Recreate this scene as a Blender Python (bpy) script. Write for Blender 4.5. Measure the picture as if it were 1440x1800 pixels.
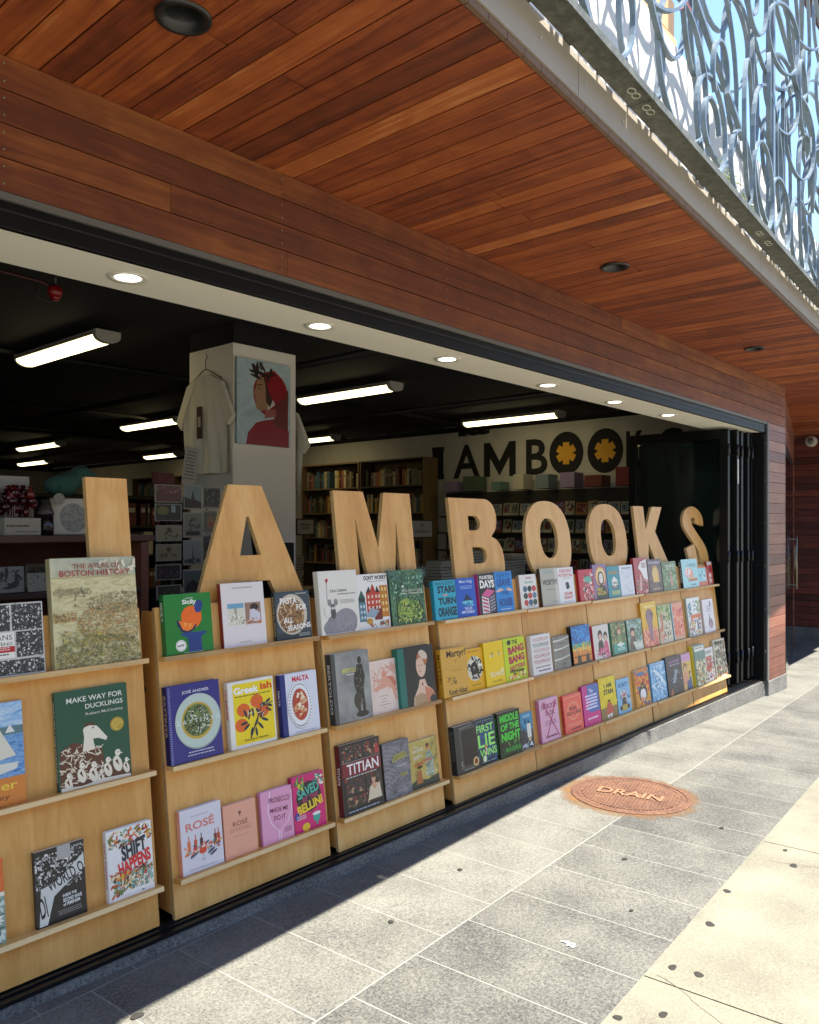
import bpy, bmesh, math, random
from mathutils import Matrix, Vector
R_ = math.radians
sc = bpy.context.scene
for o in list(bpy.data.objects): bpy.data.objects.remove(o)

# ------------------------------------------------------------------ camera
CAM = Vector((0, -2.45, 1.42)); YAW = 41.22; FPX = 1410.0
cd = bpy.data.cameras.new('camera'); cam = bpy.data.objects.new('camera', cd); sc.collection.objects.link(cam)
cam.location = CAM
cam.rotation_euler = (R_(90), 0, R_(YAW - 90))
cd.sensor_fit = 'VERTICAL'; cd.sensor_height = 36.0; cd.lens = 36.0 * FPX / 1800.0
cd.shift_y = 25 / 1800.0
cd.clip_start = 0.05; cd.clip_end = 600
sc.camera = cam
# ------------------------------------------------------------------ world, sun, exposure
SUN_EL, SUN_DX = 70.6, -0.08            # travels towards +y (into the shop front), slightly towards -x
w = bpy.data.worlds.new('World'); sc.world = w; w.use_nodes = True
nt = w.node_tree; nt.nodes.clear()
sky = nt.nodes.new('ShaderNodeTexSky'); sky.sky_type = 'NISHITA'; sky.sun_disc = False
bg = nt.nodes.new('ShaderNodeBackground'); wo = nt.nodes.new('ShaderNodeOutputWorld')
nt.links.new(sky.outputs[0], bg.inputs[0]); nt.links.new(bg.outputs[0], wo.inputs[0])
bg.inputs[1].default_value = 0.10
travel = Vector((SUN_DX, math.cos(R_(SUN_EL)), -math.sin(R_(SUN_EL)))).normalized()
to_sun = -travel
sky.sun_elevation = math.asin(to_sun.z); sky.sun_rotation = math.atan2(to_sun.x, to_sun.y)
sky.air_density = 1.0; sky.dust_density = 0.2; sky.ozone_density = 3.0; sky.altitude = 1200
sd = bpy.data.lights.new('sun', 'SUN'); sd.energy = 3.9; sd.angle = R_(0.5); sd.color = (1.0, 0.95, 0.85)
so = bpy.data.objects.new('sun', sd); sc.collection.objects.link(so)
so.rotation_euler = travel.to_track_quat('-Z', 'Y').to_euler()
sc.view_settings.view_transform = 'Standard'; sc.view_settings.look = 'None'
sc.view_settings.exposure = 2.4; sc.view_settings.gamma = 1.0; sc.view_settings.use_curve_mapping = False
sc.cycles.max_bounces = 10; sc.cycles.diffuse_bounces = 6; sc.cycles.glossy_bounces = 4
sc.cycles.transmission_bounces = 6; sc.cycles.transparent_max_bounces = 12
sc.cycles.caustics_reflective = False; sc.cycles.caustics_refractive = False
sc.cycles.sample_clamp_indirect = 6.0
sc.cycles.use_denoising = True

# ------------------------------------------------------------------ a pixel of the photograph -> a point on a real surface
A_ = R_(YAW)
def at(px, py, x=None, y=None, z=None, plane=None):
    u = (px - 720) / FPX; v = -(py - 925) / FPX
    d = Vector((math.cos(A_) + u * math.sin(A_), math.sin(A_) - u * math.cos(A_), v))
    if x is not None: n, p = Vector((1, 0, 0)), Vector((x, 0, 0))
    elif y is not None: n, p = Vector((0, 1, 0)), Vector((0, y, 0))
    elif z is not None: n, p = Vector((0, 0, 1)), Vector((0, 0, z))
    else: n, p = Vector(plane[0]), Vector(plane[1])
    return CAM + d * ((p - CAM).dot(n) / d.dot(n))

# ------------------------------------------------------------------ materials
def s2l(c): return c / 12.92 if c <= 0.04045 else ((c + 0.055) / 1.055) ** 2.4
def hx(h):
    h = h.lstrip('#')
    if len(h) == 3: h = ''.join(c * 2 for c in h)
    return tuple(s2l(int(h[i:i + 2], 16) / 255) for i in (0, 2, 4)) + (1,)
MATS = {}
def newmat(name):
    m = bpy.data.materials.new(name); m.use_nodes = True
    return m, m.node_tree, m.node_tree.nodes['Principled BSDF']
def N(nt, typ, **kw):
    n = nt.nodes.new(typ)
    for k, v in kw.items(): setattr(n, k, v)
    return n
def col(h, rough=0.34, metal=0.0):
    """flat printed / painted colour"""
    k = (h, rough, metal)
    if k in MATS: return MATS[k]
    m, nt, b = newmat('paint_' + h)
    c = hx(h); b.inputs['Base Color'].default_value = c
    b.inputs['Roughness'].default_value = rough; b.inputs['Metallic'].default_value = metal
    MATS[k] = m; return m
def emis(name, c, s):
    m, nt, b = newmat(name)
    b.inputs['Base Color'].default_value = (.8, .8, .8, 1)
    b.inputs['Emission Color'].default_value = c; b.inputs['Emission Strength'].default_value = s
    return m
def ramp(nt, stops, inter='LINEAR'):
    r = N(nt, 'ShaderNodeValToRGB'); r.color_ramp.interpolation = inter
    e = r.color_ramp.elements
    while len(e) < len(stops): e.new(0.5)
    for i, (p, c) in enumerate(stops): e[i].position = p; e[i].color = c
    return r
def bump(nt, b, src, dist, strength=1.0):
    bp = N(nt, 'ShaderNodeBump'); bp.inputs['Distance'].default_value = dist; bp.inputs['Strength'].default_value = strength
    nt.links.new(src, bp.inputs['Height']); nt.links.new(bp.outputs[0], b.inputs['Normal'])
def photo(name, cols, scale=20, inter='LINEAR', distort=1.5, stretch=(1, 1, 1), rough=0.4):
    """printed picture: irregular patches of a few colours"""
    k = ('photo', name)
    if k in MATS: return MATS[k]
    m, nt, b = newmat('print_' + name)
    tc = N(nt, 'ShaderNodeTexCoord'); mp = N(nt, 'ShaderNodeMapping'); mp.inputs['Scale'].default_value = stretch
    nz = N(nt, 'ShaderNodeTexNoise'); nz.inputs['Scale'].default_value = scale; nz.inputs['Detail'].default_value = 6
    nz.inputs['Distortion'].default_value = distort; nz.inputs['Roughness'].default_value = 0.62
    n = len(cols)
    r = ramp(nt, [(0.3 + 0.4 * i / max(1, n - 1) if inter == 'LINEAR' else (0.0 if i == 0 else 0.32 + 0.36 * i / n), hx(c)) for i, c in enumerate(cols)], inter)
    nt.links.new(tc.outputs['Object'], mp.inputs[0]); nt.links.new(mp.outputs[0], nz.inputs['Vector'])
    nt.links.new(nz.outputs[0], r.inputs[0]); nt.links.new(r.outputs[0], b.inputs['Base Color'])
    b.inputs['Roughness'].default_value = rough
    MATS[k] = m; return m
def planks(name, stops, stretch, rough=(.35, .6), grain=.5, figure=1.0, pores=True):
    """wood boards: tone per board (attribute), grain along the board"""
    m, nt, b = newmat(name)
    tc = N(nt, 'ShaderNodeTexCoord'); at_ = N(nt, 'ShaderNodeAttribute', attribute_name='tone')
    sep = N(nt, 'ShaderNodeSeparateColor'); nt.links.new(at_.outputs['Color'], sep.inputs[0])
    off = N(nt, 'ShaderNodeVectorMath', operation='SCALE'); off.inputs['Scale'].default_value = 37.0
    nt.links.new(at_.outputs['Vector'], off.inputs[0])
    add = N(nt, 'ShaderNodeVectorMath', operation='ADD')
    nt.links.new(tc.outputs['Object'], add.inputs[0]); nt.links.new(off.outputs[0], add.inputs[1])
    mp = N(nt, 'ShaderNodeMapping'); mp.inputs['Scale'].default_value = stretch
    nt.links.new(add.outputs[0], mp.inputs[0])
    wv = N(nt, 'ShaderNodeTexNoise'); wv.inputs['Scale'].default_value = 1.0; wv.inputs['Detail'].default_value = 5; wv.inputs['Distortion'].default_value = 0.9
    nt.links.new(mp.outputs[0], wv.inputs['Vector'])
    mp2 = N(nt, 'ShaderNodeMapping'); mp2.inputs['Scale'].default_value = tuple(s * 5 for s in stretch)
    nt.links.new(add.outputs[0], mp2.inputs[0])
    fn = N(nt, 'ShaderNodeTexNoise'); fn.inputs['Scale'].default_value = 1.6; fn.inputs['Detail'].default_value = 3
    nt.links.new(mp2.outputs[0], fn.inputs['Vector'])
    # tone + figure*(noise-.5)
    a = N(nt, 'ShaderNodeMath', operation='MULTIPLY_ADD'); a.inputs[1].default_value = figure * 1.3; a.inputs[2].default_value = -figure * .65
    nt.links.new(wv.outputs[0], a.inputs[0])
    s = N(nt, 'ShaderNodeMath', operation='ADD'); nt.links.new(a.outputs[0], s.inputs[0]); nt.links.new(sep.outputs[0], s.inputs[1])
    f = N(nt, 'ShaderNodeMath', operation='MULTIPLY_ADD'); f.inputs[1].default_value = grain; f.inputs[2].default_value = -grain * .5
    nt.links.new(fn.outputs[0], f.inputs[0])
    s2 = N(nt, 'ShaderNodeMath', operation='ADD'); nt.links.new(s.outputs[0], s2.inputs[0]); nt.links.new(f.outputs[0], s2.inputs[1])
    kn = N(nt, 'ShaderNodeTexNoise'); kn.inputs['Scale'].default_value = 3.5; kn.inputs['Detail'].default_value = 4; kn.inputs['Distortion'].default_value = 1.5; nt.links.new(add.outputs[0], kn.inputs['Vector'])
    k2 = N(nt, 'ShaderNodeMath', operation='MULTIPLY_ADD'); k2.inputs[1].default_value = figure * .8; k2.inputs[2].default_value = -figure * .4; nt.links.new(kn.outputs[0], k2.inputs[0])
    s3 = N(nt, 'ShaderNodeMath', operation='ADD'); nt.links.new(s2.outputs[0], s3.inputs[0]); nt.links.new(k2.outputs[0], s3.inputs[1]); s2 = s3
    r = ramp(nt, [(p, hx(c)) for p, c in stops]); nt.links.new(s2.outputs[0], r.inputs[0])
    nt.links.new(r.outputs[0], b.inputs['Base Color'])
    rr = N(nt, 'ShaderNodeMapRange'); rr.inputs['To Min'].default_value = rough[0]; rr.inputs['To Max'].default_value = rough[1]
    nt.links.new(fn.outputs[0], rr.inputs['Value']); nt.links.new(rr.outputs[0], b.inputs['Roughness'])
    bump(nt, b, fn.outputs[0], 0.0012, .5)
    return m
def stone(name, stops, scale, rough=.75, bdist=.002, patch=(1.2, .35), dots=None, tone=0.0):
    """speckled stone: fine grains + broad soiling patches; tone attribute shifts each slab"""
    m, nt, b = newmat(name)
    tc = N(nt, 'ShaderNodeTexCoord')
    n1 = N(nt, 'ShaderNodeTexNoise'); n1.inputs['Scale'].default_value = scale; n1.inputs['Detail'].default_value = 4; n1.inputs['Roughness'].default_value = .75
    n2 = N(nt, 'ShaderNodeTexNoise'); n2.inputs['Scale'].default_value = patch[0] * 2.5; n2.inputs['Detail'].default_value = 6
    n3 = N(nt, 'ShaderNodeTexVoronoi'); n3.inputs['Scale'].default_value = scale * .55
    for n in (n1, n2, n3): nt.links.new(tc.outputs['Object'], n.inputs['Vector'])
    at_ = N(nt, 'ShaderNodeAttribute', attribute_name='tone'); sep = N(nt, 'ShaderNodeSeparateColor'); nt.links.new(at_.outputs['Color'], sep.inputs[0])
    a = N(nt, 'ShaderNodeMath', operation='MULTIPLY_ADD'); a.inputs[1].default_value = patch[1]; a.inputs[2].default_value = -patch[1] * .5
    nt.links.new(n2.outputs[0], a.inputs[0])
    s = N(nt, 'ShaderNodeMath', operation='ADD'); nt.links.new(n1.outputs[0], s.inputs[0]); nt.links.new(a.outputs[0], s.inputs[1])
    t = N(nt, 'ShaderNodeMath', operation='MULTIPLY_ADD'); t.inputs[1].default_value = tone; nt.links.new(sep.outputs[0], t.inputs[0]); nt.links.new(s.outputs[0], t.inputs[2])
    v = N(nt, 'ShaderNodeMath', operation='MULTIPLY_ADD'); v.inputs[1].default_value = .16; nt.links.new(n3.outputs[0], v.inputs[0]); nt.links.new(t.outputs[0], v.inputs[2])
    r = ramp(nt, [(p, hx(c)) for p, c in stops]); nt.links.new(v.outputs[0], r.inputs[0]); nt.links.new(r.outputs[0], b.inputs['Base Color'])
    b.inputs['Roughness'].default_value = rough
    bump(nt, b, n1.outputs[0], bdist, .8)
    return m

M_IPE_Y = planks('ipe_soffit', [(0.0, '4a2212'), (.35, '75361b'), (.6, '934b23'), (.85, 'a85e2e'), (1, 'b97846')], (34, 1.3, 34), figure=.75, grain=.5)
M_IPE_X = planks('ipe_fascia', [(0.0, '402010'), (.35, '643118'), (.6, '7e4721'), (.85, '99612d'), (1, 'b8883f')], (1.1, 26, 26), figure=.65, grain=.45, rough=(.5, .7))
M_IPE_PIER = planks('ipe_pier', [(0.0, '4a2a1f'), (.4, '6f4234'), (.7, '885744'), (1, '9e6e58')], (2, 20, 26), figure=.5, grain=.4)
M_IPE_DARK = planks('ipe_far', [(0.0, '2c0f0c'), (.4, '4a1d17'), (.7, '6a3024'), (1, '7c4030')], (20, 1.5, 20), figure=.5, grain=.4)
M_PLY = planks('birch_ply', [(0.0, 'b47f3c'), (.35, 'c8924a'), (.6, 'd6a45e'), (1, 'e4bc80')], (11, 11, .9), figure=.6, grain=.4, rough=(.38, .5))
M_PLYE = planks('ply_edge', [(0.0, '9a7344'), (.5, 'c9a56c'), (1, 'e2c694')], (2, 120, 120), figure=.6, grain=.3, rough=(.5, .65))
M_GRAN = stone('granite_paver', [(.3, '161614'), (.45, '2d2d2b'), (.57, '403f3c'), (.72, '585750'), (.93, '6f6d65')], 130, patch=(1.5, .4), tone=.2, bdist=.0015)
M_GRSTEP = stone('granite_step', [(.3, '1a1917'), (.45, '3d3c39'), (.6, '686763'), (.8, '8b8a85')], 120, bdist=.001, rough=.6)
M_CONC = stone('concrete', [(.2, '403d34'), (.4, '5a564a'), (.62, '6c685a'), (.9, '7e796a')], 160, patch=(1.1, .75), bdist=.0012, rough=.85)
M_MORTAR = stone('mortar', [(.3, '6a6962'), (.8, '8a897f')], 60, rough=.9)
M_BLACK = col('060606', .45); M_BLACK.node_tree.nodes['Principled BSDF'].inputs['Specular IOR Level'].default_value = .22; M_BLACKM = col('141516', .45); M_CEIL = col('050505', .9)
M_RUST = stone('rust', [(.25, '2a1a13'), (.45, '482d20'), (.65, '5d3f2d'), (.85, '75543c')], 60, patch=(2.5, .5), rough=.8)
M_WHITE = col('c9c3b4', .7); M_DUCT = col('5d5c58', .5)

# ------------------------------------------------------------------ mesh builder
class MB:
    def __init__(s): s.v = []; s.f = []; s.m = []; s.mats = []; s.t = []; s.tone = 0.5; s.sm = []
    def mi(s, m):
        if m not in s.mats: s.mats.append(m)
        return s.mats.index(m)
    def face(s, vs, m, smooth=False):
        i = len(s.v); s.v += [tuple(p) for p in vs]; s.t += [s.tone] * len(vs)
        s.f.append(list(range(i, i + len(vs)))); s.m.append(s.mi(m)); s.sm.append(smooth)
    def mesh(s, vs, fs, m, smooth=False):
        i = len(s.v); s.v += [tuple(p) for p in vs]; s.t += [s.tone] * len(vs); k = s.mi(m)
        for f in fs: s.f.append([i + a for a in f]); s.m.append(k); s.sm.append(smooth)
    def hexa(s, p, m):
        """8 points: bottom 4 then top 4 (ccw from above)"""
        s.mesh(p, [(3, 2, 1, 0), (4, 5, 6, 7), (0, 1, 5, 4), (1, 2, 6, 5), (2, 3, 7, 6), (3, 0, 4, 7)], m)
    def box(s, x0, x1, y0, y1, z0, z1, m, T=None):
        p = [(x0, y0, z0), (x1, y0, z0), (x1, y1, z0), (x0, y1, z0), (x0, y0, z1), (x1, y0, z1), (x1, y1, z1), (x0, y1, z1)]
        if T: p = [T @ Vector(q) for q in p]
        s.hexa(p, m)
    def bbox(s, x0, x1, y0, y1, z0, z1, m, b=.003, T=None):
        bm = bmesh.new(); bmesh.ops.create_cube(bm, size=1)
        for v in bm.verts: v.co = Vector(((x0 + x1) / 2 + v.co.x * (x1 - x0), (y0 + y1) / 2 + v.co.y * (y1 - y0), (z0 + z1) / 2 + v.co.z * (z1 - z0)))
        bmesh.ops.bevel(bm, geom=bm.edges[:], offset=b, segments=2, affect='EDGES', profile=.5)
        s.frombm(bm, m, T)
    def frombm(s, bm, m, T=None, smooth=False):
        bm.verts.ensure_lookup_table()
        for i, v in enumerate(bm.verts): v.index = i
        s.mesh([(T @ v.co if T else v.co) for v in bm.verts], [[v.index for v in f.verts] for f in bm.faces], m, smooth); bm.free()
    def lathe(s, prof, c, m, n=24, axis='z', smooth=True, T=None):
        """prof: (r, h) pairs"""
        vs = []; fs = []
        for r, h in prof:
            for i in range(n):
                a = 2 * math.pi * i / n; x, y = r * math.cos(a), r * math.sin(a)
                q = {'z': (x, y, h), 'y': (x, h, y), 'x': (h, x, y)}[axis]
                q = Vector((q[0] + c[0], q[1] + c[1], q[2] + c[2])); vs.append(T @ q if T else q)
        for k in range(len(prof) - 1):
            for i in range(n):
                j = (i + 1) % n; fs.append((k * n + i, k * n + j, (k + 1) * n + j, (k + 1) * n + i))
        fs.append(tuple(range(n))[::-1]); fs.append(tuple(range((len(prof) - 1) * n, len(prof) * n)))
        s.mesh(vs, fs, m, smooth)
    def tube(s, pts, r, m, n=8, closed=False, smooth=True, flat=None):
        pts = [Vector(p) for p in pts]; vs = []; fs = []; L = len(pts)
        up0 = Vector((0, 0, 1))
        for i, p in enumerate(pts):
            if closed: d = pts[(i + 1) % L] - pts[i - 1]
            else: d = pts[min(i + 1, L - 1)] - pts[max(i - 1, 0)]
            d.normalize(); up = up0 if abs(d.z) < .95 else Vector((0, 1, 0))
            if flat is not None: up = flat[2]
            a = d.cross(up).normalized(); b = a.cross(d).normalized()
            if flat is not None:
                ra, rb = flat[0], flat[1]; q = [(-ra, -rb), (ra, -rb), (ra, rb), (-ra, rb)]
                vs += [p + a * x + b * y for x, y in q]
            else:
                rr = r[i] if isinstance(r, (list, tuple)) else r
                vs += [p + a * rr * math.cos(2 * math.pi * k / n) + b * rr * math.sin(2 * math.pi * k / n) for k in range(n)]
        k_ = 4 if flat is not None else n
        for i in range(L if closed else L - 1):
            j = (i + 1) % L
            for k in range(k_): l = (k + 1) % k_; fs.append((i * k_ + k, i * k_ + l, j * k_ + l, j * k_ + k))
        if not closed: fs += [tuple(range(k_))[::-1], tuple(range((L - 1) * k_, L * k_))]
        s.mesh(vs, fs, m, smooth and flat is None)
    def build(s, name, parent=None, loc=None):
        me = bpy.data.meshes.new(name); me.from_pydata(s.v, [], s.f); me.update()
        for m in s.mats: me.materials.append(m)
        me.polygons.foreach_set('material_index', s.m); me.polygons.foreach_set('use_smooth', s.sm)
        ca = me.color_attributes.new('tone', 'FLOAT_COLOR', 'POINT')
        buf = []
        for t in s.t: buf += [t, (t * 7.31) % 1.0, (t * 3.77) % 1.0, 1.0]
        ca.data.foreach_set('color', buf)
        o = bpy.data.objects.new(name, me); sc.collection.objects.link(o)
        if parent: o.parent = parent
        if loc is not None: o.location = loc
        return o
def tag(o, label, cat, group=None, kind=None):
    o['label'] = label; o['category'] = cat
    if group: o['group'] = group
    if kind: o['kind'] = kind
    return o
def struct(o, label=None):
    o['kind'] = 'structure'
    if label: o['label'] = label
    return o
def root(name, loc, label, cat, group=None, rot=(0, 0, 0)):
    o = bpy.data.objects.new(name, None); sc.collection.objects.link(o)
    o.empty_display_size = .05; o.location = loc; o.rotation_euler = rot
    return tag(o, label, cat, group)
# ------------------------------------------------------------------ lettering
_tc = {}
def glyphs(txt, bold=0.0):
    k = (txt, bold)
    if k in _tc: return _tc[k]
    c = bpy.data.curves.new('t', 'FONT'); c.body = txt; c.size = 1; c.offset = bold; c.resolution_u = 3
    c.fill_mode = 'FRONT'
    o = bpy.data.objects.new('t', c); sc.collection.objects.link(o)
    dg = bpy.context.evaluated_depsgraph_get(); dg.update()
    me = o.evaluated_get(dg).to_mesh()
    vs = [(v.co.x, v.co.y) for v in me.vertices]; fs = [tuple(p.vertices) for p in me.polygons]
    o.evaluated_get(dg).to_mesh_clear()
    bpy.data.objects.remove(o); bpy.data.curves.remove(c)
    if vs:
        x0 = min(v[0] for v in vs); x1 = max(v[0] for v in vs); y0 = min(v[1] for v in vs); y1 = max(v[1] for v in vs)
        vs = [((x - x0) / max(x1 - x0, 1e-6), (y - y0) / max(y1 - y0, 1e-6)) for x, y in vs]
    _tc[k] = (vs, fs); return _tc[k]
class Art:
    """flat printing on a rectangle: f(u, v, layer) -> 3d point; u right, v up in 0..1"""
    def __init__(s, mb, f, asp): s.mb = mb; s.f = f; s.L = 0; s.asp = asp
    def mat(s, c): return c if not isinstance(c, str) else col(c)
    def R(s, u0, v0, u1, v1, c):
        s.L += 1; s.mb.face([s.f(u, v, s.L) for u, v in ((u0, v0), (u1, v0), (u1, v1), (u0, v1))], s.mat(c))
    def P(s, pts, c): s.L += 1; s.mb.face([s.f(u, v, s.L) for u, v in pts], s.mat(c))
    def E(s, cu, cv, ru, rv, c, n=22, a=0):
        s.L += 1; q = []
        for i in range(n):
            t = 2 * math.pi * i / n; x, y = ru * math.cos(t), rv * math.sin(t)
            ca, sa = math.cos(R_(a)), math.sin(R_(a)); X = x * s.asp; Y = y
            q.append((cu + (X * ca - Y * sa) / s.asp, cv + X * sa + Y * ca))
        s.mb.face([s.f(u, v, s.L) for u, v in q], s.mat(c))
    def T(s, txt, u0, v0, u1, v1, c, bold=0.0, rot=0, skew=0.0):
        s.L += 1; vs, fs = glyphs(txt, bold); m = s.mat(c); cu, cv = (u0 + u1) / 2, (v0 + v1) / 2
        out = []
        for x, y in vs:
            X = ((x - .5) * (u1 - u0)) * s.asp; Y = (y - .5) * (v1 - v0); X += skew * Y
            ca, sa = math.cos(R_(rot)), math.sin(R_(rot))
            out.append(s.f(cu + (X * ca - Y * sa) / s.asp, cv + X * sa + Y * ca, s.L))
        s.mb.mesh(out, fs, m)
    def C(s, u0, v0, u1, v1, n, size, cols, seed=1, el=1.6, ell=None):
        """scatter of small irregular patches; ell keeps them inside an ellipse"""
        s.L += 1; rg = random.Random(seed); ms = [s.mat(c) for c in cols]
        for i in range(n):
            cu, cv = rg.uniform(u0, u1), rg.uniform(v0, v1)
            if ell and ((cu - ell[0]) / ell[2]) ** 2 + ((cv - ell[1]) / ell[3]) ** 2 > 1: continue
            a0 = rg.random() * 6.28; k = rg.randint(4, 6); r = size * rg.uniform(.4, 1.2); q = []
            rot = rg.random() * 3.14; cr, sr = math.cos(rot), math.sin(rot)
            for j in range(k):
                t = a0 + 6.283 * j / k; rr = r * rg.uniform(.7, 1.15)
                x, y = rr * math.cos(t) * el, rr * math.sin(t) / el
                q.append((min(max(cu + (x * cr - y * sr) / s.asp, 0.004), .996), min(max(cv + x * sr + y * cr, .004), .996)))
            s.mb.face([s.f(u, v, s.L + i * 0.02) for u, v in q], rg.choice(ms))
        s.L += int(n * .02) + 1
    def lines(s, u0, v0, u1, v1, n, c, fill=.45, seed=3):
        """small print: rows of short dashes"""
        rg = random.Random(seed); s.L += 1; m = s.mat(c)
        for i in range(n):
            y1 = v1 - (v1 - v0) * i / n; y0 = y1 - (v1 - v0) / n * fill; u = u0 + rg.uniform(0, .06) * (u1 - u0); end = u1 - rg.uniform(0, .08) * (u1 - u0)
            while u < end:
                w_ = rg.uniform(.04, .12) * (u1 - u0); e = min(u + w_, end)
                s.mb.face([s.f(a, b, s.L) for a, b in ((u, y0), (e, y0), (e, y1), (u, y1))], m); u = e + .02 * (u1 - u0)
rnd = random.Random(11)
SK = math.tan(R_(3.85))
def edge(X): return -1.172 + SK * (X - 1.787)           # front edge of the overhang, skewed to the shop front
def gz(X, Y=0): return -0.0096 - 0.0207 * X + 0.01 * min(0, Y + 1.0)     # pavement falls to the right
# ================================================================== ground
ca, sa = math.cos(R_(3.85)), math.sin(R_(3.85))
P0 = Vector((1.58, -.683))                                # a joint corner of the paving
def pv(s, t): return (P0.x + s * ca - t * sa, P0.y + s * sa + t * ca)   # s along the kerbless strip, t towards the shop
g = MB(); g.tone = .5
S = [(-60, -80), (90, -80), (90, 90), (-60, 90)]
g.face([(x, y, -1.9 if x > 60 else gz(x, -3) - .06) for x, y in S], stone('road', [(.3, '7d7a73'), (.6, '96928a'), (.85, 'aaa69c')], 40, rough=.9))
struct(g.build('ground'))
g = MB()                                                  # mortar bed under the granite
def gq(mb, s0, s1, t0, t1, dz, m, tone):
    mb.tone = tone; q = [pv(s0, t0), pv(s1, t0), pv(s1, t1), pv(s0, t1)]
    mb.face([(x, y, gz(x, 0) + dz) for x, y in q], m)
for i in range(-8, 22): gq(g, i, i + 1, -.68, 2.4, -.0005, M_MORTAR, .5)
struct(g.build('paving_joints'))
g = MB(); J = .0028
for i in range(-24, 66):
    s0 = .185 + .326 * i
    # outer row (towards the street, soiled) and the inner rows
    gq(g, s0 + J, s0 + .326 - J, -.664, -J, 0, M_GRAN, rnd.uniform(.2, .5))
    s1 = s0 - .163
    gq(g, s1 + J, s1 + .326 - J, J, .66 - J, 0, M_GRAN, rnd.uniform(.6, .95))
    gq(g, s0 + J, s0 + .326 - J, .66 + J, 1.32 - J, 0, M_GRAN, rnd.uniform(.55, .8))
    gq(g, s1 + J, s1 + .326 - J, 1.32 + J, 2.2, 0, M_GRAN, rnd.uniform(.45, .7))
struct(g.build('granite_paving'))
g = MB()
for i in range(-9, 16):
    s0 = .87 + 1.52 * i
    for a, b in ((-2.16, -.667), (-3.68, -2.17)):
        gq(g, s0 + .003, s0 + 1.517, a, b, .003, M_CONC, rnd.uniform(.3, .8))
    gq(g, s0, s0 + 1.52, -3.68, -.668, -.008, col('4d4a40', .9), .5)
rc = random.Random(21)
for (s_, t_, ang, n_) in ((2.15, -.75, -60, 16), (.9, -.7, -84, 14), (3.6, -1.1, -40, 12), (2.9, -1.4, 10, 10), (4.4, -.72, -75, 14)):    # hairline cracks and chipped edges
    a_ = R_(ang); P1 = pv(s_, t_)
    for k in range(n_):
        a_ += rc.uniform(-.35, .35); L_ = rc.uniform(.015, .045); P2 = (P1[0] + math.cos(a_) * L_, P1[1] + math.sin(a_) * L_); w_ = rc.uniform(.0006, .0016)
        nx, ny = -math.sin(a_) * w_, math.cos(a_) * w_
        g.face([(P1[0] - nx, P1[1] - ny, gz(P1[0]) + .0036), (P2[0] - nx, P2[1] - ny, gz(P2[0]) + .0036), (P2[0] + nx, P2[1] + ny, gz(P2[0]) + .0036), (P1[0] + nx, P1[1] + ny, gz(P1[0]) + .0036)], col('3a362c', .9)); P1 = P2
struct(g.build('concrete_pavement'))
g = MB()
for i in range(-9, 16):
    g.tone = .5; s0 = 1.9 * i; q = [pv(s0, -3.9), pv(s0 + 1.9, -3.9), pv(s0 + 1.9, -3.68), pv(s0, -3.68)]
    lo = [(x, y, gz(x) - .14) for x, y in q]; hi = [(x, y, gz(x) + .004) for x, y in q]; g.hexa(lo + hi, M_GRSTEP)
struct(g.build('kerb'))
# gum spots trodden into the slabs
gum_spots = [(1.258, -.273, .019), (2.621, -1.423, .019), (2.606, -1.34, .018), (2.997, -1.318, .021), (3.329, -1.263, .018), (3.797, -1.387, .022), (3.959, -1.305, .014), (2.218, -1.336, .016), (2.326, -1.43, .017), (4.6, -1.5, .018), (2.2, -.43, .012), (3.35, -.8, .014), (2.75, -.33, .012), (5.1, -1.33, .017), (2.9, -1.05, .009), (4.05, -.98, .012)]
gum = None
for i, (x, y, r) in enumerate(gum_spots):
    b = MB(); pts = []
    ph_ = rnd.uniform(0, 6)
    for k in range(14):
        a = 6.283 * k / 14; rr = r * (.9 + .14 * math.sin(2 * a + ph_) + .08 * math.sin(3 * a + 2 * ph_)); pts.append((math.cos(a) * rr * 1.1, math.sin(a) * rr * .9))
    lo = [(px, py, 0) for px, py in pts]; hi = [(px * .8, py * .8, .0022) for px, py in pts]
    b.mesh(lo + hi, [tuple(range(14, 28))] + [(k, (k + 1) % 14, 14 + (k + 1) % 14, 14 + k) for k in range(14)], col('23211c', .9))
    o = b.build('gum_spot', None, (x, y, gz(x) + .0035))
    on_c = y < edge(x) + .0 and y < -.683 - .672 + .0665 * (x - 1.58) + .0
    tag(o, 'dark flat chewing gum spot trodden into the pavement', 'gum', 'gum spots on the pavement')
gw = MB()
for k in range(9):
    a, r = rnd.random() * 6.28, rnd.uniform(0, .018); q = [(math.cos(a) * r + rnd.uniform(-.01, .01), math.sin(a) * r * 1.4 + rnd.uniform(-.012, .012), .0005 + k * .0001) for _ in range(5)]
    cx = sum(p[0] for p in q) / 5; cy = sum(p[1] for p in q) / 5; q.sort(key=lambda p: math.atan2(p[1] - cy, p[0] - cx)); gw.face(q, col('c9cfd6', .6))
tag(gw.build('bird_dropping', None, (2.503, -1.001, gz(2.503) + .003)), 'pale white splash dried on a grey granite slab', 'splash')

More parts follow.
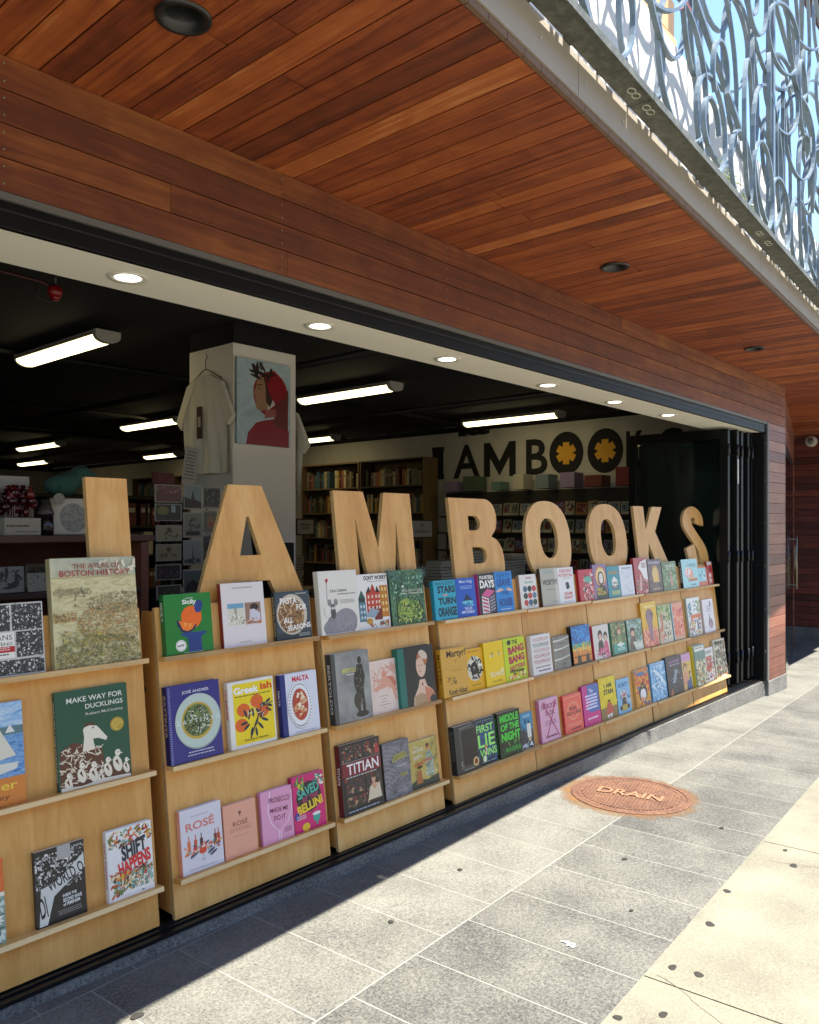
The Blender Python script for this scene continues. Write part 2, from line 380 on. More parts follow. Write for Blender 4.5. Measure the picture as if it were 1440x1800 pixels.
# ------------------------------------------------ drain cover
DC = Vector((4.225, -.405, gz(4.225) + .001))
tilt = (0, math.atan(.0207), 0)
dr = root('drain_cover', DC, 'round rusty iron cover reading DRAIN let into the granite paving', 'drain cover', rot=tilt)
b = MB(); b.lathe([(.33, -.02), (.33, .003), (.326, .005), (.305, .005), (.303, .001), (.296, .001)], (0, 0, 0), M_RUST, 64, smooth=False); b.build('rim', dr)
b = MB(); b.lathe([(.295, -.02), (.295, .002), (.285, .004), (.278, .004), (.276, .0015)], (0, 0, 0), M_RUST, 64, smooth=False)
th = R_(-75); c_, s_ = math.cos(th), math.sin(th)
for i in range(-14, 15):
    u = i * .0185; L = math.sqrt(max(0, .268 ** 2 - u * u))
    if L < .02: continue
    n = max(2, int(L * 2 / .06)); 
    for seg in ((-L, L),):
        a, bb = seg
        if abs(u) < .15:
            segs = [(-L, -.045), (.045, L)] if L > .05 else []
        else: segs = [seg]
        for a, bb in segs:
            q = [(u - .005, a), (u + .005, a), (u + .005, bb), (u - .005, bb)]
            q = [(x * c_ - y * s_, x * s_ + y * c_) for x, y in q]
            b.hexa([(x, y, .0015) for x, y in q] + [(x * .999, y * .999, .0055) for x, y in q], M_RUST)
b.build('plate', dr)
b = MB(); vs, fs = glyphs('DRAIN', .02)
def dtr(x, y, z):   # text reads from the street side
    X, Y = (x - .5) * .36, (y - .5) * .1; a = R_(-78); return (X * math.cos(a) - Y * math.sin(a), X * math.sin(a) + Y * math.cos(a), z)
b.mesh([dtr(x, y, .0085) for x, y in vs], fs, col('7d5942', .7))
b.mesh([dtr(x, y, .0075) for x, y in vs] + [dtr(x, y, .001) for x, y in vs], [(e[0], e[1], e[1] + len(vs), e[0] + len(vs)) for f in fs for e in zip(f, f[1:] + f[:1])], M_RUST)
b.build('lettering', dr)
b = MB(); rg = random.Random(5)                       # rust run-off on the slabs round it
m_, nt_, bs_ = newmat('rust_stain'); tcn = N(nt_, 'ShaderNodeTexCoord'); ln = N(nt_, 'ShaderNodeVectorMath', operation='LENGTH')
nz = N(nt_, 'ShaderNodeTexNoise'); nz.inputs['Scale'].default_value = 9; nz.inputs['Detail'].default_value = 7; nz.inputs['Roughness'].default_value = .75
nt_.links.new(tcn.outputs['Object'], ln.inputs[0]); nt_.links.new(tcn.outputs['Object'], nz.inputs['Vector'])
mr = N(nt_, 'ShaderNodeMapRange'); mr.inputs['From Min'].default_value = .33; mr.inputs['From Max'].default_value = .44; mr.inputs['To Min'].default_value = .55; mr.inputs['To Max'].default_value = -.55
nt_.links.new(ln.outputs['Value'], mr.inputs['Value']); ad = N(nt_, 'ShaderNodeMath', operation='ADD', use_clamp=True); sb = N(nt_, 'ShaderNodeMath', operation='MULTIPLY_ADD'); sb.inputs[1].default_value = 2.4; sb.inputs[2].default_value = -1.1
nt_.links.new(nz.outputs[0], sb.inputs[0]); nt_.links.new(sb.outputs[0], ad.inputs[0]); nt_.links.new(mr.outputs[0], ad.inputs[1])
nt_.links.new(ad.outputs[0], bs_.inputs['Alpha']); bs_.inputs['Base Color'].default_value = hx('6b4a26'); bs_.inputs['Roughness'].default_value = .9
b.face([(.46 * math.cos(6.283 * k / 40), .46 * math.sin(6.283 * k / 40), .0012) for k in range(40)], m_)
o = b.build('rust_stain', None, (DC.x - .01, DC.y + .01, DC.z - .0015)); o.rotation_euler = tilt; o['kind'] = 'stuff'; tag(o, 'orange rust stain on the granite round the drain cover', 'stain')

# ================================================================== the shop building
bd = root('shop_building', (0, 0, 0), 'bookshop building with red hardwood fascia and soffit over a wide open front', 'building')
ZS = 2.795; XL, XR = -4.5, 15.0
# soffit boards, running out from the shop front
CANS = [(1.224, -.567), (3.907, -.471), (6.413, -.371)]
b = MB(); x = XL; k = 0
while x < XR:
    wv = .0997; b.tone = max(0, min(1, rnd.gauss(.5, .11)))
    yb = -.001; yf = edge(x) + .016
    cuts = [yb, yf] if rnd.random() < .8 else [yb, yb + (yf - yb) * rnd.uniform(.3, .7), yf]
    for a, c in zip(cuts, cuts[1:]):
        b.tone = max(0, min(1, b.tone + rnd.uniform(-.05, .05))); g_ = .0027
        hit = [(lx, ly) for lx, ly in CANS if lx - .066 < x + wv and lx + .066 > x and c < ly < a]
        if hit:
            lx, ly = hit[0]; n_ = 12
            for i in range(n_):
                xa, xb = x + g_ + (wv - 2 * g_) * i / n_, x + g_ + (wv - 2 * g_) * (i + 1) / n_
                def ch(X): return math.sqrt(max(0, .066 ** 2 - (X - lx) ** 2))
                for ya0, ya1, yb0, yb1 in ((c, c, ly - ch(xa), ly - ch(xb)), (ly + ch(xa), ly + ch(xb), a, a)):
                    p = [(xa, ya0, ZS), (xb, ya1, ZS), (xb, yb1, ZS), (xa, yb0, ZS)]
                    b.hexa(p + [(X, Y, Z + .018) for X, Y, Z in p], M_IPE_Y)
            continue
        p = [(x + g_, c + .001, ZS), (x + wv - g_, c + .001 + SK * wv, ZS), (x + wv - g_, a - .001, ZS), (x + g_, a - .001, ZS)]
        if x > 8.3 and a == yb: p[2] = (p[2][0], .0 + (x - 8.41) * .27 + .3, ZS); p[3] = (p[3][0], .0 + (x - 8.41) * .27 + .3, ZS)
        q = [(X, Y, Z + .018) for X, Y, Z in p]; b.hexa(p + q, M_IPE_Y)
    x += wv; k += 1
b.tone = .1
b.mesh([(XL, edge(XL) + .01, ZS + .085), (XR, edge(XR) + .01, ZS + .085), (XR, 3, ZS + .085), (XL, 3, ZS + .085)], [(0, 1, 2, 3)], col('120805', .9))
b.build('soffit', bd)
# end-grain trim strip along the soffit edge
b = MB(); x = XL
while x < XR:
    b.tone = rnd.uniform(.2, .6); L = .0997
    p = [(x + .001, edge(x) - .004), (x + L - .002, edge(x + L) - .004), (x + L - .002, edge(x + L) + .012), (x + .001, edge(x) + .012)]
    b.hexa([(X, Y, ZS - .004) for X, Y in p] + [(X, Y, ZS + .02) for X, Y in p], planks_trim if 'planks_trim' in globals() else col('6b5340', .8)); x += L
b.build('soffit_trim', bd)
# fascia boards above the opening
b = MB(); z0 = 2.395
joints = {0: [2.05, 6.1], 1: [1.53, 5.2], 2: [4.0, 7.4], 3: [2.02, 4.9]}
for r in range(4):
    xs = [-4.5, -2.6, -.6] + joints[r] + [8.413]
    for a, c in zip(xs, xs[1:]):
        b.tone = max(0, min(1, rnd.gauss(.45, .06)))
        b.box(a + .0008, c - .0008, -.02, 0.0, z0 + .1 * r + .0022, z0 + .1 * (r + 1) - .0022, M_IPE_X)
b.tone = .1; b.box(-4.5, 8.41, -.004, .03, z0 + .0025, ZS, col('150a07', .9))
for X in (.98, 2.02, 3.05, 4.1, 5.3, 6.6, 7.9):         # screw heads
    for r in range(4):
        for dz in (.025, .075): b.lathe([(.0035, -.0215), (.0035, -.0195)], (X, 0, z0 + .1 * r + dz), col('8a8378', .4, .8), 8, axis='y')
b.build('fascia', bd)
# black door head with its tracks
b = MB(); b.bbox(-4.5, 7.87, -.012, .012, 2.294, 2.392, M_BLACK, .003)
b.box(-4.5, 7.87, -.026, -.013, 2.372, 2.3935, M_DUCT); b.box(-4.5, 7.87, -.018, -.0125, 2.34, 2.346, M_BLACKM)
pass
b.build('door_head', bd)
# white bulkhead strip inside
b = MB(); b.bbox(-4.5, 7.86, .0135, .335, 2.30, 2.79, col('ebe7da', .8), .002); b.build('bulkhead', bd)
# concrete slab and mass above
b = MB()
p = [(XL, edge(XL) + .02), (XR, edge(XR) + .02), (XR, 18), (XL, 18)]
b.hexa([(X, Y, ZS + .09) for X, Y in p] + [(X, Y, 2.935) for X, Y in p], col('8a8780', .9)); b.build('floor_slab', bd)
# metal edge panels
b = MB(); xs = [-4.5, -2.0, .35, 2.32, 4.6, 6.9, 9.2, 11.5, 15]
mpan = stone('edge_panel', [(.2, '8f877b'), (.9, '9a9184')], 4, rough=.85, bdist=.00002, patch=(.4, .2))
for a, c in zip(xs, xs[1:]):
    p = [(a + .002, edge(a) - .01), (c - .002, edge(c) - .01), (c - .002, edge(c) + .0195), (a + .002, edge(a) + .0195)]
    b.hexa([(X, Y, ZS + .021) for X, Y in p] + [(X, Y, 2.95) for X, Y in p], mpan)
x = .2
while x < 12:
    b.lathe([(.0035, -.004), (.003, 0)], (x, edge(x) - .0105, ZS + .085), col('c8c4ba', .5, .4), 8, axis='y'); x += .31
b.build('edge_panel', bd)
# white parapet on the terrace
b = MB()
p = [(XL, edge(XL) + .24), (9.0, edge(9.0) + .24), (9.0, edge(9.0) + .34), (XL, edge(XL) + .34)]
b.hexa([(X, Y, 2.936) for X, Y in p] + [(X, Y, 3.85) for X, Y in p], col('cfcec8', .75)); b.build('parapet', bd)
# upper storey set back
b = MB(); z = 2.94
stn = planks('upper_stone', [(0, '9a7350'), (.5, 'c09468'), (1, 'd8b088')], (3, 3, 3), figure=.4, grain=.2, rough=(.8, .9))
for r in range(10):
    x = XL + (r % 2) * .5
    while x < 8.0:
        b.tone = rnd.uniform(.2, .8); b.box(x + .005, min(x + .995, 8.2), 1.0, 1.2, z + .005, z + .395, stn); x += 1.0
    z += .4
b.box(XL, 8.19, 1.02, 6, 2.94, z - .01, col('6b5238', .9))
for X in (-2, 1): b.box(X, X + 1.2, .975, .999, 3.9, 5.6, col('2a3038', .15)); b.box(X - .06, X + 1.26, .96, .985, 3.8, 3.88, M_WHITE)
b.build('upper_wall', bd)
# granite threshold step
b = MB()
def zt(X): return -.0035 * X
p = [(-4.5, -.03), (7.86, -.03), (7.86, .4), (-4.5, .4)]
xs = [-4.5, -3, -1.1, .55, 2.12, 3.9, 5.7, 7.86]
for a, c in zip(xs, xs[1:]):
    b.tone = rnd.random(); p = [(a + .0008, 0), (c - .0008, 0), (c - .0008, .3), (a + .0008, .3)]
    b.hexa([(X, Y, -.6) for X, Y in p] + [(X, Y, zt(X) - .002) for X, Y in p], M_GRSTEP)
b.build('threshold_step', bd)
# sill track: three black rails
b = MB()
for y0, y1, h in ((.012, .03, .012), (.03, .05, .004), (.05, .062, .012), (.062, .085, .003), (.085, .097, .01), (.097, .2, .004)):
    p = [(-4.5, y0), (7.84, y0), (7.84, y1), (-4.5, y1)]
    b.hexa([(X, Y, zt(X) - .0019) for X, Y in p] + [(X, Y, zt(X) + h) for X, Y in p], col('101112', .3, .3))
b.build('sill_track', bd)
# right pier: boards over a granite foot
b = MB(); z = -.035; r = 0
while z < 2.39:
    h = .0985 if z + .0985 < 2.394 else 2.394 - z
    b.tone = rnd.uniform(.25, .8)
    b.box(7.885, 8.413, -.02, .0, z + .003, z + h - .001, M_IPE_PIER); b.box(8.396, 8.413, .0005, .25, z + .003, z + h - .001, M_IPE_PIER)
    z += .0985; r += 1
b.tone = .1; b.box(7.885, 8.395, .0008, .26, -.03, ZS, col('150a07', .9)); b.build('pier_cladding', bd)
b = MB(); b.bbox(7.868, 8.428, -.03, .24, -.6, -.036, M_GRSTEP, .004); b.build('pier_foot', bd)
# slanting entrance wall past the pier, with a dark door
D0 = Vector((8.414, .03)); D1 = Vector((12.6, 1.085)); dv = (D1 - D0).normalized(); dn = Vector((dv.y, -dv.x)); DL = (D1 - D0).length
def dw(s, o, z): q = D0 + dv * s + dn * o; return (q.x, q.y, z)
def dbox(mb, s0, s1, o0, o1, z0, z1, m): mb.hexa([dw(s0, o1, z0), dw(s1, o1, z0), dw(s1, o0, z0), dw(s0, o0, z0), dw(s0, o1, z1), dw(s1, o1, z1), dw(s1, o0, z1), dw(s0, o0, z1)], m)
b = MB()
for r in range(33):
    z = -.34 + .0985 * r
    if z > ZS: break
    segs = [(.0, .45), (3.15, DL)] if z < 2.28 else [(0, DL)]
    for a, c in segs:
        b.tone = rnd.uniform(.2, .7); dbox(b, a, c, 0, .018, z + .003, min(z + .0965, ZS - .001), M_IPE_PIER)
dbox(b, 0, DL, -.1, -.001, -.6, ZS, col('150a07', .9)); b.build('entrance_wall', bd)
dd = MB(); dbox(dd, .46, 3.14, .0, .03, -.35, 2.27, M_BLACK); dbox(dd, .53, 3.07, .031, .034, -.25, 2.18, col('0a1011', .08)); ddo = dd.build('entrance_door', bd)
hb = MB(); hb.tube([dw(2.9, .08, .6), dw(2.9, .08, 1.3)], .014, col('8d8674', .3, .9)); dbox(hb, 2.88, 2.92, .03, .08, .64, .66, M_DUCT); dbox(hb, 2.88, 2.92, .03, .08, 1.24, 1.26, M_DUCT); hb.build('handle', ddo)
# far cross wall
b = MB()
for r in range(32):
    z = -.1 + .0985 * r
    if z > ZS - .01: break
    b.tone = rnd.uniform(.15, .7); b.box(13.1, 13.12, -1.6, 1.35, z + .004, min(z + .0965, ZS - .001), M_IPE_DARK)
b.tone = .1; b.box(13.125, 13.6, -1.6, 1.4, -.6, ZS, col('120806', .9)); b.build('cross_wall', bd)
b = MB(); b.bbox(13.05, 13.12, -1.6, 1.33, -.6, -.105, M_GRSTEP, .004); b.build('cross_wall_foot', bd)
# interior shell
def shell(name, boxes):
    b = MB()
    for x in boxes: b.box(*x)
    return struct(b.build(name, bd))
M_IN = stone('inner_wall', [(.3, 'b0aca0'), (.7, 'c0bcb0')], 3, rough=.9, bdist=.0002)
XW = 8.8
shell('inner_floor', [(-4.5, XW, .3, 17, -.3, -.012, stone('inner_floor_m', [(.3, '17130f'), (.7, '2a231c')], 8, rough=.5))])
shell('inner_side_wall', [(XW, XW + .15, .27, 17, -.3, 2.72, M_IN), (XW, XW + .15, .27, 17, 2.721, 2.796, M_CEIL)])
shell('inner_back_wall', [(-4.5, XW, 16.6, 16.75, -.3, 2.72, M_IN), (-4.5, XW, 16.6, 16.75, 2.721, 2.796, M_CEIL)])
shell('inner_left_wall', [(-4.6, -4.501, .0, 17, -.3, 2.72, M_IN), (-4.6, -4.501, .0, 17, 2.721, 2.796, M_CEIL)])
shell('inner_ceiling', [(-4.5, XW, .336, 17, 2.797, 2.82, M_CEIL)])
# slab leaves out the shop volume: cover between slab underside and the black ceiling is inside the upper storey
b = MB()
b.bbox(3.28, 3.83, 2.0, 2.52, -.2, 2.66, col('e6dfd0', .7), .006); b.bbox(3.285, 3.825, 2.005, 2.515, 2.661, 2.796, M_CEIL, .004)
b.build('column', bd)
b = MB(); b.bbox(2.2, 3.75, 11.5, 12.0, -.2, 2.62, M_IN, .01); struct(b.build('inner_partition', bd))

# neighbouring building beyond, top right of the picture
nb = root('neighbour_building', (20, -4, 0), 'pale building with a dark brown roof edge far beyond the ironwork', 'building')
b = MB(); b.bbox(0, 7, 0, 6.6, -1, 13.4, col('8f979a', .85), .02); b.build('wall', nb)
b = MB(); b.bbox(-.7, 7.4, -.5, 6.9, 13.42, 15.2, col('3a2015', .8), .02); b.build('roof', nb)
for zz in (3, 6.2, 9.4):
    for yy in (.8, 2.8, 4.8):
        wn = MB(); wn.bbox(-.04, -.005, yy, yy + 1.1, zz, zz + 1.7, col('6d655a', .6), .01); wf = wn.build('window', nb)
        wn = MB(); wn.box(-.06, -.045, yy + .08, yy + 1.02, zz + .08, zz + 1.62, col('20272e', .1)); wn.build('pane', wf)
# unseen pale building added across the street, kept low for bounce light and reflections
ob = root('opposite_bounce_building', (-14, -13, 0), 'unseen pale stone building across the street, added for bounce light and door reflections', 'building')
b = MB(); b.bbox(0, 44, -6, 0, -1.5, 7.4, stone('pale_bounce_stone', [(.3, 'b09a84'), (.6, 'c4b09a'), (.85, 'd2c2ae')], 3, rough=.9), .02); b.build('wall', ob)
b = MB(); b.bbox(-.2, 44.2, -6.2, .25, 7.42, 7.8, M_WHITE, .03); b.build('roof', ob)
for zz in (.2, 4.2):
    for k in range(13):
        wn = MB(); wn.bbox(1.2 + k * 3.3, 2.7 + k * 3.3, .003, .05, zz, zz + (2.6 if zz < 1 else 2.0), M_WHITE, .01); wf = wn.build('window', ob)
        wn = MB(); wn.box(1.3 + k * 3.3, 2.6 + k * 3.3, .052, .06, zz + .1, zz + (2.5 if zz < 1 else 1.9), col('20272e', .1)); wn.build('pane', wf)
pl = MB(); pl.hexa([(-3, edge(-3) - .33, 2.96), (1.22, edge(1.22) - .30, 2.96), (1.47, edge(1.4) - .115, 2.96), (-3, edge(-3) - .115, 2.96)] + [(-3, edge(-3) - .35, 3.2), (1.22, edge(1.22) - .32, 3.2), (1.47, edge(1.4) - .115, 3.2), (-3, edge(-3) - .115, 3.2)], col('4a4a44', .7))  # unseen box added outside the ironwork, shaped to widen the overhang's shadow at left
tag(pl.build('shadow_caster_box'), 'unseen box added outside the ironwork to cast the shadow bulge at lower left', 'shadow caster')
# ================================================================== plywood book displays
KL = .125                                                # lean: y = .075 + KL * z
TH = math.atan(KL)
def zoff(X): return -.006 * (X - 1.6)
UN = [(.79, 1.547), (1.61, 2.37), (2.42, 3.156), (3.24, 4.012), (4.02, 4.79), (4.803, 5.59), (5.612, 6.345), (6.36, 7.095)]
LETN = ['I', 'A', 'M', 'B', 'first O', 'second O', 'K', 'S']
LED = [.937, .545, .15]
def display(x0, x1, zo, label):
    W = x1 - x0
    r = root('book_display', (x0, .075, zo), label, 'display stand', 'plywood book displays along the shop front')
    L = 1.118 / math.cos(TH)
    T = Matrix.Rotation(-TH, 4, 'X')
    b = MB(); b.tone = rnd.uniform(.35, .65)
    b.bbox(0, W, 0, .018, .006, L, M_PLY, .0012, T)
    b.tone = .3                                          # bare plies along the edges
    for xx in (-.0006, W + .0002): b.box(xx, xx + .0004, .001, .017, .008, L - .002, M_PLYE, T)
    b.box(.002, W - .002, .001, .017, L + .0003, L + .0008, M_PLYE, T)
    b.build('back_panel', r)
    for lz in LED:
        s = lz / math.cos(TH); b = MB(); b.tone = rnd.uniform(.35, .75)
        b.bbox(.004, W + .0, -.046, -.0003, s - .018, s, M_PLY, .001, T)
        b.tone = rnd.uniform(0, 1); b.box(.0045, W - .0005, -.0466, -.0461, s - .017, s - .001, M_PLYE, T)
        b.box(W + .0001, W + .0006, -.045, -.001, s - .017, s - .001, M_PLYE, T)
        b.build('ledge', r)
    for a, c in ((.0, .016), (W - .016, W)):
        b = MB(); b.tone = rnd.uniform(.3, .6)
        yt = KL * 1.095 + .022; p = [(.03, .012), (.34, .012), (.34, .5), (yt + .05, 1.095), (yt, 1.095), (.03 + .0, .05)]
        p = [(KL * .02 + .021, .02), (.36, .02), (.36, .12), (yt + .07, 1.1), (yt, 1.1)]
        n = len(p); b.mesh([(a, y, z) for y, z in p] + [(c, y, z) for y, z in p], [tuple(range(n)), tuple(range(2 * n - 1, n - 1, -1))] + [(i, n + i, n + (i + 1) % n, (i + 1) % n) for i in range(n)], M_PLY)
        for zz in (.35, .8): b.box(a - .002, c + .002, .2, .24, zz, zz + .018, M_BLACK)
        b.build('side_panel', r)
    b = MB(); b.box(.0, W, .345, .358, .03, 1.0, M_PLY); b.build('rear_rail', r)
    return r
for i, (a, c) in enumerate(UN):
    tl = 'I A M B O O K S'
    lab = ['plywood display stand with three book ledges under the cut-out letter I, nearest the left edge',
           'plywood display stand with three book ledges under the cut-out letter A',
           'plywood display stand with three book ledges under the cut-out letter M',
           'plywood display stand with three book ledges under the cut-out letter B',
           'plywood display stand with three book ledges under the O next to the letter B',
           'plywood display stand with three book ledges under the O next to the letter K',
           'plywood display stand with three book ledges under the cut-out letter K',
           'plywood display stand with three book ledges under the letter S, beside the glass doors'][i]
    display(a, c, zoff(a), lab)
b0 = display(-.03, .725, zoff(0), 'plywood display stand with three book ledges, cut off by the left edge')

# ------------------------------------------------ cut-out plywood letters, leaning like the stands
LPN = ((0, 1, -KL), (0, .102, 0)); LT = .022
def lp(px, py): q = at(px, py, plane=LPN); return (q.x, q.z)
def letter(name, outer, holes, label):
    bm = bmesh.new()
    def ring(pts): 
        vs = [bm.verts.new((x, 0, z)) for x, z in pts]; return [bm.edges.new((vs[i], vs[(i + 1) % len(vs)])) for i in range(len(vs))]
    E_ = ring(outer)
    for h in holes: E_ += ring(h)
    bmesh.ops.triangle_fill(bm, edges=E_, use_beauty=True, use_dissolve=False, normal=(0, -1, 0))
    tri = [[v.co.copy() for v in f.verts] for f in bm.faces]; bm.free()
    b = MB(); b.tone = rnd.uniform(.4, .62)
    X0 = min(p[0] for p in outer); Z0 = min(p[1] for p in outer)
    def F(x, z, d): return (x - X0, (z - Z0) * KL + d, z - Z0 - d * KL)
    for t in tri:
        if (t[1] - t[0]).cross(t[2] - t[0]).y > 0: t = t[::-1]
        b.face([F(p.x, p.z, 0) for p in t], M_PLY); b.face([F(p.x, p.z, LT) for p in t[::-1]], M_PLY)
    b.tone = .35
    for rg_ in [outer] + holes:
        n = len(rg_)
        for i in range(n):
            p, q = rg_[i], rg_[(i + 1) % n]; b.face([F(*p, 0), F(*p, LT), F(*q, LT), F(*q, 0)], M_PLYE)
    o = b.build(name, None, (X0, LPN[1][1] + KL * Z0, Z0))
    return tag(o, label, 'letter', 'cut-out plywood letters above the displays')
def sup(cx, cz, rx, rz, e=2.35, n=44, sk=0):
    o = []
    for i in range(n):
        t = 2 * math.pi * i / n; c, s = math.cos(t), math.sin(t)
        o.append((cx + rx * math.copysign(abs(c) ** (2 / e), c), cz + rz * math.copysign(abs(s) ** (2 / e), s)))
    return o
ZB = 1.065
def ext(p, z): return (p[0], z)
q = [lp(150, 838), lp(222, 842)]
x0 = (lp(150, 838)[0] + lp(158, 980)[0]) / 2; x1 = (lp(222, 842)[0] + lp(232, 980)[0]) / 2; zt_ = (q[0][1] + q[1][1]) / 2
letter('letter_i', [(x0, ZB), (x1, ZB), (x1, zt_), (x0, zt_)], [], 'big cut-out plywood letter I standing behind the antique map book')
tl, tr = lp(400.7, 851), lp(459.7, 854.3); zt_ = (tl[1] + tr[1]) / 2
lo, ro = lp(353, 1033), lp(531.9, 1035); li, ri = lp(411, 1022), lp(475, 1021)
def lerp(p, q, z): t = (z - p[1]) / (q[1] - p[1]); return (p[0] + (q[0] - p[0]) * t, z)
ct, cl, cr = lp(435.5, 908), lp(422, 976), lp(459, 976); zc = (cl[1] + cr[1]) / 2; zi = (li[1] + ri[1]) / 2
sl = (lo[0] - tl[0]) / (lo[1] - tl[1]); sr = (ro[0] - tr[0]) / (ro[1] - tr[1])
lob = (tl[0] + sl * (ZB - tl[1]), ZB); rob = (tr[0] + sr * (ZB - tr[1]), ZB); wl = .155
letter('letter_a', [lob, (lob[0] + wl, ZB), (li[0], zi), (ri[0], zi), (rob[0] - wl, ZB), rob, (tr[0], zt_), (tl[0], zt_)],
       [[(ct[0] - .006, ct[1]), (ct[0] + .006, ct[1]), (cr[0], zc), (cl[0], zc)]], 'big cut-out plywood letter A between the letters I and M')
p = {k: lp(*v) for k, v in dict(a=(582, 860), b=(637.5, 863), v=(665.6, 963), c=(674, 866.5), d=(718.8, 869.6), e=(733, 998.8), f=(705, 998.8), g=(695.8, 915), h=(690.6, 999.8), i=(652, 1005), j=(624.4, 912), k=(632, 1007), l=(600, 998.8)).items()}
zt_ = (p['a'][1] + p['d'][1]) / 2; xa = (p['a'][0] + p['l'][0]) / 2; xd = (p['d'][0] + p['e'][0]) / 2
letter('letter_m', [(xa, ZB), (p['k'][0], ZB), p['j'], (p['i'][0], ZB), (p['h'][0], ZB), p['g'], (p['f'][0], ZB), (xd, ZB), (xd, zt_), (p['c'][0], zt_), p['v'], (p['b'][0], zt_), (xa, zt_)], [], 'big cut-out plywood letter M between the letters A and B')
def arc(cx, cz, rx, rz, a0, a1, n=12, e=2.2):
    o = []
    for i in range(n + 1):
        t = R_(a0 + (a1 - a0) * i / n); c, s = math.cos(t), math.sin(t)
        o.append((cx + rx * math.copysign(abs(c) ** (2 / e), c), cz + rz * math.copysign(abs(s) ** (2 / e), s)))
    return o
# B from its measured corners
bl = (lp(783.8, 874.4)[0] + lp(804, 1005)[0]) / 2; zt_ = lp(783.8, 874.4)[1]; w1 = lp(872.4, 911)[0]; waist = lp(865.6, 943); w2 = lp(887, 985)[0]
h1 = [lp(821.3, 906.5), lp(843.4, 920), lp(826, 932.5)]; h2 = [lp(829.7, 962), lp(855, 980), lp(834, 991)]
zb2 = h2[2][1] - .062
o_ = [(bl, ZB), (w2 - .13, ZB)] + arc(w2 - .13, (waist[1] + ZB) / 2, .13, (waist[1] - ZB) / 2, -90, 62) + [(waist[0] - .01, waist[1])] + arc(w1 - .115, (waist[1] + zt_) / 2, .115, (zt_ - waist[1]) / 2, -55, 90) + [(bl, zt_)]
hx0 = (h1[0][0] + h1[2][0]) / 2; hz1, hz0 = h1[0][1], h1[2][1]; r_ = (hz1 - hz0) / 2
H1 = [(hx0, hz0)] + arc(h1[1][0] - .05, (hz0 + hz1) / 2, .052, r_, -90, 90) + [(hx0, hz1)]
hx2 = (h2[0][0] + h2[2][0]) / 2; hz1, hz0 = h2[0][1], h2[2][1]
H2 = [(hx2, hz0)] + arc(h2[1][0] - .05, (hz0 + hz1) / 2, .055, (hz1 - hz0) / 2, -90, 90) + [(hx2, hz1)]
letter('letter_b', o_, [H1, H2], 'big cut-out plywood letter B between the letters M and O')
for nm, out, inn, lab in (('letter_o', [(922.5, 930), (1007, 985), (957, 880.6), (975, 1012)], [(950, 940), (983, 965), (961, 911), (973, 981)], 'big cut-out plywood letter O next to the letter B'),
                     ('letter_o', [(1033.5, 930), (1106, 985), (1064.6, 886), (1080, 1005)], [(1056.5, 940), (1084, 960), (1068, 912.5), (1078, 977)], 'big cut-out plywood letter O next to the letter K')):
    a, c, t, bo = [lp(*v) for v in out]; cx, cz, rx, rz = (a[0] + c[0]) / 2, (t[1] + ZB) / 2, (c[0] - a[0]) / 2, (t[1] - ZB) / 2
    a, c, t, bo = [lp(*v) for v in inn]; ix, iz, irx, irz = (a[0] + c[0]) / 2, (t[1] + bo[1]) / 2, (c[0] - a[0]) / 2, (t[1] - bo[1]) / 2
    letter(nm, sup(cx, cz, rx, rz), [sup(cx + (ix - cx) * .3, iz, irx, irz, 2.2)[::-1]], lab)
P_ = lambda *v: lp(1080 + v[0] / 3.6, 740 + v[1] / 3.6)
zt_ = P_(118, 538)[1]; sx0 = (P_(118, 537)[0] + P_(155, 865)[0]) / 2; sx1 = (P_(183, 540)[0] + P_(215, 840)[0]) / 2
k1, k2, k3, k4 = P_(235, 537)[0], P_(298, 540)[0], P_(258, 700), P_(343, 865)
k5 = P_(268, 868)
letter('letter_k', [(sx0, ZB), (sx1, ZB), (sx1, P_(210, 800)[1] - .05), (sx1 + .025, P_(228, 770)[1]), (k5[0] + (k5[1] - ZB) * .25 - .01, ZB), (k4[0] + (k4[1] - ZB) * .35, ZB), k3, (k2, zt_), (k1, zt_), (sx1, P_(205, 690)[1]), (sx1, zt_), (sx0, zt_)], [], 'big cut-out plywood letter K between the letters O and S')
cl_ = [P_(*v) for v in ((535, 655), (533, 622), (520, 592), (495, 575), (470, 590), (461, 625), (468, 665), (490, 705), (520, 750), (548, 795), (565, 840), (572, 890))]
last = cl_[-1]; cl_ += [(last[0] - .02, last[1] - .09), (last[0] - .11, last[1] - .12), (last[0] - .21, last[1] - .07)] + [P_(497, 862), P_(488, 822), P_(480, 792)]
def stroke(pts, hw):
    sm = []
    for i in range(len(pts) - 1):
        p0, p1, p2, p3 = pts[max(i - 1, 0)], pts[i], pts[i + 1], pts[min(i + 2, len(pts) - 1)]
        for t in (0, .33, .66):
            sm.append(tuple(.5 * (2 * p1[k] + (p2[k] - p0[k]) * t + (2 * p0[k] - 5 * p1[k] + 4 * p2[k] - p3[k]) * t * t + (3 * p1[k] - p0[k] - 3 * p2[k] + p3[k]) * t ** 3) for k in (0, 1)))
    sm.append(pts[-1]); L_, R2 = [], []
    for i in range(len(sm)):
        a, c = sm[max(i - 1, 0)], sm[min(i + 1, len(sm) - 1)]; dx, dz = c[0] - a[0], c[1] - a[1]; l = math.hypot(dx, dz) or 1
        nx, nz = -dz / l * hw[0], dx / l * hw[1]; L_.append((sm[i][0] + nx, sm[i][1] + nz)); R2.append((sm[i][0] - nx, sm[i][1] - nz))
    return L_ + R2[::-1]
letter('letter_s', stroke(cl_, (.096, .047)), [], 'big cut-out plywood letter S at the right end of the word')

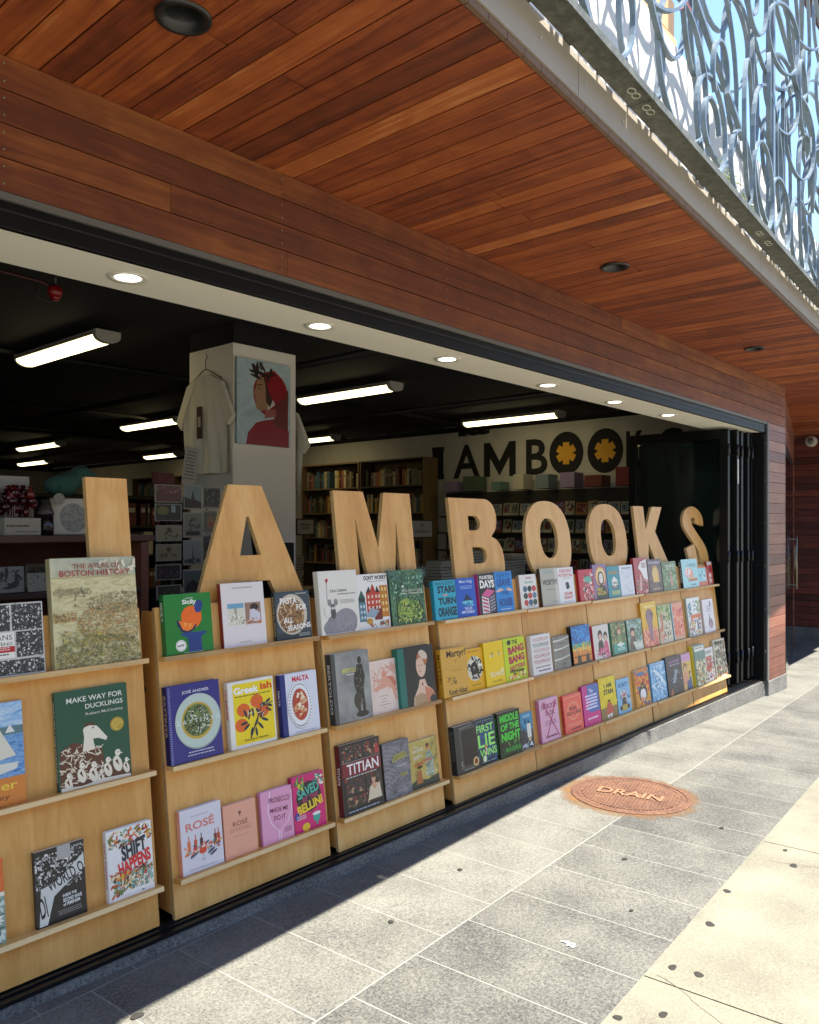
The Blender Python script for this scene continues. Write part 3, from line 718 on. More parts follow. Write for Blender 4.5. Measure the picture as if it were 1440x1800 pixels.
# ================================================================== books on the ledges
M_PAGE = planks('page_block', [(0, 'c9bda0'), (.5, 'ddd3ba'), (1, 'ece4d0')], (4, 200, 4), figure=.4, grain=.4, rough=(.8, .9))
TIER = {1: 'top', 2: 'middle', 3: 'bottom'}
def book(x, w_, h, t, row, cover, spine, label, art=None, spine_art=None, hard=True, extra_lean=0.0, page=True, front_gap=0.0):
    z = LED[row - 1] + zoff(x) + .0015
    s_ = LED[row - 1]
    r = root('book', (x, .075 + KL * s_ - .0015 - front_gap, z), label, 'book', 'books face out on the plywood ledges', rot=(-TH - extra_lean, 0, 0))
    b = MB(); cm = cover if not isinstance(cover, str) else col(cover); sm_ = spine if not isinstance(spine, str) else col(spine)
    if hard:
        b.bbox(0, w_, -t, -t + .0028, 0, h, cm, .0009); b.bbox(0, w_, -.0028, 0, 0, h, cm, .0009); b.bbox(-.0012, .003, -t, 0, 0, h, sm_, .0012)
        ins = .004
    else:
        b.bbox(0, w_, -t, -t + .0009, 0, h, cm, .0003); b.bbox(0, w_, -.0009, 0, 0, h, cm, .0003); b.bbox(-.0006, .0012, -t, 0, 0, h, sm_, .0004); ins = .0004
    A = Art(b, lambda u, v, L: (u * w_, -t - .00025 - .00006 * L, v * h), w_ / h)
    if art: art(A)
    S = Art(b, lambda u, v, L: (-.0014 - .00005 * L, -t * (1 - u) if False else -t * u, v * h), t / h)
    # spine: u runs 0 (back) .. 1 (front); text reads downwards
    if spine_art: spine_art(S)
    b.build('cover', r)
    b = MB(); e = .003 if hard else .001
    b.box(.003, w_ - ins, -t + e, -e, ins, h - ins * .8, M_PAGE); b.build('pages', r)
    return r
def sp(txt, c, v0=.3, v1=.9, u0=.25, u1=.75, bold=.01):
    def f(S):
        S.L += 1; vs, fs = glyphs(txt, bold); m = S.mat(c)
        S.mb.mesh([S.f(u0 + (u1 - u0) * y, v1 - (v1 - v0) * x, S.L) for x, y in vs], fs, m)
    return f
BW = ['1b1b1b', '3a3a38', '6b6a66', 'a5a39c', 'd8d5cc']
EARTH = ['5c4a30', '8a7648', 'b09a60', 'c9b98a', '6a6a44', '9b7a4a']
def halfbook(x1, *a, **k): pass
# ---- display 1 (left edge of the picture)
def a(A):
    A.R(0, 0, 1, 1, 'c9c5bb')
    for (u0, v0, u1, v1, sd) in ((.03, .62, .52, .98, 1), (.55, .62, .98, .98, 2), (.6, .25, .98, .6, 3), (.03, .02, .3, .22, 4), (.33, .02, .98, .22, 5)):
        A.R(u0, v0, u1, v1, '3c3b39'); A.C(u0, v0, u1, v1, 170, .016, BW, sd, el=1.25)
    A.R(.03, .25, .57, .6, 'e8e4d8'); A.R(.03, .33, .57, .41, 'b8252a'); A.T('ITALIANS', .06, .5, .54, .57, '2a2a2a'); A.T('of the', .22, .465, .38, .49, '555555'); A.T('NORTH END', .06, .425, .54, .465, '222222'); A.lines(.08, .345, .52, .4, 2, 'e8cfc8'); A.lines(.1, .27, .5, .31, 1, '444444')
book(.969, .22, .231, .018, 1, 'c9c5bb', '8a8780', 'black and white photo collage paperback with a red band, left of the antique map book', a, hard=False)
M_SEA = photo('map_sea', ['a39a68', 'c4b987', 'd6cb9c', 'b7ad7c'], 14, stretch=(1, 1, 3)); M_TOWN = photo('map_town', ['4c4a30', '8a8052', 'b59a62', 'c0ab76', '6e7048'], 60, stretch=(1, 1, 2.2))
def a(A):
    A.R(0, 0, 1, 1, M_SEA); A.R(0, .82, 1, 1, photo('map_sky', ['9aa38d', 'b8b79a', 'd2c9a5'], 12))
    A.R(0, .815, 1, .825, 'b3a774')
    A.C(.02, .66, .45, .72, 150, .01, ['9a8f68', 'a39870', '8f8560', 'a5996c'], 3, el=2.2); A.C(.36, .47, 1, .68, 520, .01, ['8d8260', '9a8a62', 'a89a70', '857a58'], 4, el=2, ell=(.78, .57, .42, .1)); A.C(.05, .6, .4, .74, 130, .009, ['8f8560', 'a39870'], 14, el=2, ell=(.2, .68, .2, .045))
    A.C(.2, .2, 1, .58, 2000, .0075, ['d2a862', 'c99a5c', '7b734f', '9f8a5a', 'e2c88a', 'b37a4c', '8a8358'], 5, el=1.5, ell=(.72, .38, .46, .19)); A.C(0, .42, .26, .5, 130, .009, ['b98f52', '6b6340', 'd2b476', '9b5f3a'], 6)
    A.C(0, .0, 1, .3, 1300, .01, ['6b6a46', '7f7c50', '9a9058', '605e40', 'b4a050', '8b8650'], 7, el=1.5, ell=(.5, .06, .62, .22)); A.C(.05, .2, .6, .34, 120, .01, ['8d8f5a', 'b5a95a', '5f6a45', 'cdb860'], 8, el=1.8)
    A.C(.2, .5, .95, .76, 26, .011, ['4a4632', '5a543c'], 9, el=.7); A.C(.5, .86, 1, .97, 12, .03, ['d8d0b4', 'e2d9bc'], 10)
    A.T('THE ATLAS OF', .24, .9, .8, .945, '9b4038', .004); A.T('BOSTON HISTORY', .09, .83, .92, .885, 'a5332f', .008)
book(1.216, .307, .37, .03, 1, 'b5ab7e', 'a39a70', 'tall antique map book with a harbour view, standing in front of the plywood letter I', a)
M_WATER = photo('water', ['2f5f96', '4d82b8', '86aecd', '3a6ea8'], 30, stretch=(1, 1, 5))
def a(A):
    A.R(0, .27, 1, 1, M_WATER); A.R(0, .68, 1, .76, '5c7a7c'); A.R(0, .76, 1, 1, photo('clouds', ['5a8fc4', '9dbfd8', 'd5dcd8'], 14, stretch=(1, 1, 3)))
    A.P([(.28, .36), (.62, .3), (.9, .34), (.93, .4), (.3, .42)], 'd9d6c6'); A.P([(.45, .42), (.62, .9), (.66, .9), (.64, .42)], 'c9b188'); A.P([(.66, .44), (.69, .78), (.9, .47)], 'd9d4bd'); A.P([(.2, .44), (.5, .98), (.62, .98), (.58, .44)], 'cda877'); A.P([(.78, .7), (.84, .78), (.9, .7)], 'e2dfd2')
    A.P([(.4, .4), (.62, .38), (.64, .41), (.42, .42)], 'b8382e')
    A.R(0, 0, 1, .27, 'd07d33'); A.T('Wonder', .1, .15, .9, .235, 'e8c63f', .01); A.T('McCloskey', .15, .05, .8, .11, '3a2413')
book(.86, .249, .316, .012, 2, 'd07d33', 'b96a2a', 'sailing boat picture book in blue and orange, cut off by the left edge', a)
def a(A):
    A.R(0, 0, 1, 1, '27523b'); A.T('MAKE WAY FOR', .15, .87, .93, .925, 'e6e2d2', .012); A.T('DUCKLINGS', .4, .79, .93, .84, 'e6e2d2', .012); A.T('Robert McCloskey', .4, .715, .93, .75, 'd8d4c4', .005)
    A.E(.83, .575, .1, .075, 'a88a2c'); A.E(.83, .575, .085, .064, 'c2a443'); A.C(.76, .52, .9, .63, 22, .01, ['a3862c', 'd6bd62'], 2)
    W_, BR_ = 'e6dcc4', '5d3521'
    A.P([(.02, .0), (.03, .4), (.2, .47), (.42, .42), (.6, .35), (.62, .2), (.98, .14), (.98, .0)], BR_)
    A.C(.03, .05, .6, .43, 130, .017, [W_, 'd8ccb0'], 3, el=2.4)
    A.P([(.33, .36), (.36, .5), (.35, .58), (.4, .64), (.5, .63), (.57, .57), (.68, .46), (.66, .43), (.55, .47), (.48, .47), (.5, .36)], W_); A.P([(.355, .6), (.4, .645), (.5, .635), (.54, .6), (.44, .615)], BR_); A.E(.49, .585, .012, .01, BR_)
    for (x, y, s_) in ((.3, .12, 1), (.46, .1, 1.05), (.66, .12, 1), (.8, .16, 1.15), (.12, .06, .9), (.56, .04, .8), (.92, .1, .8)):
        A.E(x, y, .055 * s_, .075 * s_, W_, a=15); A.E(x + .01, y + .1 * s_, .035 * s_, .032 * s_, W_); A.P([(x + .035 * s_, y + .1 * s_), (x + .08 * s_, y + .09 * s_), (x + .035 * s_, y + .085 * s_)], W_); A.P([(x - .03 * s_, y + .03), (x, y + .05), (x + .02 * s_, y - .02)], BR_)
        A.E(x + .02, y + .105 * s_, .006, .005, BR_)
    A.P([(.02, .0), (.98, .0), (.98, .03), (.6, .045), (.3, .02), (.02, .04)], W_)
book(1.213, .256, .322, .016, 2, '27523b', '20402f', 'dark green picture book with white lettering, ducks and a gold seal', a, sp('MAKE WAY FOR DUCKLINGS', 'd8d4c4', .1, .9))
def a(A): A.R(0, .55, 1, 1, 'd9682a'); A.R(0, 0, 1, .55, '8a9c8c'); A.C(0, 0, 1, .5, 60, .05, ['c8d2c4', '5d7264', 'dfe0d0'], 4); A.R(0, .55, 1, .6, 'e6dfc8')
book(.86, .165, .251, .02, 3, 'c8d2c4', 'a9441a', 'orange and grey green book barely showing at the left edge, lowest ledge', a)
def a(A):
    A.R(0, 0, 1, 1, '1a1b1d'); A.C(0, .45, 1, .93, 520, .02, BW, 5, el=1.3); A.R(.45, .82, .72, 1, 'a8a69e')
    A.P([(.04, .02), (.1, .5), (.45, .56), (.98, .82), (.99, .62), (.55, .45), (.35, .36), (.2, .02)], 'cfcdc4')
    A.T('WORLD O', .22, .5, .98, .66, '1a1b1d', .02, rot=17); A.T('DI', .06, .12, .2, .4, '1a1b1d', .02, rot=8); pass
    A.R(0, 0, 0, 0, '1a1b1d'); A.T('UNITE', .75, .93, .96, .96, 'd8d5cc', .01)
    A.T('INSIDE THE', .52, .31, .8, .35, 'e8e5dc', .03, rot=2); A.T('SECOND WAVE', .52, .245, .9, .295, 'e8e5dc', .03, rot=2); A.T('of FEMINISM', .52, .19, .86, .235, 'e8e5dc', .03, rot=2); A.lines(.4, .08, .9, .15, 3, '8d8b85')
book(1.12, .162, .234, .016, 3, '1a1b1d', '2a2a2c', 'black and white protest photo paperback with a hand-painted banner, lowest ledge', a, hard=False)
FOOD = ['c0392b', 'e08a3a', 'd8b040', '5f7a3a', 'b0562f', 'e6d6b0', '2f3a3f', '7fa39a']
def a(A):
    A.C(.05, .74, .97, .97, 130, .03, FOOD, 7); A.C(.05, .07, .97, .4, 240, .032, FOOD, 8); A.C(.5, .1, .97, .3, 60, .03, ['8fb5a5', '5a7f72', 'e8dfc8'], 9)
    A.R(.3, .05, .98, .1, 'e6e2da')
    A.T('SHIFT', .3, .56, .86, .78, '232f3a', .045, rot=12, skew=.15); A.T('HAPPENS', .22, .38, .95, .57, 'd2262c', .045, rot=13, skew=.1); A.lines(.45, .33, .9, .38, 2, '444444')
book(1.357, .168, .233, .022, 3, 'e6e2da', 'd8d4cc', 'white book ringed by drawn food with slanting navy and red capitals, lowest ledge', a, sp('SHIFT HAPPENS', 'a82a2a', .2, .85))
# ---- display 2
def a(A):
    A.T('Sicily', .38, .8, .68, .9, 'f0ede2', .03); A.lines(.45, .905, .62, .925, 1, 'f0ede2'); A.E(.56, .6, .22, .19, 'ee6a1c'); A.P([(.24, .57), (.66, .47), (.6, .38), (.46, .33), (.33, .37), (.25, .48)], '1d2746'); A.P([(.28, .555), (.63, .48), (.56, .4), (.46, .37), (.36, .4)], 'f07a24')
    A.P([(.38, .53), (.46, .5), (.41, .43)], 'f6a04a'); A.P([(.48, .5), (.56, .485), (.5, .42)], 'f6a04a')
    A.E(.72, .77, .085, .11, '27407e', a=-18); A.P([(.62, .66), (.66, .7), (.84, .85), (.8, .83)], '1d2f63')
    A.R(.32, .3, .86, .345, '27407e'); A.R(.4, .265, .78, .3, '27407e'); A.R(.46, .02, .74, .265, '27407e')
    for k in range(5): A.R(.475 + k * .052, .04, .487 + k * .052, .25, '182a5e')
    A.E(.3, .14, .11, .095, 'eeeae0'); A.E(.3, .14, .095, .082, '1b4a2c', 22); A.E(.3, .14, .09, .078, 'eeeae0'); A.T('Italy', .23, .12, .37, .165, '1b1b1b', .03, rot=8); A.lines(.35, .008, .8, .02, 1, 'e8e5dc')
book(1.63, .206, .225, .028, 1, '1f7a2d', '17632a', 'bright green cookbook with an orange slice on a blue column', a, sp('SICILY', 'e8e5dc', .55, .88, .25, .7))
def a(A):
    A.R(.13, .335, .5, .675, 'd8d2bd'); A.R(.13, .6, .5, .675, '6fa3bb'); A.R(.28, .42, .34, .6, 'a9a189'); A.C(.14, .35, .49, .5, 26, .02, ['5c5a48', 'b5ac92', 'efe9d8'], 3)
    A.R(.53, .335, .9, .675, '9a7a66'); A.E(.75, .6, .1, .055, '3a2a24'); A.P([(.62, .38), (.64, .56), (.74, .57), (.88, .5), (.88, .36)], 'cfcbd2'); A.C(.54, .34, .9, .42, 26, .02, ['c0714a', '8a4a30', 'd8a27a'], 4)
    A.lines(.25, .9, .75, .93, 2, '8a8580'); A.lines(.35, .05, .65, .07, 1, '8a8580')
book(1.889, .213, .255, .02, 1, 'e2d8d2', '7a2420', 'plain pinkish white book with two small square photographs on its cover', a)
def a(A):
    A.R(0, 0, 1, 1, '3f4a50'); A.R(.0, .0, 1, .15, '2f3a40'); A.E(.46, .52, .44, .42, 'c9bda6'); A.E(.44, .5, .37, .36, '8a6a48'); A.C(.08, .16, .8, .86, 220, .035, ['c8a06a', '6b4526', 'a3763f', 'e2c89a', '4a3220', '8f5c34'], 5, el=2.2, ell=(.44, .5, .36, .34))
    A.T('PASTA', .14, .74, .62, .87, 'eeeae0', .03); A.T('FOR', .6, .6, .9, .72, 'eeeae0', .03); A.T('ALL', .2, .35, .48, .46, 'eeeae0', .03); A.T('SEASONS', .3, .2, .98, .31, 'eeeae0', .03, rot=4); A.lines(.6, .04, .95, .12, 3, 'b8b4aa'); A.lines(.6, .91, .92, .95, 1, 'c8c4ba')
book(2.156, .191, .206, .022, 1, '37444a', '2c383d', 'dark slate cookbook with a round plate of pasta', a, sp('PASTA FOR ALL SEASONS', 'b8a47a', .1, .9))
M_NAVY = '322f78'
def a(A):
    A.R(.0, 0, .055, 1, M_NAVY); 
    for k in range(34): A.P([(.015, .01 + k * .029), (.05, .01 + k * .029), (.05, .022 + k * .029), (.015, .022 + k * .029)], '8f93b8')
    A.T('JOSÉ ANDRÉS', .27, .87, .78, .925, 'e2e0e4', .012); A.E(.55, .5, .44, .36, '93a394', 40); A.E(.545, .51, .43, .35, 'bccabb', 40); A.E(.53, .51, .3, .24, 'c4a23a', 32); A.E(.53, .515, .265, .21, '6d7a44', 30)
    A.C(.26, .3, .8, .73, 330, .022, ['2f4a22', '4c6a30', '1f3018', '8a9a62', 'cfd2bb', '3a2c22'], 6, el=2.4, ell=(.53, .515, .24, .19))
    A.T('Z A Y T I N Y A', .13, .485, .97, .54, 'dfe2da', .004); A.lines(.32, .09, .82, .125, 1, 'c4c2d0'); A.lines(.3, .055, .84, .085, 1, 'c4c2d0')
book(1.616, .228, .283, .03, 2, M_NAVY, '1d1c4a', 'deep blue cookbook with a big round white bowl of greens', a, sp('ZAYTINYA', 'c0a070', .35, .9))
def a(A):
    A.R(.1, .05, .97, .96, 'ebcf1f'); A.T('Greek', .12, .8, .66, .91, 'f0eee6', .035); A.T('ish', .7, .82, .96, .93, 'd9471e', .04); A.lines(.13, .745, .95, .775, 1, '4a3a20')
    for (x, y) in ((.3, .56), (.24, .34), (.6, .66), (.72, .5)): A.E(x, y, .14, .1, 'dd6424')
    LF = '1c2a3a'
    for (x, y, an, l) in ((.42, .48, 75, .15), (.5, .5, 95, .13), (.34, .5, 110, .13), (.62, .5, 130, .14), (.3, .36, 10, .13), (.35, .3, 35, .13), (.45, .22, 70, .12), (.55, .2, 95, .13), (.65, .28, 130, .14), (.75, .36, 155, .14), (.74, .6, 10, .13), (.84, .63, 30, .12), (.85, .5, 150, .12), (.88, .56, 160, .1), (.56, .34, 60, .14), (.7, .44, 40, .13)):
        A.E(x, y, l * .62, .021, LF, a=an)
    A.P([(.4, .12), (.43, .12), (.7, .55), (.95, .6), (.95, .615), (.68, .565)], LF); A.C(.35, .4, .9, .65, 20, .02, ['c23a22', 'e8e0b0'], 8, el=2.5); A.T('Georgina Hayden', .28, .08, .8, .125, '5a4a18', .006)
book(1.885, .225, .26, .026, 2, 'e6e0d2', 'ddd6c6', 'yellow cookbook in a white border with orange fruit and black leaves', a, sp('Greekish', 'c24a34', .45, .9, .3, .85, .03))
def a(A):
    A.R(.0, .0, .13, 1, '1f2c6e'); A.T('MALTA', .32, .86, .78, .945, 'cf2138', .04); A.E(.47, .46, .33, .38, 'b9bab8', 44, a=4); A.E(.49, .47, .32, .37, 'ece9e4', 44, a=4)
    for k in range(40):
        t = 6.283 * k / 40; A.E(.49 + .29 * math.cos(t), .47 + .34 * math.sin(t), .016, .011, '2a2f3c', 6)
    A.E(.49, .48, .21, .26, 'b3452c', 36, a=4); A.C(.3, .25, .7, .72, 60, .045, ['e2c8a0', 'cf8a5a', 'f0e2c4', 'a83a24', 'd8b080'], 5, el=1.3, ell=(.49, .48, .16, .2)); A.lines(.3, .03, .9, .045, 1, '888888')
book(2.145, .201, .256, .028, 2, 'd9d9dd', '1c2a70', 'white cookbook with a navy spine and an oval dish of red food', a, sp('MALTA', 'e2e2e8', .5, .75, .3, .75, .02))
def a(A):
    A.R(0, 0, 1, 1, 'd8d2d4'); A.T('ROSÉ', .12, .66, .82, .82, 'd07f74', .03, rot=2); A.lines(.25, .84, .7, .88, 1, 'b8a8a4')
    for (x, c) in ((.3, 'c4572e'), (.44, '4a2a24'), (.78, '7a3a24'), (.86, 'b8482e'), (.14, 'd8704a')): A.R(x, .32, x + .075, .5, c); A.R(x + .027, .5, x + .05, .58, c)
    A.C(.08, .28, .95, .42, 70, .028, ['d8503a', 'e8a04a', '3a3f58', 'c8382e', '8fb0a8', 'f0d0b8'], 6); A.E(.5, .3, .09, .05, 'd2452e'); A.R(.49, .16, .51, .26, 'b8a8b8'); A.E(.5, .16, .06, .012, 'b8a8b8')
    for (x, y) in ((.28, .27), (.75, .22), (.7, .26)): A.E(x, y, .1, .022, '4c4c5c', a=25)
    A.lines(.15, .04, .8, .06, 1, '9a8a90')
book(1.639, .178, .229, .022, 3, 'cbbfc6', 'dd8f72', 'pale cocktail book with tall pink capitals, bottles and glasses, lowest ledge', a, sp('THE ROSE BOOK', 'e8c4b0', .3, .9))
def a(A):
    A.T('ROSÉ', .27, .57, .73, .68, '8f4f38', .01); A.T('COCKTAILS', .18, .47, .82, .54, 'b97a5c', .006); A.E(.5, .81, .04, .03, '6a3a2c'); A.R(.49, .74, .51, .8, '6a3a2c'); A.lines(.25, .35, .75, .39, 2, 'c9937a'); A.lines(.35, .1, .65, .12, 1, 'c9937a')
book(1.826, .154, .199, .02, 3, 'e4a385', 'cf8a6e', 'peach coloured little cocktail book with a small wine glass on top', a)
def a(A):
    W_ = 'f0dde4'
    for q in ([(.3, .98), (.19, .6), (.3, .35), (.5, .2), (.5, .02)], [(.98, .9), (.95, .5), (.8, .32), (.56, .2), (.56, .02)]):
        for p0, p1 in zip(q, q[1:]): A.P([(p0[0], p0[1]), (p0[0] + .022, p0[1]), (p1[0] + .022, p1[1]), (p1[0], p1[1])], W_)
    A.T('PROSECCO', .25, .74, .92, .84, '6a2a44', .006, rot=-4); A.T('MADE ME', .28, .56, .85, .64, '6a2a44', .006, rot=-4); A.T('DO IT', .38, .4, .75, .49, '6a2a44', .006, rot=-4)
    A.lines(.68, .12, .92, .22, 4, '8a5a70'); A.C(.4, .24, .6, .34, 8, .01, ['8a5a70'], 3)
book(2.005, .161, .207, .02, 3, 'e09bb6', 'c9809c', 'pink book with a thin white champagne glass outline and jumbled letters', a)
def a(A):
    A.E(.5, .6, .4, .28, '2e2024', 12); A.T('SAVED', .15, .62, .83, .8, '45b09a', .03, rot=10); A.T('BY THE', .3, .53, .8, .62, 'b03a6a', .02, rot=9); A.T('BELLINI', .12, .36, .92, .52, 'e8c42c', .045, rot=10)
    A.E(.7, .2, .11, .09, '3aa08a'); A.R(.68, .06, .73, .15, '3aa08a'); A.E(.7, .26, .13, .03, 'e8e0d8'); A.C(.1, .75, .35, .95, 26, .04, ['5a9a4a', 'e0c83a', '2f6a3a'], 2); A.C(.7, .75, .95, .97, 22, .04, ['5aa08a', 'e8d8c0', '2f6a5a'], 3); A.E(.1, .3, .08, .07, '4a3a8a'); A.E(.35, .08, .12, .07, 'e0b82c'); A.lines(.08, .22, .38, .3, 3, 'e8d0dc')
book(2.167, .175, .229, .022, 3, 'cf1e6a', '9a154e', 'magenta book with big green and yellow slanting capitals on a black shape', a)
# ---- display 3
def a(A):
    A.E(.52, .14, .4, .2, '8a8688', 30); A.E(.35, .1, .3, .15, '8a8688', 30); A.E(.63, .2, .3, .19, '918d8e', 30); A.C(.15, .02, .9, .34, 160, .014, ['7a7678', 'a09c9c', '989495'], 4, ell=(.55, .15, .36, .17)); A.R(0, 0, 1, .012, 'ddd8cc')
    A.E(.32, .34, .065, .1, '55534f'); A.E(.32, .43, .055, .05, '6b6964'); A.E(.24, .5, .05, .055, '8d8a84'); A.E(.4, .5, .05, .055, '8d8a84'); A.E(.3, .41, .022, .018, 'e2ded2', 10); A.E(.345, .41, .022, .018, 'e2ded2', 10)
    for q in ([(.2, .8), (.18, .55), (.3, .36)], [(.08, .44), (.1, .3), (.28, .22)]):
        for p0, p1 in zip(q, q[1:]): A.P([p0, (p0[0] + .01, p0[1]), (p1[0] + .01, p1[1]), p1], '8d8a84')
    A.P([(.17, .86), (.2, .8), (.25, .86), (.21, .88)], 'b8242c'); A.T('Leo Lionni', .28, .66, .7, .71, '5a5854', .0); A.lines(.45, .6, .95, .63, 1, '7a7874'); A.lines(.5, .46, .9, .53, 3, 'a8a49c')
book(2.4, .24, .284, .03, 1, 'e2dccd', 'd5cfbf', 'cream picture book with a small grey animal on rounded boulders', a)
def a(A):
    A.T("DON'T WORRY", .25, .89, .97, .97, '1c1c1c', .035); A.lines(.35, .84, .95, .87, 1, '9a968e')
    A.R(.03, .15, .25, .5, '5f7f8c'); A.R(.04, .5, .24, .58, '2c3f3c'); A.P([(.04, .58), (.14, .72), (.24, .58)], '3a5a52'); A.R(.28, .3, .72, .66, 'c0412e'); A.P([(.28, .66), (.38, .78), (.44, .66)], '35241f'); A.P([(.4, .66), (.5, .83), (.6, .66)], 'b8382a'); A.P([(.58, .66), (.64, .78), (.72, .66)], '35241f'); A.R(.72, .2, .98, .78, 'bf7a22'); A.R(.5, .16, .75, .4, '7a2a24')
    for x in (.33, .45, .57, .66): 
        for y in (.56, .46, .36): A.R(x, y, x + .05, y + .055, 'e6cdb8')
    for x in (.78, .88):
        for y in (.68, .55, .42, .3): A.R(x, y, x + .05, y + .06, 'e8d28a')
    for x in (.07, .16):
        for y in (.4, .3, .2): A.R(x, y, x + .05, y + .05, 'c8d8dc')
    A.P([(.2, .24), (.4, .38), (.66, .33), (.5, .2)], '8fa3ac'); A.E(.33, .15, .1, .05, 'c08a2a'); A.C(.25, .03, .95, .12, 18, .03, ['5d6f68', 'a8362c', 'c9a84a'], 5)
book(2.647, .214, .261, .012, 1, 'e8e4da', 'd8d4ca', 'white picture book with drawn red, blue and ochre townhouses', a, hard=False, front_gap=.004)
M_JUN = photo('jungle', ['1c2b22', '35513a', '5f8a5c', '274034', '86a56c'], 26)
def a(A):
    A.R(0, 0, 1, 1, M_JUN)
    for x in (.15, .22, .82, .9, .5, .35): A.R(x, .05, x + .025, .9, '2b3a30')
    for cx, cy in ((.18, .88), (.85, .82), (.95, .92), (.06, .95)):
        for k in range(11): A.E(cx + .09 * math.cos(k * .57), cy + .05 * math.sin(k * .57), .09, .008, '57756a', 10, a=k * 33)
    A.E(.42, .28, .26, .2, '8fa34a', 18); A.C(.15, .05, .9, .5, 240, .03, ['a9b650', '6a8a3c', 'c4cc70', '33492c', '4f7040'], 6, el=1.4, ell=(.5, .22, .4, .24)); A.C(.05, .5, .98, .98, 120, .03, ['6fa08a', '2f4a3a', '4a7a60', '9abfa0', '23382c'], 7)
    A.E(.36, .7, .03, .025, 'e0ddd0'); A.T('THE WORLD OF COLOR', .3, .6, .92, .635, 'dcd8c4', .006); A.T('The Art of Painting Forests', .28, .545, .95, .585, 'e6e2cc', .01)
book(2.867, .253, .271, .024, 1, '2d4434', '24382c', 'green jungle painting book with palm fronds', a)
def a(A):
    A.R(0, 0, 1, 1, photo('bronze_bg', ['8d8c84', 'a3a198', '7c7b75', 'b0aea3'], 3, distort=0)); A.R(0, 0, .1, 1, '4a4a46'); A.T('BERTOLDO', .27, .7, .77, .765, 'd8cc4a', .012); A.lines(.38, .65, .72, .68, 1, 'e0dcd0')
    D_ = '37342c'
    A.E(.74, .86, .055, .055, D_); A.P([(.66, .8), (.8, .8), (.86, .62), (.8, .45), (.82, .12), (.74, .12), (.72, .4), (.68, .12), (.6, .12), (.62, .45), (.58, .6)], D_); A.P([(.58, .68), (.64, .72), (.62, .5), (.66, .42), (.6, .4), (.55, .55)], D_); A.E(.62, .28, .1, .12, '453f33'); A.E(.72, .08, .17, .045, '33302a'); A.C(.58, .15, .85, .84, 60, .018, ['6f6a58', '5a5446', '23211c'], 5, el=1.6, ell=(.71, .5, .09, .34))
book(2.43, .236, .309, .036, 2, 'a3a29a', '3c3c39', 'tall grey art book with a dark bronze statue', a, sp('BERTOLDO', 'c8c6bc', .15, .85, .3, .75, .02))
def a(A):
    Rr = 'cf7a5c'; A.C(.1, .45, .98, .85, 60, .05, ['dda58c', 'd38a6c', 'e6c0aa'], 4, el=3); A.E(.55, .72, .09, .07, 'd9947a'); A.P([(.5, .68), (.62, .68), (.8, .6), (.9, .5), (.95, .2), (.9, .2), (.8, .42), (.6, .5), (.2, .42), (.1, .46), (.4, .58)], 'dd9f85'); A.P([(.62, .68), (.85, .66), (.97, .5), (.9, .45), (.78, .58)], Rr)
    for k, (u0, u1) in enumerate(((.3, .65), (.38, .56), (.35, .62), (.26, .72), (.42, .5))): A.lines(u0, .3 - k * .055, u1, .325 - k * .055, 1, '9a8478')
    A.C(.8, .75, .98, .98, 14, .03, ['d8a08a'], 4, el=4)
book(2.679, .184, .246, .018, 2, 'e6cfbd', 'd8bfac', 'pale book with a red chalk figure sketch between two darker art books', a, hard=False)
def a(A):
    A.R(0, 0, .17, 1, '1f6a5c'); A.R(.17, 0, 1, 1, '272827'); sk_ = 'dcb79c'
    A.P([(.33, 0), (.36, .14), (.5, .3), (.55, .42), (.7, .42), (.75, .3), (.92, .2), (.98, .06), (.96, 0)], sk_); A.P([(.68, .3), (.92, .2), (.98, .06), (.96, 0), (.7, 0)], 'c77f5c'); A.P([(.36, .02), (.38, .16), (.56, .2), (.7, .15), (.72, 0)], 'b0906a'); A.P([(.82, .0), (.8, .08), (.9, .14), (.98, .08), (.98, 0)], '2c3438')
    A.E(.62, .66, .14, .2, sk_); A.E(.67, .78, .155, .13, 'b06a40', a=-20); A.E(.6, .64, .11, .16, sk_); A.E(.7, .84, .13, .07, 'd2c0a4', a=-30); A.E(.55, .665, .018, .009, '4a3226'); A.E(.64, .665, .018, .009, '4a3226'); A.P([(.585, .66), (.6, .66), (.6, .6), (.575, .6)], 'c99c80'); A.E(.59, .565, .03, .01, 'b0584a'); A.E(.62, .34, .02, .025, '7a2a22')
book(2.865, .264, .285, .036, 2, '272827', '1f6a5c', 'black art book with a teal spine and a painted half-length lady', a)
def a(A):
    A.R(0, 0, 1, 1, '201d1c')
    for i, (u0, v0, u1, v1) in enumerate(((.05, .74, .33, .97), (.35, .74, .57, .97), (.59, .74, .79, .97), (.81, .74, .97, .97), (.08, .28, .56, .52), (.58, .1, .97, .52), (.08, .1, .33, .26), (.35, .1, .56, .26))):
        A.R(u0, v0, u1, v1, '3a3230'); A.C(u0 + .01, v0 + .01, u1 - .01, v1 - .01, 34, .025, ['6a3a2c', '221c1a', 'b08a6a', '46402f', '8a2a24', '5c5f58'], 20 + i, el=1.2)
    A.P([(.86, .76), (.88, .9), (.95, .9), (.96, .76)], 'b83a34'); A.P([(.6, .12), (.66, .3), (.76, .36), (.92, .32), (.95, .12)], 'd6c4a4'); A.E(.77, .41, .05, .06, 'cf9c7a'); A.E(.78, .455, .055, .035, '4a2c20'); A.P([(.7, .32), (.77, .36), (.86, .33), (.8, .25)], 'cf9c7a')
    A.R(.02, .54, .98, .73, '7a1c28'); A.T('TITIAN', .14, .56, .93, .71, 'ece8e0', .012); A.R(.02, .735, .98, .74, 'b8b0a8'); A.lines(.1, .5, .9, .53, 1, 'c8c0b8'); A.R(0, 0, 1, .07, '1f2630'); A.lines(.1, .02, .9, .05, 1, 'a8b0b8')
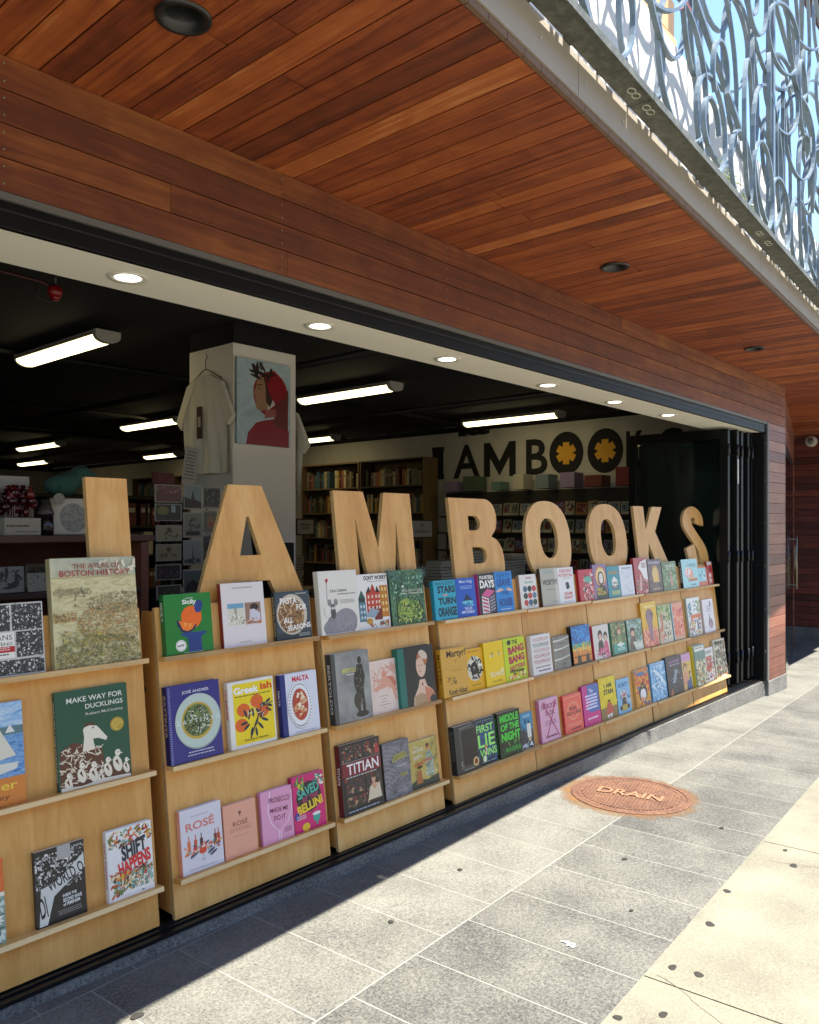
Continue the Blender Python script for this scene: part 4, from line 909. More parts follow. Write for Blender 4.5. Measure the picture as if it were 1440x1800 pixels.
book(2.44, .254, .306, .03, 3, '201d1c', '5f1720', 'tall dark art book with a crimson band and painting details, lowest ledge', a, sp('TITIAN', 'e8e4dc', .45, .7, .25, .8, .01))
def a(A):
    A.R(0, 0, 1, 1, photo('greydrape', ['4c4a4a', '6b6868', '8a8686', '5a5757'], 9, stretch=(1, 1, 2)))
    for k in range(11): 
        r_ = .2 + k * .09
        q = [(.02 + r_ * math.cos(t) * 1.0, .02 + r_ * math.sin(t) * .85) for t in [i * .157 for i in range(11)]]
        q = [p for p in q if p[0] < .96 and p[1] < .97]
        for p0, p1 in zip(q, q[1:]): A.P([p0, p1, (p1[0], p1[1] + .008), (p0[0], p0[1] + .008)], 'a8a4a4')
    A.T('FORESEEING', .34, .74, .8, .78, 'c4b83a', .01, rot=6); A.T('LEONARDO', .3, .66, .88, .74, 'c4b83a', .015, rot=6); A.lines(.45, .52, .85, .57, 2, 'c8c4c0'); A.lines(.55, .34, .85, .42, 3, 'b8ac3a')
book(2.717, .183, .258, .022, 3, '545151', '3a3838', 'grey book with sweeping folds and small yellow lettering, lowest ledge', a, hard=True)
def a(A):
    A.R(0, 0, 1, 1, photo('vintage', ['6a6440', 'b09a4c', 'c8b060', '4f5440'], 10)); A.P([(.0, 0), (1, 0), (1, .2), (.6, .14), (.2, .2), (0, .14)], '3f4436'); A.E(.66, .82, .06, .06, 'b8724a'); A.E(.66, .86, .06, .04, '6a3020'); A.P([(.56, .2), (.58, .72), (.74, .74), (.84, .6), (.84, .2)], '8a9a80'); A.C(.56, .25, .84, .7, 30, .04, ['a8b098', '6a7a66', 'c4c0a0'], 4); A.P([(.2, .1), (.24, .36), (.38, .38), (.42, .1)], 'a8683a'); A.E(.34, .44, .1, .03, '3a3020')
    A.T('The', .17, .85, .33, .9, 'ddd8c8', .01); A.T('VINTAGE', .13, .76, .5, .83, 'ddd8c8', .02, rot=6); A.T('BOOK of', .15, .62, .45, .7, 'ddd8c8', .02, rot=6); A.T('PAINTERS', .17, .48, .78, .56, 'c8503a', .02, rot=7); A.lines(.55, .24, .95, .28, 1, 'd8d4c4')
book(2.904, .212, .227, .014, 3, '8a8050', '6a6440', 'olive and yellow vintage style book with a long-robed figure, lowest ledge', a, hard=False)
# ---- display 4
def a(A):
    D_ = '12333f'
    A.T('MARGERET', .1, .88, .96, .97, '1c6a78', .03); A.T('STARS', .16, .67, .97, .86, D_, .05); A.T('TURN', .16, .38, .97, .56, D_, .05); A.T('ORANGE', .12, .08, .97, .32, D_, .05); A.E(.5, .62, .1, .03, 'c9928a')
book(3.198, .183, .206, .024, 1, '2aa3b8', '218a9e', 'turquoise book filled by tall dark condensed capitals', a)
def a(A):
    A.T('Matt Haig', .2, .85, .85, .95, 'd8dce8', .01); A.lines(.2, .7, .85, .8, 3, '9ab4e0'); A.P([(.35, .42), (.5, .6), (.66, .5), (.8, .42)], '1c2a4a'); A.E(.53, .38, .3, .035, '6ac8d0'); A.C(.3, .28, .8, .38, 26, .03, ['4ab0c0', '8ad8d8', '2a88b0'], 3); A.T('THE LIFE', .35, .18, .75, .25, 'dfe4f0', .02); A.T('IMPOSSIBLE', .2, .09, .85, .16, 'dfe4f0', .02)
book(3.385, .172, .21, .024, 1, '1b57b4', '16448e', 'royal blue book with a small dark fin and script author name', a, front_gap=-.001)
def a(A):
    A.T('FOURTEEN', .12, .86, .9, .95, 'eeeae2', .03); A.T('DAYS', .1, .64, .95, .84, 'eeeae2', .05); A.P([(.15, .48), (.5, .62), (.95, .55), (.55, .4)], 'd0578c'); A.P([(.12, .03), (.15, .46), (.55, .38), (.55, .02)], 'd8d0d0'); A.P([(.57, .02), (.57, .38), (.95, .52), (.92, .05)], '4a4650')
    for k in range(4): A.P([(.18, .1 + k * .09), (.5, .04 + k * .09), (.5, .08 + k * .09), (.18, .14 + k * .09)], 'c0284e')
    for k in range(5): A.P([(.6, .06 + k * .075), (.9, .12 + k * .075), (.9, .15 + k * .075), (.6, .09 + k * .075)], 'a8a4ac')
book(3.583, .161, .227, .026, 1, '17161a', 'b03a7a', 'black book with fat white capitals over a pink and grey tower block', a)
def a(A):
    D_ = '123f86'
    A.T('HOW TO', .15, .85, .85, .96, D_, .02); A.T('LEAVE', .12, .64, .88, .82, D_, .05); A.T('THE', .25, .42, .75, .53, D_, .02); A.T('HOUSE', .14, .14, .9, .34, D_, .05); A.P([(.02, .52), (.25, .6), (.5, .55), (.35, .52), (.1, .5)], 'd8b4a0'); A.P([(.98, .52), (.75, .6), (.58, .54), (.7, .52), (.9, .5)], 'd8b4a0'); A.lines(.2, .04, .8, .08, 1, 'd8e4f0')
book(3.747, .177, .232, .022, 1, '1783c9', '116aa6', 'bright blue book with navy capitals and two reaching hands', a)
def a(A):
    K_ = '2a1d14'; A.T('Martyr!', .22, .77, .97, .96, K_, .02); A.E(.55, .72, .02, .012, K_); A.T('Kaveh Akbar', .2, .03, .93, .15, K_, .015); A.C(.15, .25, .5, .42, 26, .028, ['5a4a20', '6a5524', 'c99a2a'], 3); A.lines(.35, .5, .75, .54, 2, 'b8882a')
book(3.196, .214, .245, .03, 2, 'd3a040', 'c9962c', 'mustard yellow book with a black exclamation headline, left one of four yellow books', a, sp('MARTYR!', '2a1d14', .3, .9))
def a(A):
    A.lines(.15, .9, .85, .94, 1, '6a5214'); A.E(.5, .52, .43, .3, 'd6ccb0', 26); A.C(.08, .22, .92, .82, 60, .07, ['1c1c1a', '55564e', 'e8e2cc'], 6, ell=(.5, .52, .38, .26)); A.E(.48, .52, .21, .155, '0d0d0c'); A.E(.48, .52, .09, .065, '40403c'); A.E(.46, .54, .03, .02, 'c8c8c0'); A.lines(.3, .1, .8, .14, 1, '6a5214')
book(3.407, .163, .223, .018, 2, 'e3a800', 'c4940f', 'yellow book with a cut paper oval round a black lens', a, hard=False)
def a(A):
    A.E(.38, .68, .1, .022, 'eee4cc'); A.E(.4, .68, .035, .022, '1f1a10'); A.E(.76, .7, .08, .02, 'eee4cc'); A.E(.76, .7, .03, .02, '1f1a10'); A.P([(.25, .72), (.4, .76), (.52, .72), (.4, .74)], '5a3a12'); A.P([(.66, .74), (.78, .77), (.88, .74), (.78, .755)], '5a3a12'); A.E(.85, .32, .08, .05, 'f0dc8a'); A.T('YELLOWFACE', .2, .2, .94, .31, 'f2e6b4', .03); A.T('R. F. KUANG', .33, .08, .82, .12, '6a5214', .006)
book(3.572, .184, .242, .027, 2, 'edc40a', 'c9a00a', 'plain yellow book with a pair of drawn eyes', a, hard=False, front_gap=-.001)
def a(A):
    Rd = 'b01f45'; A.E(.27, .9, .09, .06, '1f1c18'); A.T('THE', .4, .85, .66, .95, '1f2a18', .03); A.T('BANG', .2, .64, .94, .82, Rd, .06, rot=5); A.T('BANG', .2, .42, .94, .6, Rd, .06, rot=5); A.T('SISTERS', .2, .26, .94, .37, Rd, .04, rot=6); A.C(.15, .05, .95, .2, 40, .035, ['e07a1c', '3a3020', 'f0e0c0', '8a3a20'], 4); A.lines(.2, .18, .9, .25, 1, '3a3a14', .8)
book(3.765, .22, .243, .022, 2, 'c4d21a', '8aa812', 'lime yellow book with crimson shouting capitals, beside the plain eyes cover', a)
def a(A):
    A.R(.22, .06, .98, .93, '454642'); A.R(.3, .14, .97, .88, '0f100f'); A.C(.4, .5, .9, .85, 20, .06, ['191a19', '232423'], 5); A.T('BLACKOUTS', .25, .93, .8, .965, '9a9a94', .01, rot=3); A.E(.86, .17, .13, .095, 'd6b878'); A.E(.86, .17, .08, .06, '7a3a1c'); A.C(.18, .12, .3, .25, 12, .02, ['8a7a68', 'a89a84'], 3); A.lines(.3, .04, .8, .07, 1, 'a8a49a')
book(3.236, .19, .244, .036, 3, '2a2c2b', '262827', 'charcoal book with a black panel and a round gold sticker, lowest ledge', a, sp('BLACKOUTS', '6a6a64', .3, .9))
def a(A):
    G_ = '9be86a'
    A.C(.0, .1, .98, .85, 60, .12, ['1f4a6a', '2a5a86', '182a3a'], 3, el=3.5); A.T('FIRST', .06, .7, .9, .86, G_, .02); A.T('LIE', .1, .38, .93, .66, G_, .02); A.T('WINS', .15, .18, .98, .34, G_, .02); A.E(.46, .38, .06, .035, 'c9743a'); A.R(.43, .2, .49, .36, 'e0c8a0'); A.E(.36, .13, .09, .07, 'd8e8b8'); A.lines(.2, .04, .9, .07, 1, 'a8b8a8'); A.lines(.1, .92, .9, .95, 1, '7a9a8a')
book(3.431, .183, .245, .022, 3, '16222c', '101a20', 'dark book with tall light green capitals over blue stripes, lowest ledge', a, hard=False, front_gap=-.001)
def a(A):
    G_ = '3fcf3a'; A.C(.02, .02, .98, .98, 160, .05, ['103018', '0c1a10', '1c5a24', '14381c'], 3)
    A.T('MIDDLE', .1, .77, .92, .93, G_, .04); A.T('OF THE', .1, .58, .92, .73, G_, .04); A.T('NIGHT', .1, .35, .95, .54, G_, .05); A.T('RIVERS', .25, .1, .92, .2, '2fa834', .02); A.C(.3, .2, .9, .34, 26, .03, ['2f7a2c', '7aa040', '183c1c'], 5)
book(3.63, .218, .247, .03, 3, '0d140f', '122417', 'black and neon green thriller with heavy capitals, lowest ledge', a, sp('MIDDLE OF THE NIGHT', '4aa03a', .1, .9))
def a(A):
    A.R(0, .55, 1, 1, '2a86a8'); A.C(0, .5, 1, .8, 30, .06, ['1f6a8a', '3a9ab8', '12506a'], 3); A.R(.55, .3, .85, .68, 'e0dccc'); A.R(.6, .2, .8, .3, 'c8b890'); A.C(.1, .04, .9, .18, 20, .05, ['d8dcdc', '8a9296'], 4); A.lines(.3, .85, .85, .93, 2, 'c8e0e8')
book(3.852, .139, .205, .016, 3, '27323a', '1c262c', 'small teal and grey book with a white bottle shape, right end of its ledge', a, hard=False)
# ---- display 5
def a(A):
    A.T('Love', .4, .87, .72, .95, 'c4302c', .02); A.T('Stories', .3, .74, .78, .82, '6a9a84', .02)
    cs = ['4a6a80', '1c2a28', 'c43a38', '1f3a30', 'c43a38', '5a7f92', 'c43a38', '3a5f74', '2a4a3a']
    for i in range(9): A.E(.3 + .26 * (i % 3), .58 - .2 * (i // 3), .125, .09, cs[i], 14)
    A.lines(.3, .05, .8, .08, 1, '5a5550')
book(3.996, .185, .205, .022, 1, 'e2dccf', '9a7a6a', 'cream book with nine red, blue and green rounded blocks', a)
def a(A):
    A.R(.0, 0, .86, 1, 'b0ab98'); A.R(.8, 0, 1, 1, 'c9c4b6'); A.lines(.15, .84, .75, .95, 3, '8a9a9e'); A.T('WORTHY', .1, .55, .95, .7, '232323', .03); A.lines(.3, .4, .85, .44, 1, '6a665c'); A.lines(.55, .08, .9, .12, 1, '5a6a7a')
book(4.232, .206, .234, .022, 1, 'b5b09f', '4a3a30', 'sandy grey book with one bold black word', a)
def a(A):
    A.T('HIDDEN', .14, .86, .88, .95, 'cf4a3c', .02); A.T('POTENTIAL', .06, .74, .95, .83, 'cf4a3c', .02); A.lines(.3, .68, .8, .71, 1, '6a6a6a'); A.E(.55, .54, .11, .055, '1f1f1f'); A.P([(.45, .45), (.55, .38), (.7, .45), (.64, .56), (.5, .56)], '1f1f1f'); A.T('ADAM', .3, .24, .8, .33, 'cf4a3c', .02); A.T('GRANT', .28, .13, .84, .22, 'cf4a3c', .02); A.lines(.2, .04, .85, .07, 1, '888888')
book(4.437, .196, .233, .022, 1, 'e6e3dd', 'd0ccc4', 'white book with red words and a black flower-like head, on the top ledge', a)
def a(A):
    for k in range(5): A.T('FOOLPROOF', .1, .84 - k * .14, .9, .93 - k * .14, ['c07a7a', '4a5a56', 'c48a84', 'b86a66', 'b8706a'][k], .015); A.R(.1, .81 - k * .14, .9, .815 - k * .14, 'd0b0a8')
    A.lines(.1, .14, .9, .2, 1, '6a5a58'); A.lines(.25, .07, .9, .11, 1, '4a3a6a', .8)
book(4.039, .217, .234, .03, 2, 'e2ddd4', 'd8d2c8', 'white book repeating one pink word five times', a)
def a(A):
    A.R(0, 0, 1, 1, photo('greyband', ['5f5c52', '8a867a', '6e6a5e'], 5, stretch=(1, 1, 4)))
    for v in (.86, .6, .3): A.P([(0, v - .03), (.5, v - .01), (1, v + .06), (1, v + .09), (.5, v + .03), (0, v + .03)], 'cfccc0')
    A.lines(.2, .48, .75, .54, 1, '8a4a44'); A.lines(.45, .12, .85, .15, 1, '4a4a44'); A.lines(.3, .74, .7, .78, 1, '4a463c')
book(4.3, .188, .204, .022, 2, '7c786c', 'b8b4a4', 'olive grey book crossed by three pale curved bands', a)
def a(A):
    A.R(0, .5, 1, 1, '1c6fb4'); A.C(0, .5, 1, 1, 70, .05, ['2f96d8', '12508a', '4ab0e0', '0f3a6a'], 3, el=2.5); A.R(0, .42, 1, .54, '4aa07a'); A.R(0, 0, 1, .42, 'd8802c'); A.R(0, .36, 1, .44, 'e8b83a'); A.C(0, .3, 1, .5, 30, .05, ['e8c84a', '3a9aa0', 'e07a2c'], 5, el=3); A.P([(.2, .0), (.22, .2), (.3, .26), (.4, .2), (.42, 0)], '1a1410'); A.P([(.65, .0), (.68, .2), (.76, .26), (.86, .2), (.88, 0)], '1a1410'); A.R(.05, .2, .95, .225, '1a1410'); A.R(0, 0, 1, .06, '141414')
book(4.511, .236, .248, .03, 2, '101214', '0d0f12', 'black-spined book with a blue and orange sunset and two silhouettes', a)
def a(A):
    A.T('NOBODY', .12, .76, .9, .88, '8a2a5a', .02); A.T('IS OK', .3, .6, .8, .72, '8a2a5a', .02); A.lines(.2, .36, .85, .48, 3, '9a5a7a'); A.lines(.2, .08, .85, .13, 1, '6a2040', .8)
    for s_ in ((.2, .9, .9, .06), (.24, .1, .88, .92)): A.P([(s_[0], s_[1]), (s_[0] + .05, s_[1]), (s_[2] + .05, s_[3]), (s_[2], s_[3])], 'a8285a')
    A.C(.18, .8, .3, .92, 6, .03, ['a8285a'], 2); A.C(.75, .8, .92, .92, 6, .03, ['a8285a'], 3)
book(4.064, .211, .249, .024, 3, 'dda9bc', 'b8728c', 'pale pink book crossed out by two dark pink strokes, lowest ledge', a)
def a(A):
    A.R(.08, .92, .95, .93, 'e8c07a'); A.E(.5, .56, .33, .24, 'e8a878', 30); A.E(.5, .56, .31, .222, 'ee6a58', 30); A.E(.5, .56, .28, .2, 'e8a878', 30); A.E(.5, .56, .265, .187, 'ee6a58', 30); A.T('REAL', .3, .58, .72, .67, '5a1420', .03); A.T('SELF-CARE', .14, .46, .9, .55, '5a1420', .03)
    for v in (.22, .17): A.R(.15, v, .88, v + .012, 'f0b888')
    A.lines(.3, .06, .85, .1, 1, '5a1420', .8)
book(4.343, .222, .232, .02, 3, 'ee6555', 'd84f48', 'coral red book with a thin gold circle round two dark words, lowest ledge', a, sp('REAL SELF-CARE', '5a1420', .2, .9))
def a(A):
    A.R(0, .32, 1, 1, '4468a8'); A.P([(0, .3), (0, 1), (.32, 1), (.3, .75), (.45, .55), (.25, .4), (.5, .3)], 'c42886'); A.T('The', .4, .8, .65, .9, 'e8e4f0', .02); A.lines(.15, .38, .9, .76, 5, 'e0dcf0', .6); A.R(0, 0, 1, .3, 'cf2a80'); A.lines(.2, .14, .85, .2, 1, 'f0d0e4', .7)
book(4.577, .215, .256, .022, 3, 'c92a84', 'b02072', 'magenta and blue blended book with pale writing, lowest ledge', a)
# ---- display 6
def a(A): A.C(.3, .05, .95, .85, 120, .06, ['8a2a34', 'e8b4a8', '3f8a7a', '5a1820', 'd8506a', 'f0d8d0'], 3); A.E(.62, .68, .25, .1, '5aa890'); A.R(0, 0, .22, 1, 'c01f3a')
book(4.696, .196, .211, .022, 1, 'c01f3a', 'a8182f', 'crimson book crowded with small pink and green figures, top ledge', a)
def a(A):
    A.E(.55, .66, .4, .28, 'd88a3a', 24); A.E(.56, .66, .33, .235, 'e8c88a', 24); A.E(.56, .6, .23, .2, '2a1c18', 20); A.E(.57, .6, .15, .15, 'e8d8cc', 18); A.P([(.1, 0), (.2, .3), (.5, .42), (.85, .35), (1, .1), (1, 0)], '1a1614'); A.T('SELF', .2, .24, .6, .34, 'd8b43a', .03); A.T('BACON', .2, .12, .85, .23, 'd8b43a', .03); A.E(.5, .62, .02, .01, '2a1c18'); A.E(.63, .62, .02, .01, '2a1c18')
book(4.899, .189, .239, .02, 1, '8a6a92', '6a4a72', 'mauve book with a haloed face in black clothes', a, front_gap=-.001)
def a(A): A.P([(.3, .52), (.55, .68), (.85, .52)], 'e2ded2'); A.R(.35, .3, .8, .52, 'e2ded2'); A.T('THE', .38, .42, .75, .5, '1a1a1a', .03); A.T('FIVE', .3, .26, .85, .38, '1a1a1a', .04); A.T('RULES', .3, .1, .9, .22, 'e0d060', .03); A.T('HOUSE', .15, .74, .85, .86, 'c8902a', .02)
book(5.094, .183, .22, .02, 1, '1f8a96', '176a74', 'teal book with a white house shape and black letters', a)
def a(A): A.C(.1, .55, .95, .95, 90, .03, ['c8ccd0', 'a8b0b8', 'e8e8e6', 'b8bcc4'], 3); A.lines(.2, .85, .9, .92, 1, '7a8088'); A.C(.3, .2, .9, .5, 40, .025, ['d0d0d4', 'b0b0ba'], 4); A.lines(.5, .12, .9, .16, 1, '8a8a92')
book(5.286, .209, .222, .02, 1, 'dcdcde', 'c8c8cc', 'pale grey white book with faint line drawings, right end of its top ledge', a)
def fig(A, cx, base, h, hair, skin, cloth, w_=.2):
    A.P([(cx - w_, base), (cx - w_ * .8, base + h * .5), (cx - w_ * .3, base + h * .62), (cx + w_ * .3, base + h * .62), (cx + w_ * .8, base + h * .5), (cx + w_, base)], cloth)
    A.E(cx, base + h * .8, w_ * .75, h * .21, hair, 16); A.E(cx, base + h * .75, w_ * .5, h * .155, skin, 16); A.P([(cx - w_ * .55, base + h * .8), (cx - w_ * .2, base + h * .95), (cx + w_ * .5, base + h * .9), (cx + w_ * .5, base + h * .8), (cx, base + h * .86)], hair); A.E(cx - w_ * .2, base + h * .75, w_ * .06, h * .02, '201818', 8); A.E(cx + w_ * .2, base + h * .75, w_ * .06, h * .02, '201818', 8)
def a(A): A.R(.2, 0, 1, 1, 'd8d2c4'); fig(A, .45, .1, .75, '1f1a1a', 'e0b8a0', '2f2a34', .2); fig(A, .78, .1, .68, '241c1c', 'e4c0a8', 'd05a7a', .16); A.C(.2, .02, 1, .3, 60, .05, ['d8608a', 'e8a0b4', 'c8406a'], 3)
book(4.807, .219, .225, .018, 2, 'd8d2c4', 'c43a5a', 'comic book with a red spine and a dark-haired couple', a, hard=False)
def a(A): A.C(0, 0, 1, 1, 90, .08, ['5a6a3c', '8a9060', '3a4a30', 'a8a878'], 3); fig(A, .55, .25, .6, '8a5a30', 'e0b898', '7a8a5a', .2); A.R(.1, .05, .95, .35, '3a9a8a'); A.P([(.3, .3), (.55, .38), (.85, .3), (.6, .22)], 'dce0d4'); A.lines(.35, .1, .85, .2, 2, 'd8e8e0')
book(5.06, .218, .225, .018, 2, '5a6a44', '3f7a6a', 'olive and teal comic book with a long-haired reader', a, hard=False)
def a(A): A.C(0, .2, 1, 1, 110, .09, ['6a8a7a', '8aa898', '4a6a5c', 'a8c0b4'], 4); fig(A, .35, .05, .7, '2a2420', 'dcae92', '5a4038', .24); A.P([(.3, .3), (.9, .25), (.98, 0), (.5, 0)], 'd0d4c4'); A.C(.6, .0, 1, .3, 30, .05, ['e0e0d0', 'a8b8a0'], 5)
book(5.305, .238, .223, .018, 2, '6a8a7c', '4a6a5c', 'sea green comic book with a brown-clad figure in profile', a, hard=False, front_gap=-.001)
def a(A):
    for k in range(26): t = k * .2417; A.P([(.55 + .1 * math.cos(t), .6 + .07 * math.sin(t)), (.55 + .6 * math.cos(t + .05), .6 + .4 * math.sin(t + .05)), (.55 + .6 * math.cos(t + .13), .6 + .4 * math.sin(t + .13))], 'f0e03a') if .55 + .6 * math.cos(t) < 1.0 and .6 + .4 * math.sin(t) < .98 and .55 + .6 * math.cos(t) > .0 else None
    A.R(0, 0, 1, .28, '8a7040'); A.E(.52, .66, .36, .2, 'e8cf20', 16); A.T('I AM', .3, .74, .75, .85, '1c1810', .04); A.T('STAN', .24, .58, .82, .71, '1c1810', .05); A.P([(.3, .12), (.38, .34), (.5, .42), (.68, .34), (.74, .12)], 'c4503c'); A.P([(.32, .1), (.42, 0), (.48, .1), (.58, 0), (.66, .12)], 'e8e0d8'); A.E(.52, .42, .06, .035, '2a1c14')
book(4.807, .232, .274, .018, 3, 'e0c41c', 'b8622c', 'yellow burst comic book with a red triangular figure, lowest ledge', a)
def a(A): A.T('ROBOT', .15, .76, .9, .88, '2a5a9a', .03); A.E(.5, .55, .26, .12, 'e0d8d4'); A.E(.5, .52, .14, .06, 'b8707a'); A.P([(.3, .2), (.36, .45), (.64, .45), (.7, .2)], '3a2c26'); A.E(.5, .16, .34, .09, 'b8a04a'); A.E(.22, .17, .1, .07, '2a2a2a'); A.E(.78, .17, .1, .07, '2a2a2a'); A.C(.1, .3, .9, .7, 16, .05, ['5a4034', 'd8d0c8', '3a6a9a'], 3)
book(5.055, .192, .233, .016, 3, '7fb6d4', '5f96b4', 'light blue comic book with a round-headed little vehicle driver, lowest ledge', a, hard=False)
def a(A): A.C(.0, .4, 1, .98, 60, .09, ['c4382c', '4a6a9a', 'e8a03a', 'd86a2c'], 3); A.E(.5, .35, .3, .24, '2a2a30', 20); A.E(.5, .3, .2, .18, 'e8e0dc', 20); A.E(.5, .55, .12, .1, '2a2a30'); A.P([(.42, .55), (.5, .5), (.58, .55)], 'e8a02c'); A.C(.1, .03, .9, .2, 34, .06, ['6a5a8a', 'd8622c', 'e0b040'], 4); A.R(.2, .82, .7, .92, '3f6a9c')
book(5.331, .228, .262, .018, 3, 'd8952c', 'c8a060', 'orange comic book with a round dark bird in the middle, lowest ledge', a, hard=False)
# ---- display 7
def a(A): A.R(0, 0, 1, 1, 'a82838'); A.P([(.3, .72), (.52, .88), (.98, .95), (.98, .3), (.75, .35), (.5, .62)], 'e4ddd4'); A.lines(.55, .7, .92, .85, 3, '8a2a34', .6); A.C(.02, .02, .98, .4, 60, .06, ['7a1c2a', 'c85a6a', 'e0a8a0', '8a6a4a'], 3); A.P([(.3, .1), (.4, .5), (.5, .55), (.45, .1)], 'd8a8a0')
book(5.514, .217, .27, .024, 1, 'a82838', '8a1f2c', 'crimson book with a torn white patch, top ledge under the letter K', a)
def a(A): A.C(0, 0, 1, 1, 120, .08, ['4a2f3c', '6a4a54', '3a2430', '7a5a58'], 3); A.E(.52, .55, .28, .26, 'b88a4a', 20); A.E(.52, .55, .2, .2, 'd8b46a', 20); A.P([(.3, .3), (.42, .6), (.5, .4), (.62, .62), (.8, .3)], 'e0b45a'); A.R(.1, .86, .92, .93, '9a8a9c'); A.R(.25, .08, .8, .12, 'b8987a')
book(5.745, .238, .253, .022, 1, '5a3c44', '3a2430', 'plum brown book with a glowing golden middle, top ledge', a)
def a(A): A.C(0, 0, 1, 1, 140, .08, ['5f7a4c', '8aa070', '44603c', '9aae84', '6a5a3c'], 4); A.P([(.52, .15), (.5, .42), (.58, .56), (.68, .42), (.66, .15)], 'b88a7a'); A.E(.59, .58, .05, .05, 'c8a890'); A.lines(.2, .78, .9, .88, 2, 'd0d8bc')
book(5.998, .268, .228, .022, 1, '6a8456', '4c6340', 'leaf green book with a small pink hooded figure among trees', a)
M_YC = ['e0a81c', 'e8bc2a', 'd8981c']
def a(A): A.R(0, .35, 1, 1, 'e0ae1c'); A.R(0, 0, 1, .35, 'd0785a'); A.C(0, 0, 1, .4, 90, .07, ['d86a5a', 'e08a74', 'c05a4c', 'e8a888'], 3); A.E(.5, .68, .24, .17, '7a5a6a', 18); A.P([(.3, .55), (.38, .75), (.62, .72), (.66, .5), (.62, .12), (.5, .12)], '8a6478'); A.P([(.6, .78), (.78, .72), (.6, .66)], '4a3a44'); A.lines(.2, .86, .9, .92, 1, 'f0dc8a', .8)
book(5.556, .262, .331, .018, 2, 'd8a21c', 'c08a18', 'tall golden yellow book with a big purple bird over coral flowers', a, hard=False)
def a(A): A.C(0, .6, 1, 1, 60, .07, ['7a9a4a', 'a8b86a', '5a7a3a'], 3); A.R(0, 0, 1, .6, 'c8c0a4'); A.C(.15, .1, .9, .75, 90, .035, ['2a2420', 'd8cbb0', '4a3c30'], 4, el=1.6); A.P([(.02, .3), (.2, .5), (.15, .75), (.3, .8), (.35, .3)], 'b8664a'); A.C(.0, .1, .4, .4, 30, .05, ['c8705a', 'e0a890'], 6)
book(5.833, .236, .293, .018, 2, 'c0bc98', '9aa87c', 'green and cream book with two spotted long-necked animals', a, hard=False)
def a(A): A.R(0, 0, 1, 1, 'dd8f74'); A.C(.05, .15, .98, .85, 130, .07, ['d8544a', 'e06a58', 'e8a080', 'c83a3c'], 5); A.R(0, 0, 1, .08, 'c8a884'); A.R(0, 0, .08, 1, '8ab0b8')
book(6.084, .214, .295, .02, 2, 'dd8f74', '7fa8b8', 'coral pink book covered in red blossom, blue spine', a)
def a(A): A.C(0, 0, 1, 1, 130, .09, ['7fb4d8', 'a8cfe4', '5a94bc', 'c8e0ea', '8abadc'], 3, el=2); A.P([(.2, .8), (.55, .6), (.9, .35), (.95, .4), (.6, .68), (.25, .86)], 'd8e6ea'); A.C(.3, .2, .9, .6, 40, .04, ['e8f0f0', '4a80a8'], 5); A.lines(.2, .92, .8, .95, 1, '4a7a9a')
book(5.594, .258, .276, .018, 3, '7fb4d8', '5a94bc', 'ice blue picture book with a pale swooping creature, lowest ledge', a, hard=False)
def a(A): A.R(0, 0, 1, 1, '1d1b33'); A.T('LUNE', .2, .83, .85, .9, 'b06ab0', .02); A.T('THE WITCH', .2, .75, .85, .8, 'b8b0c8', .02); A.P([(.3, .3), (.45, .5), (.55, .65), (.75, .6), (.6, .5), (.5, .3)], '8a9aa4'); A.C(.2, .2, .9, .7, 20, .02, ['c8d0d8', '6a6a9a'], 3); A.P([(.1, 0), (.2, .14), (.28, .18), (.3, 0)], 'b0603c')
book(5.853, .29, .289, .026, 3, '1d1b33', '15142a', 'midnight blue book with pink title and a flying grey figure, lowest ledge', a)
def a(A): A.R(0, 0, 1, 1, 'dcb45a'); A.R(0, .78, 1, 1, 'c890b4'); fig(A, .35, .15, .6, '6a3424', 'dfae8c', 'd8907a', .24); A.P([(.35, 0), (.45, .22), (.7, .26), (.95, .1), (.95, 0)], '2f5484'); A.lines(.2, .64, .8, .7, 1, 'a87a3a'); fig(A, .78, .1, .4, '2a2020', 'dcae92', '3a5a8a', .14)
book(6.148, .19, .282, .018, 3, 'dcb45a', 'c890b4', 'yellow and lilac comic book with a red-haired girl, lowest ledge', a, hard=False)
# ---- display 8
def a(A): A.T('IN WINTER', .3, .72, .9, .83, '3a5a60', .01); A.E(.42, .52, .24, .17, 'd87a8a'); A.E(.36, .56, .14, .12, 'f0e0d8'); A.C(.2, .35, .65, .7, 26, .06, ['d05a6a', 'e8a84a', 'f0d0c8'], 3); A.R(.35, .22, .92, .3, 'a8683a'); A.R(.4, .3, .88, .34, 'd8a86a'); A.lines(.5, .08, .8, .12, 1, '3a4a50', .9); A.C(.1, .62, .4, .85, 12, .03, ['e8f0ee'], 6)
book(6.37, .33, .236, .024, 1, '9cccd0', '22282a', 'light blue picture book with a pink ball on a wooden sled', a, sp('IN WINTER', 'd8d8d0', .2, .9))
def a(A): A.R(0, .25, .85, .95, '7fc0c8'); A.C(.15, .35, .7, .85, 22, .08, ['2a6a78', 'e0e8e4', '4a9aa8'], 3); A.R(0, 0, 1, .25, 'c8482c')
book(6.72, .2, .162, .014, 1, 'cf5230', 'a83a20', 'small square orange and blue book leaning low on the top ledge', a, hard=False)
def a(A): A.R(.05, .85, .95, .99, 'd8d0c0'); A.T('RUN', .1, .6, .9, .75, '7a1414', .03); A.E(.5, .42, .25, .1, 'e8c8b8'); A.E(.5, .2, .3, .1, 'e0b0a0')
book(6.935, .115, .205, .014, 1, 'b8282a', '9a1c20', 'narrow red book at the right end of the top ledge under the letter S', a, hard=False)
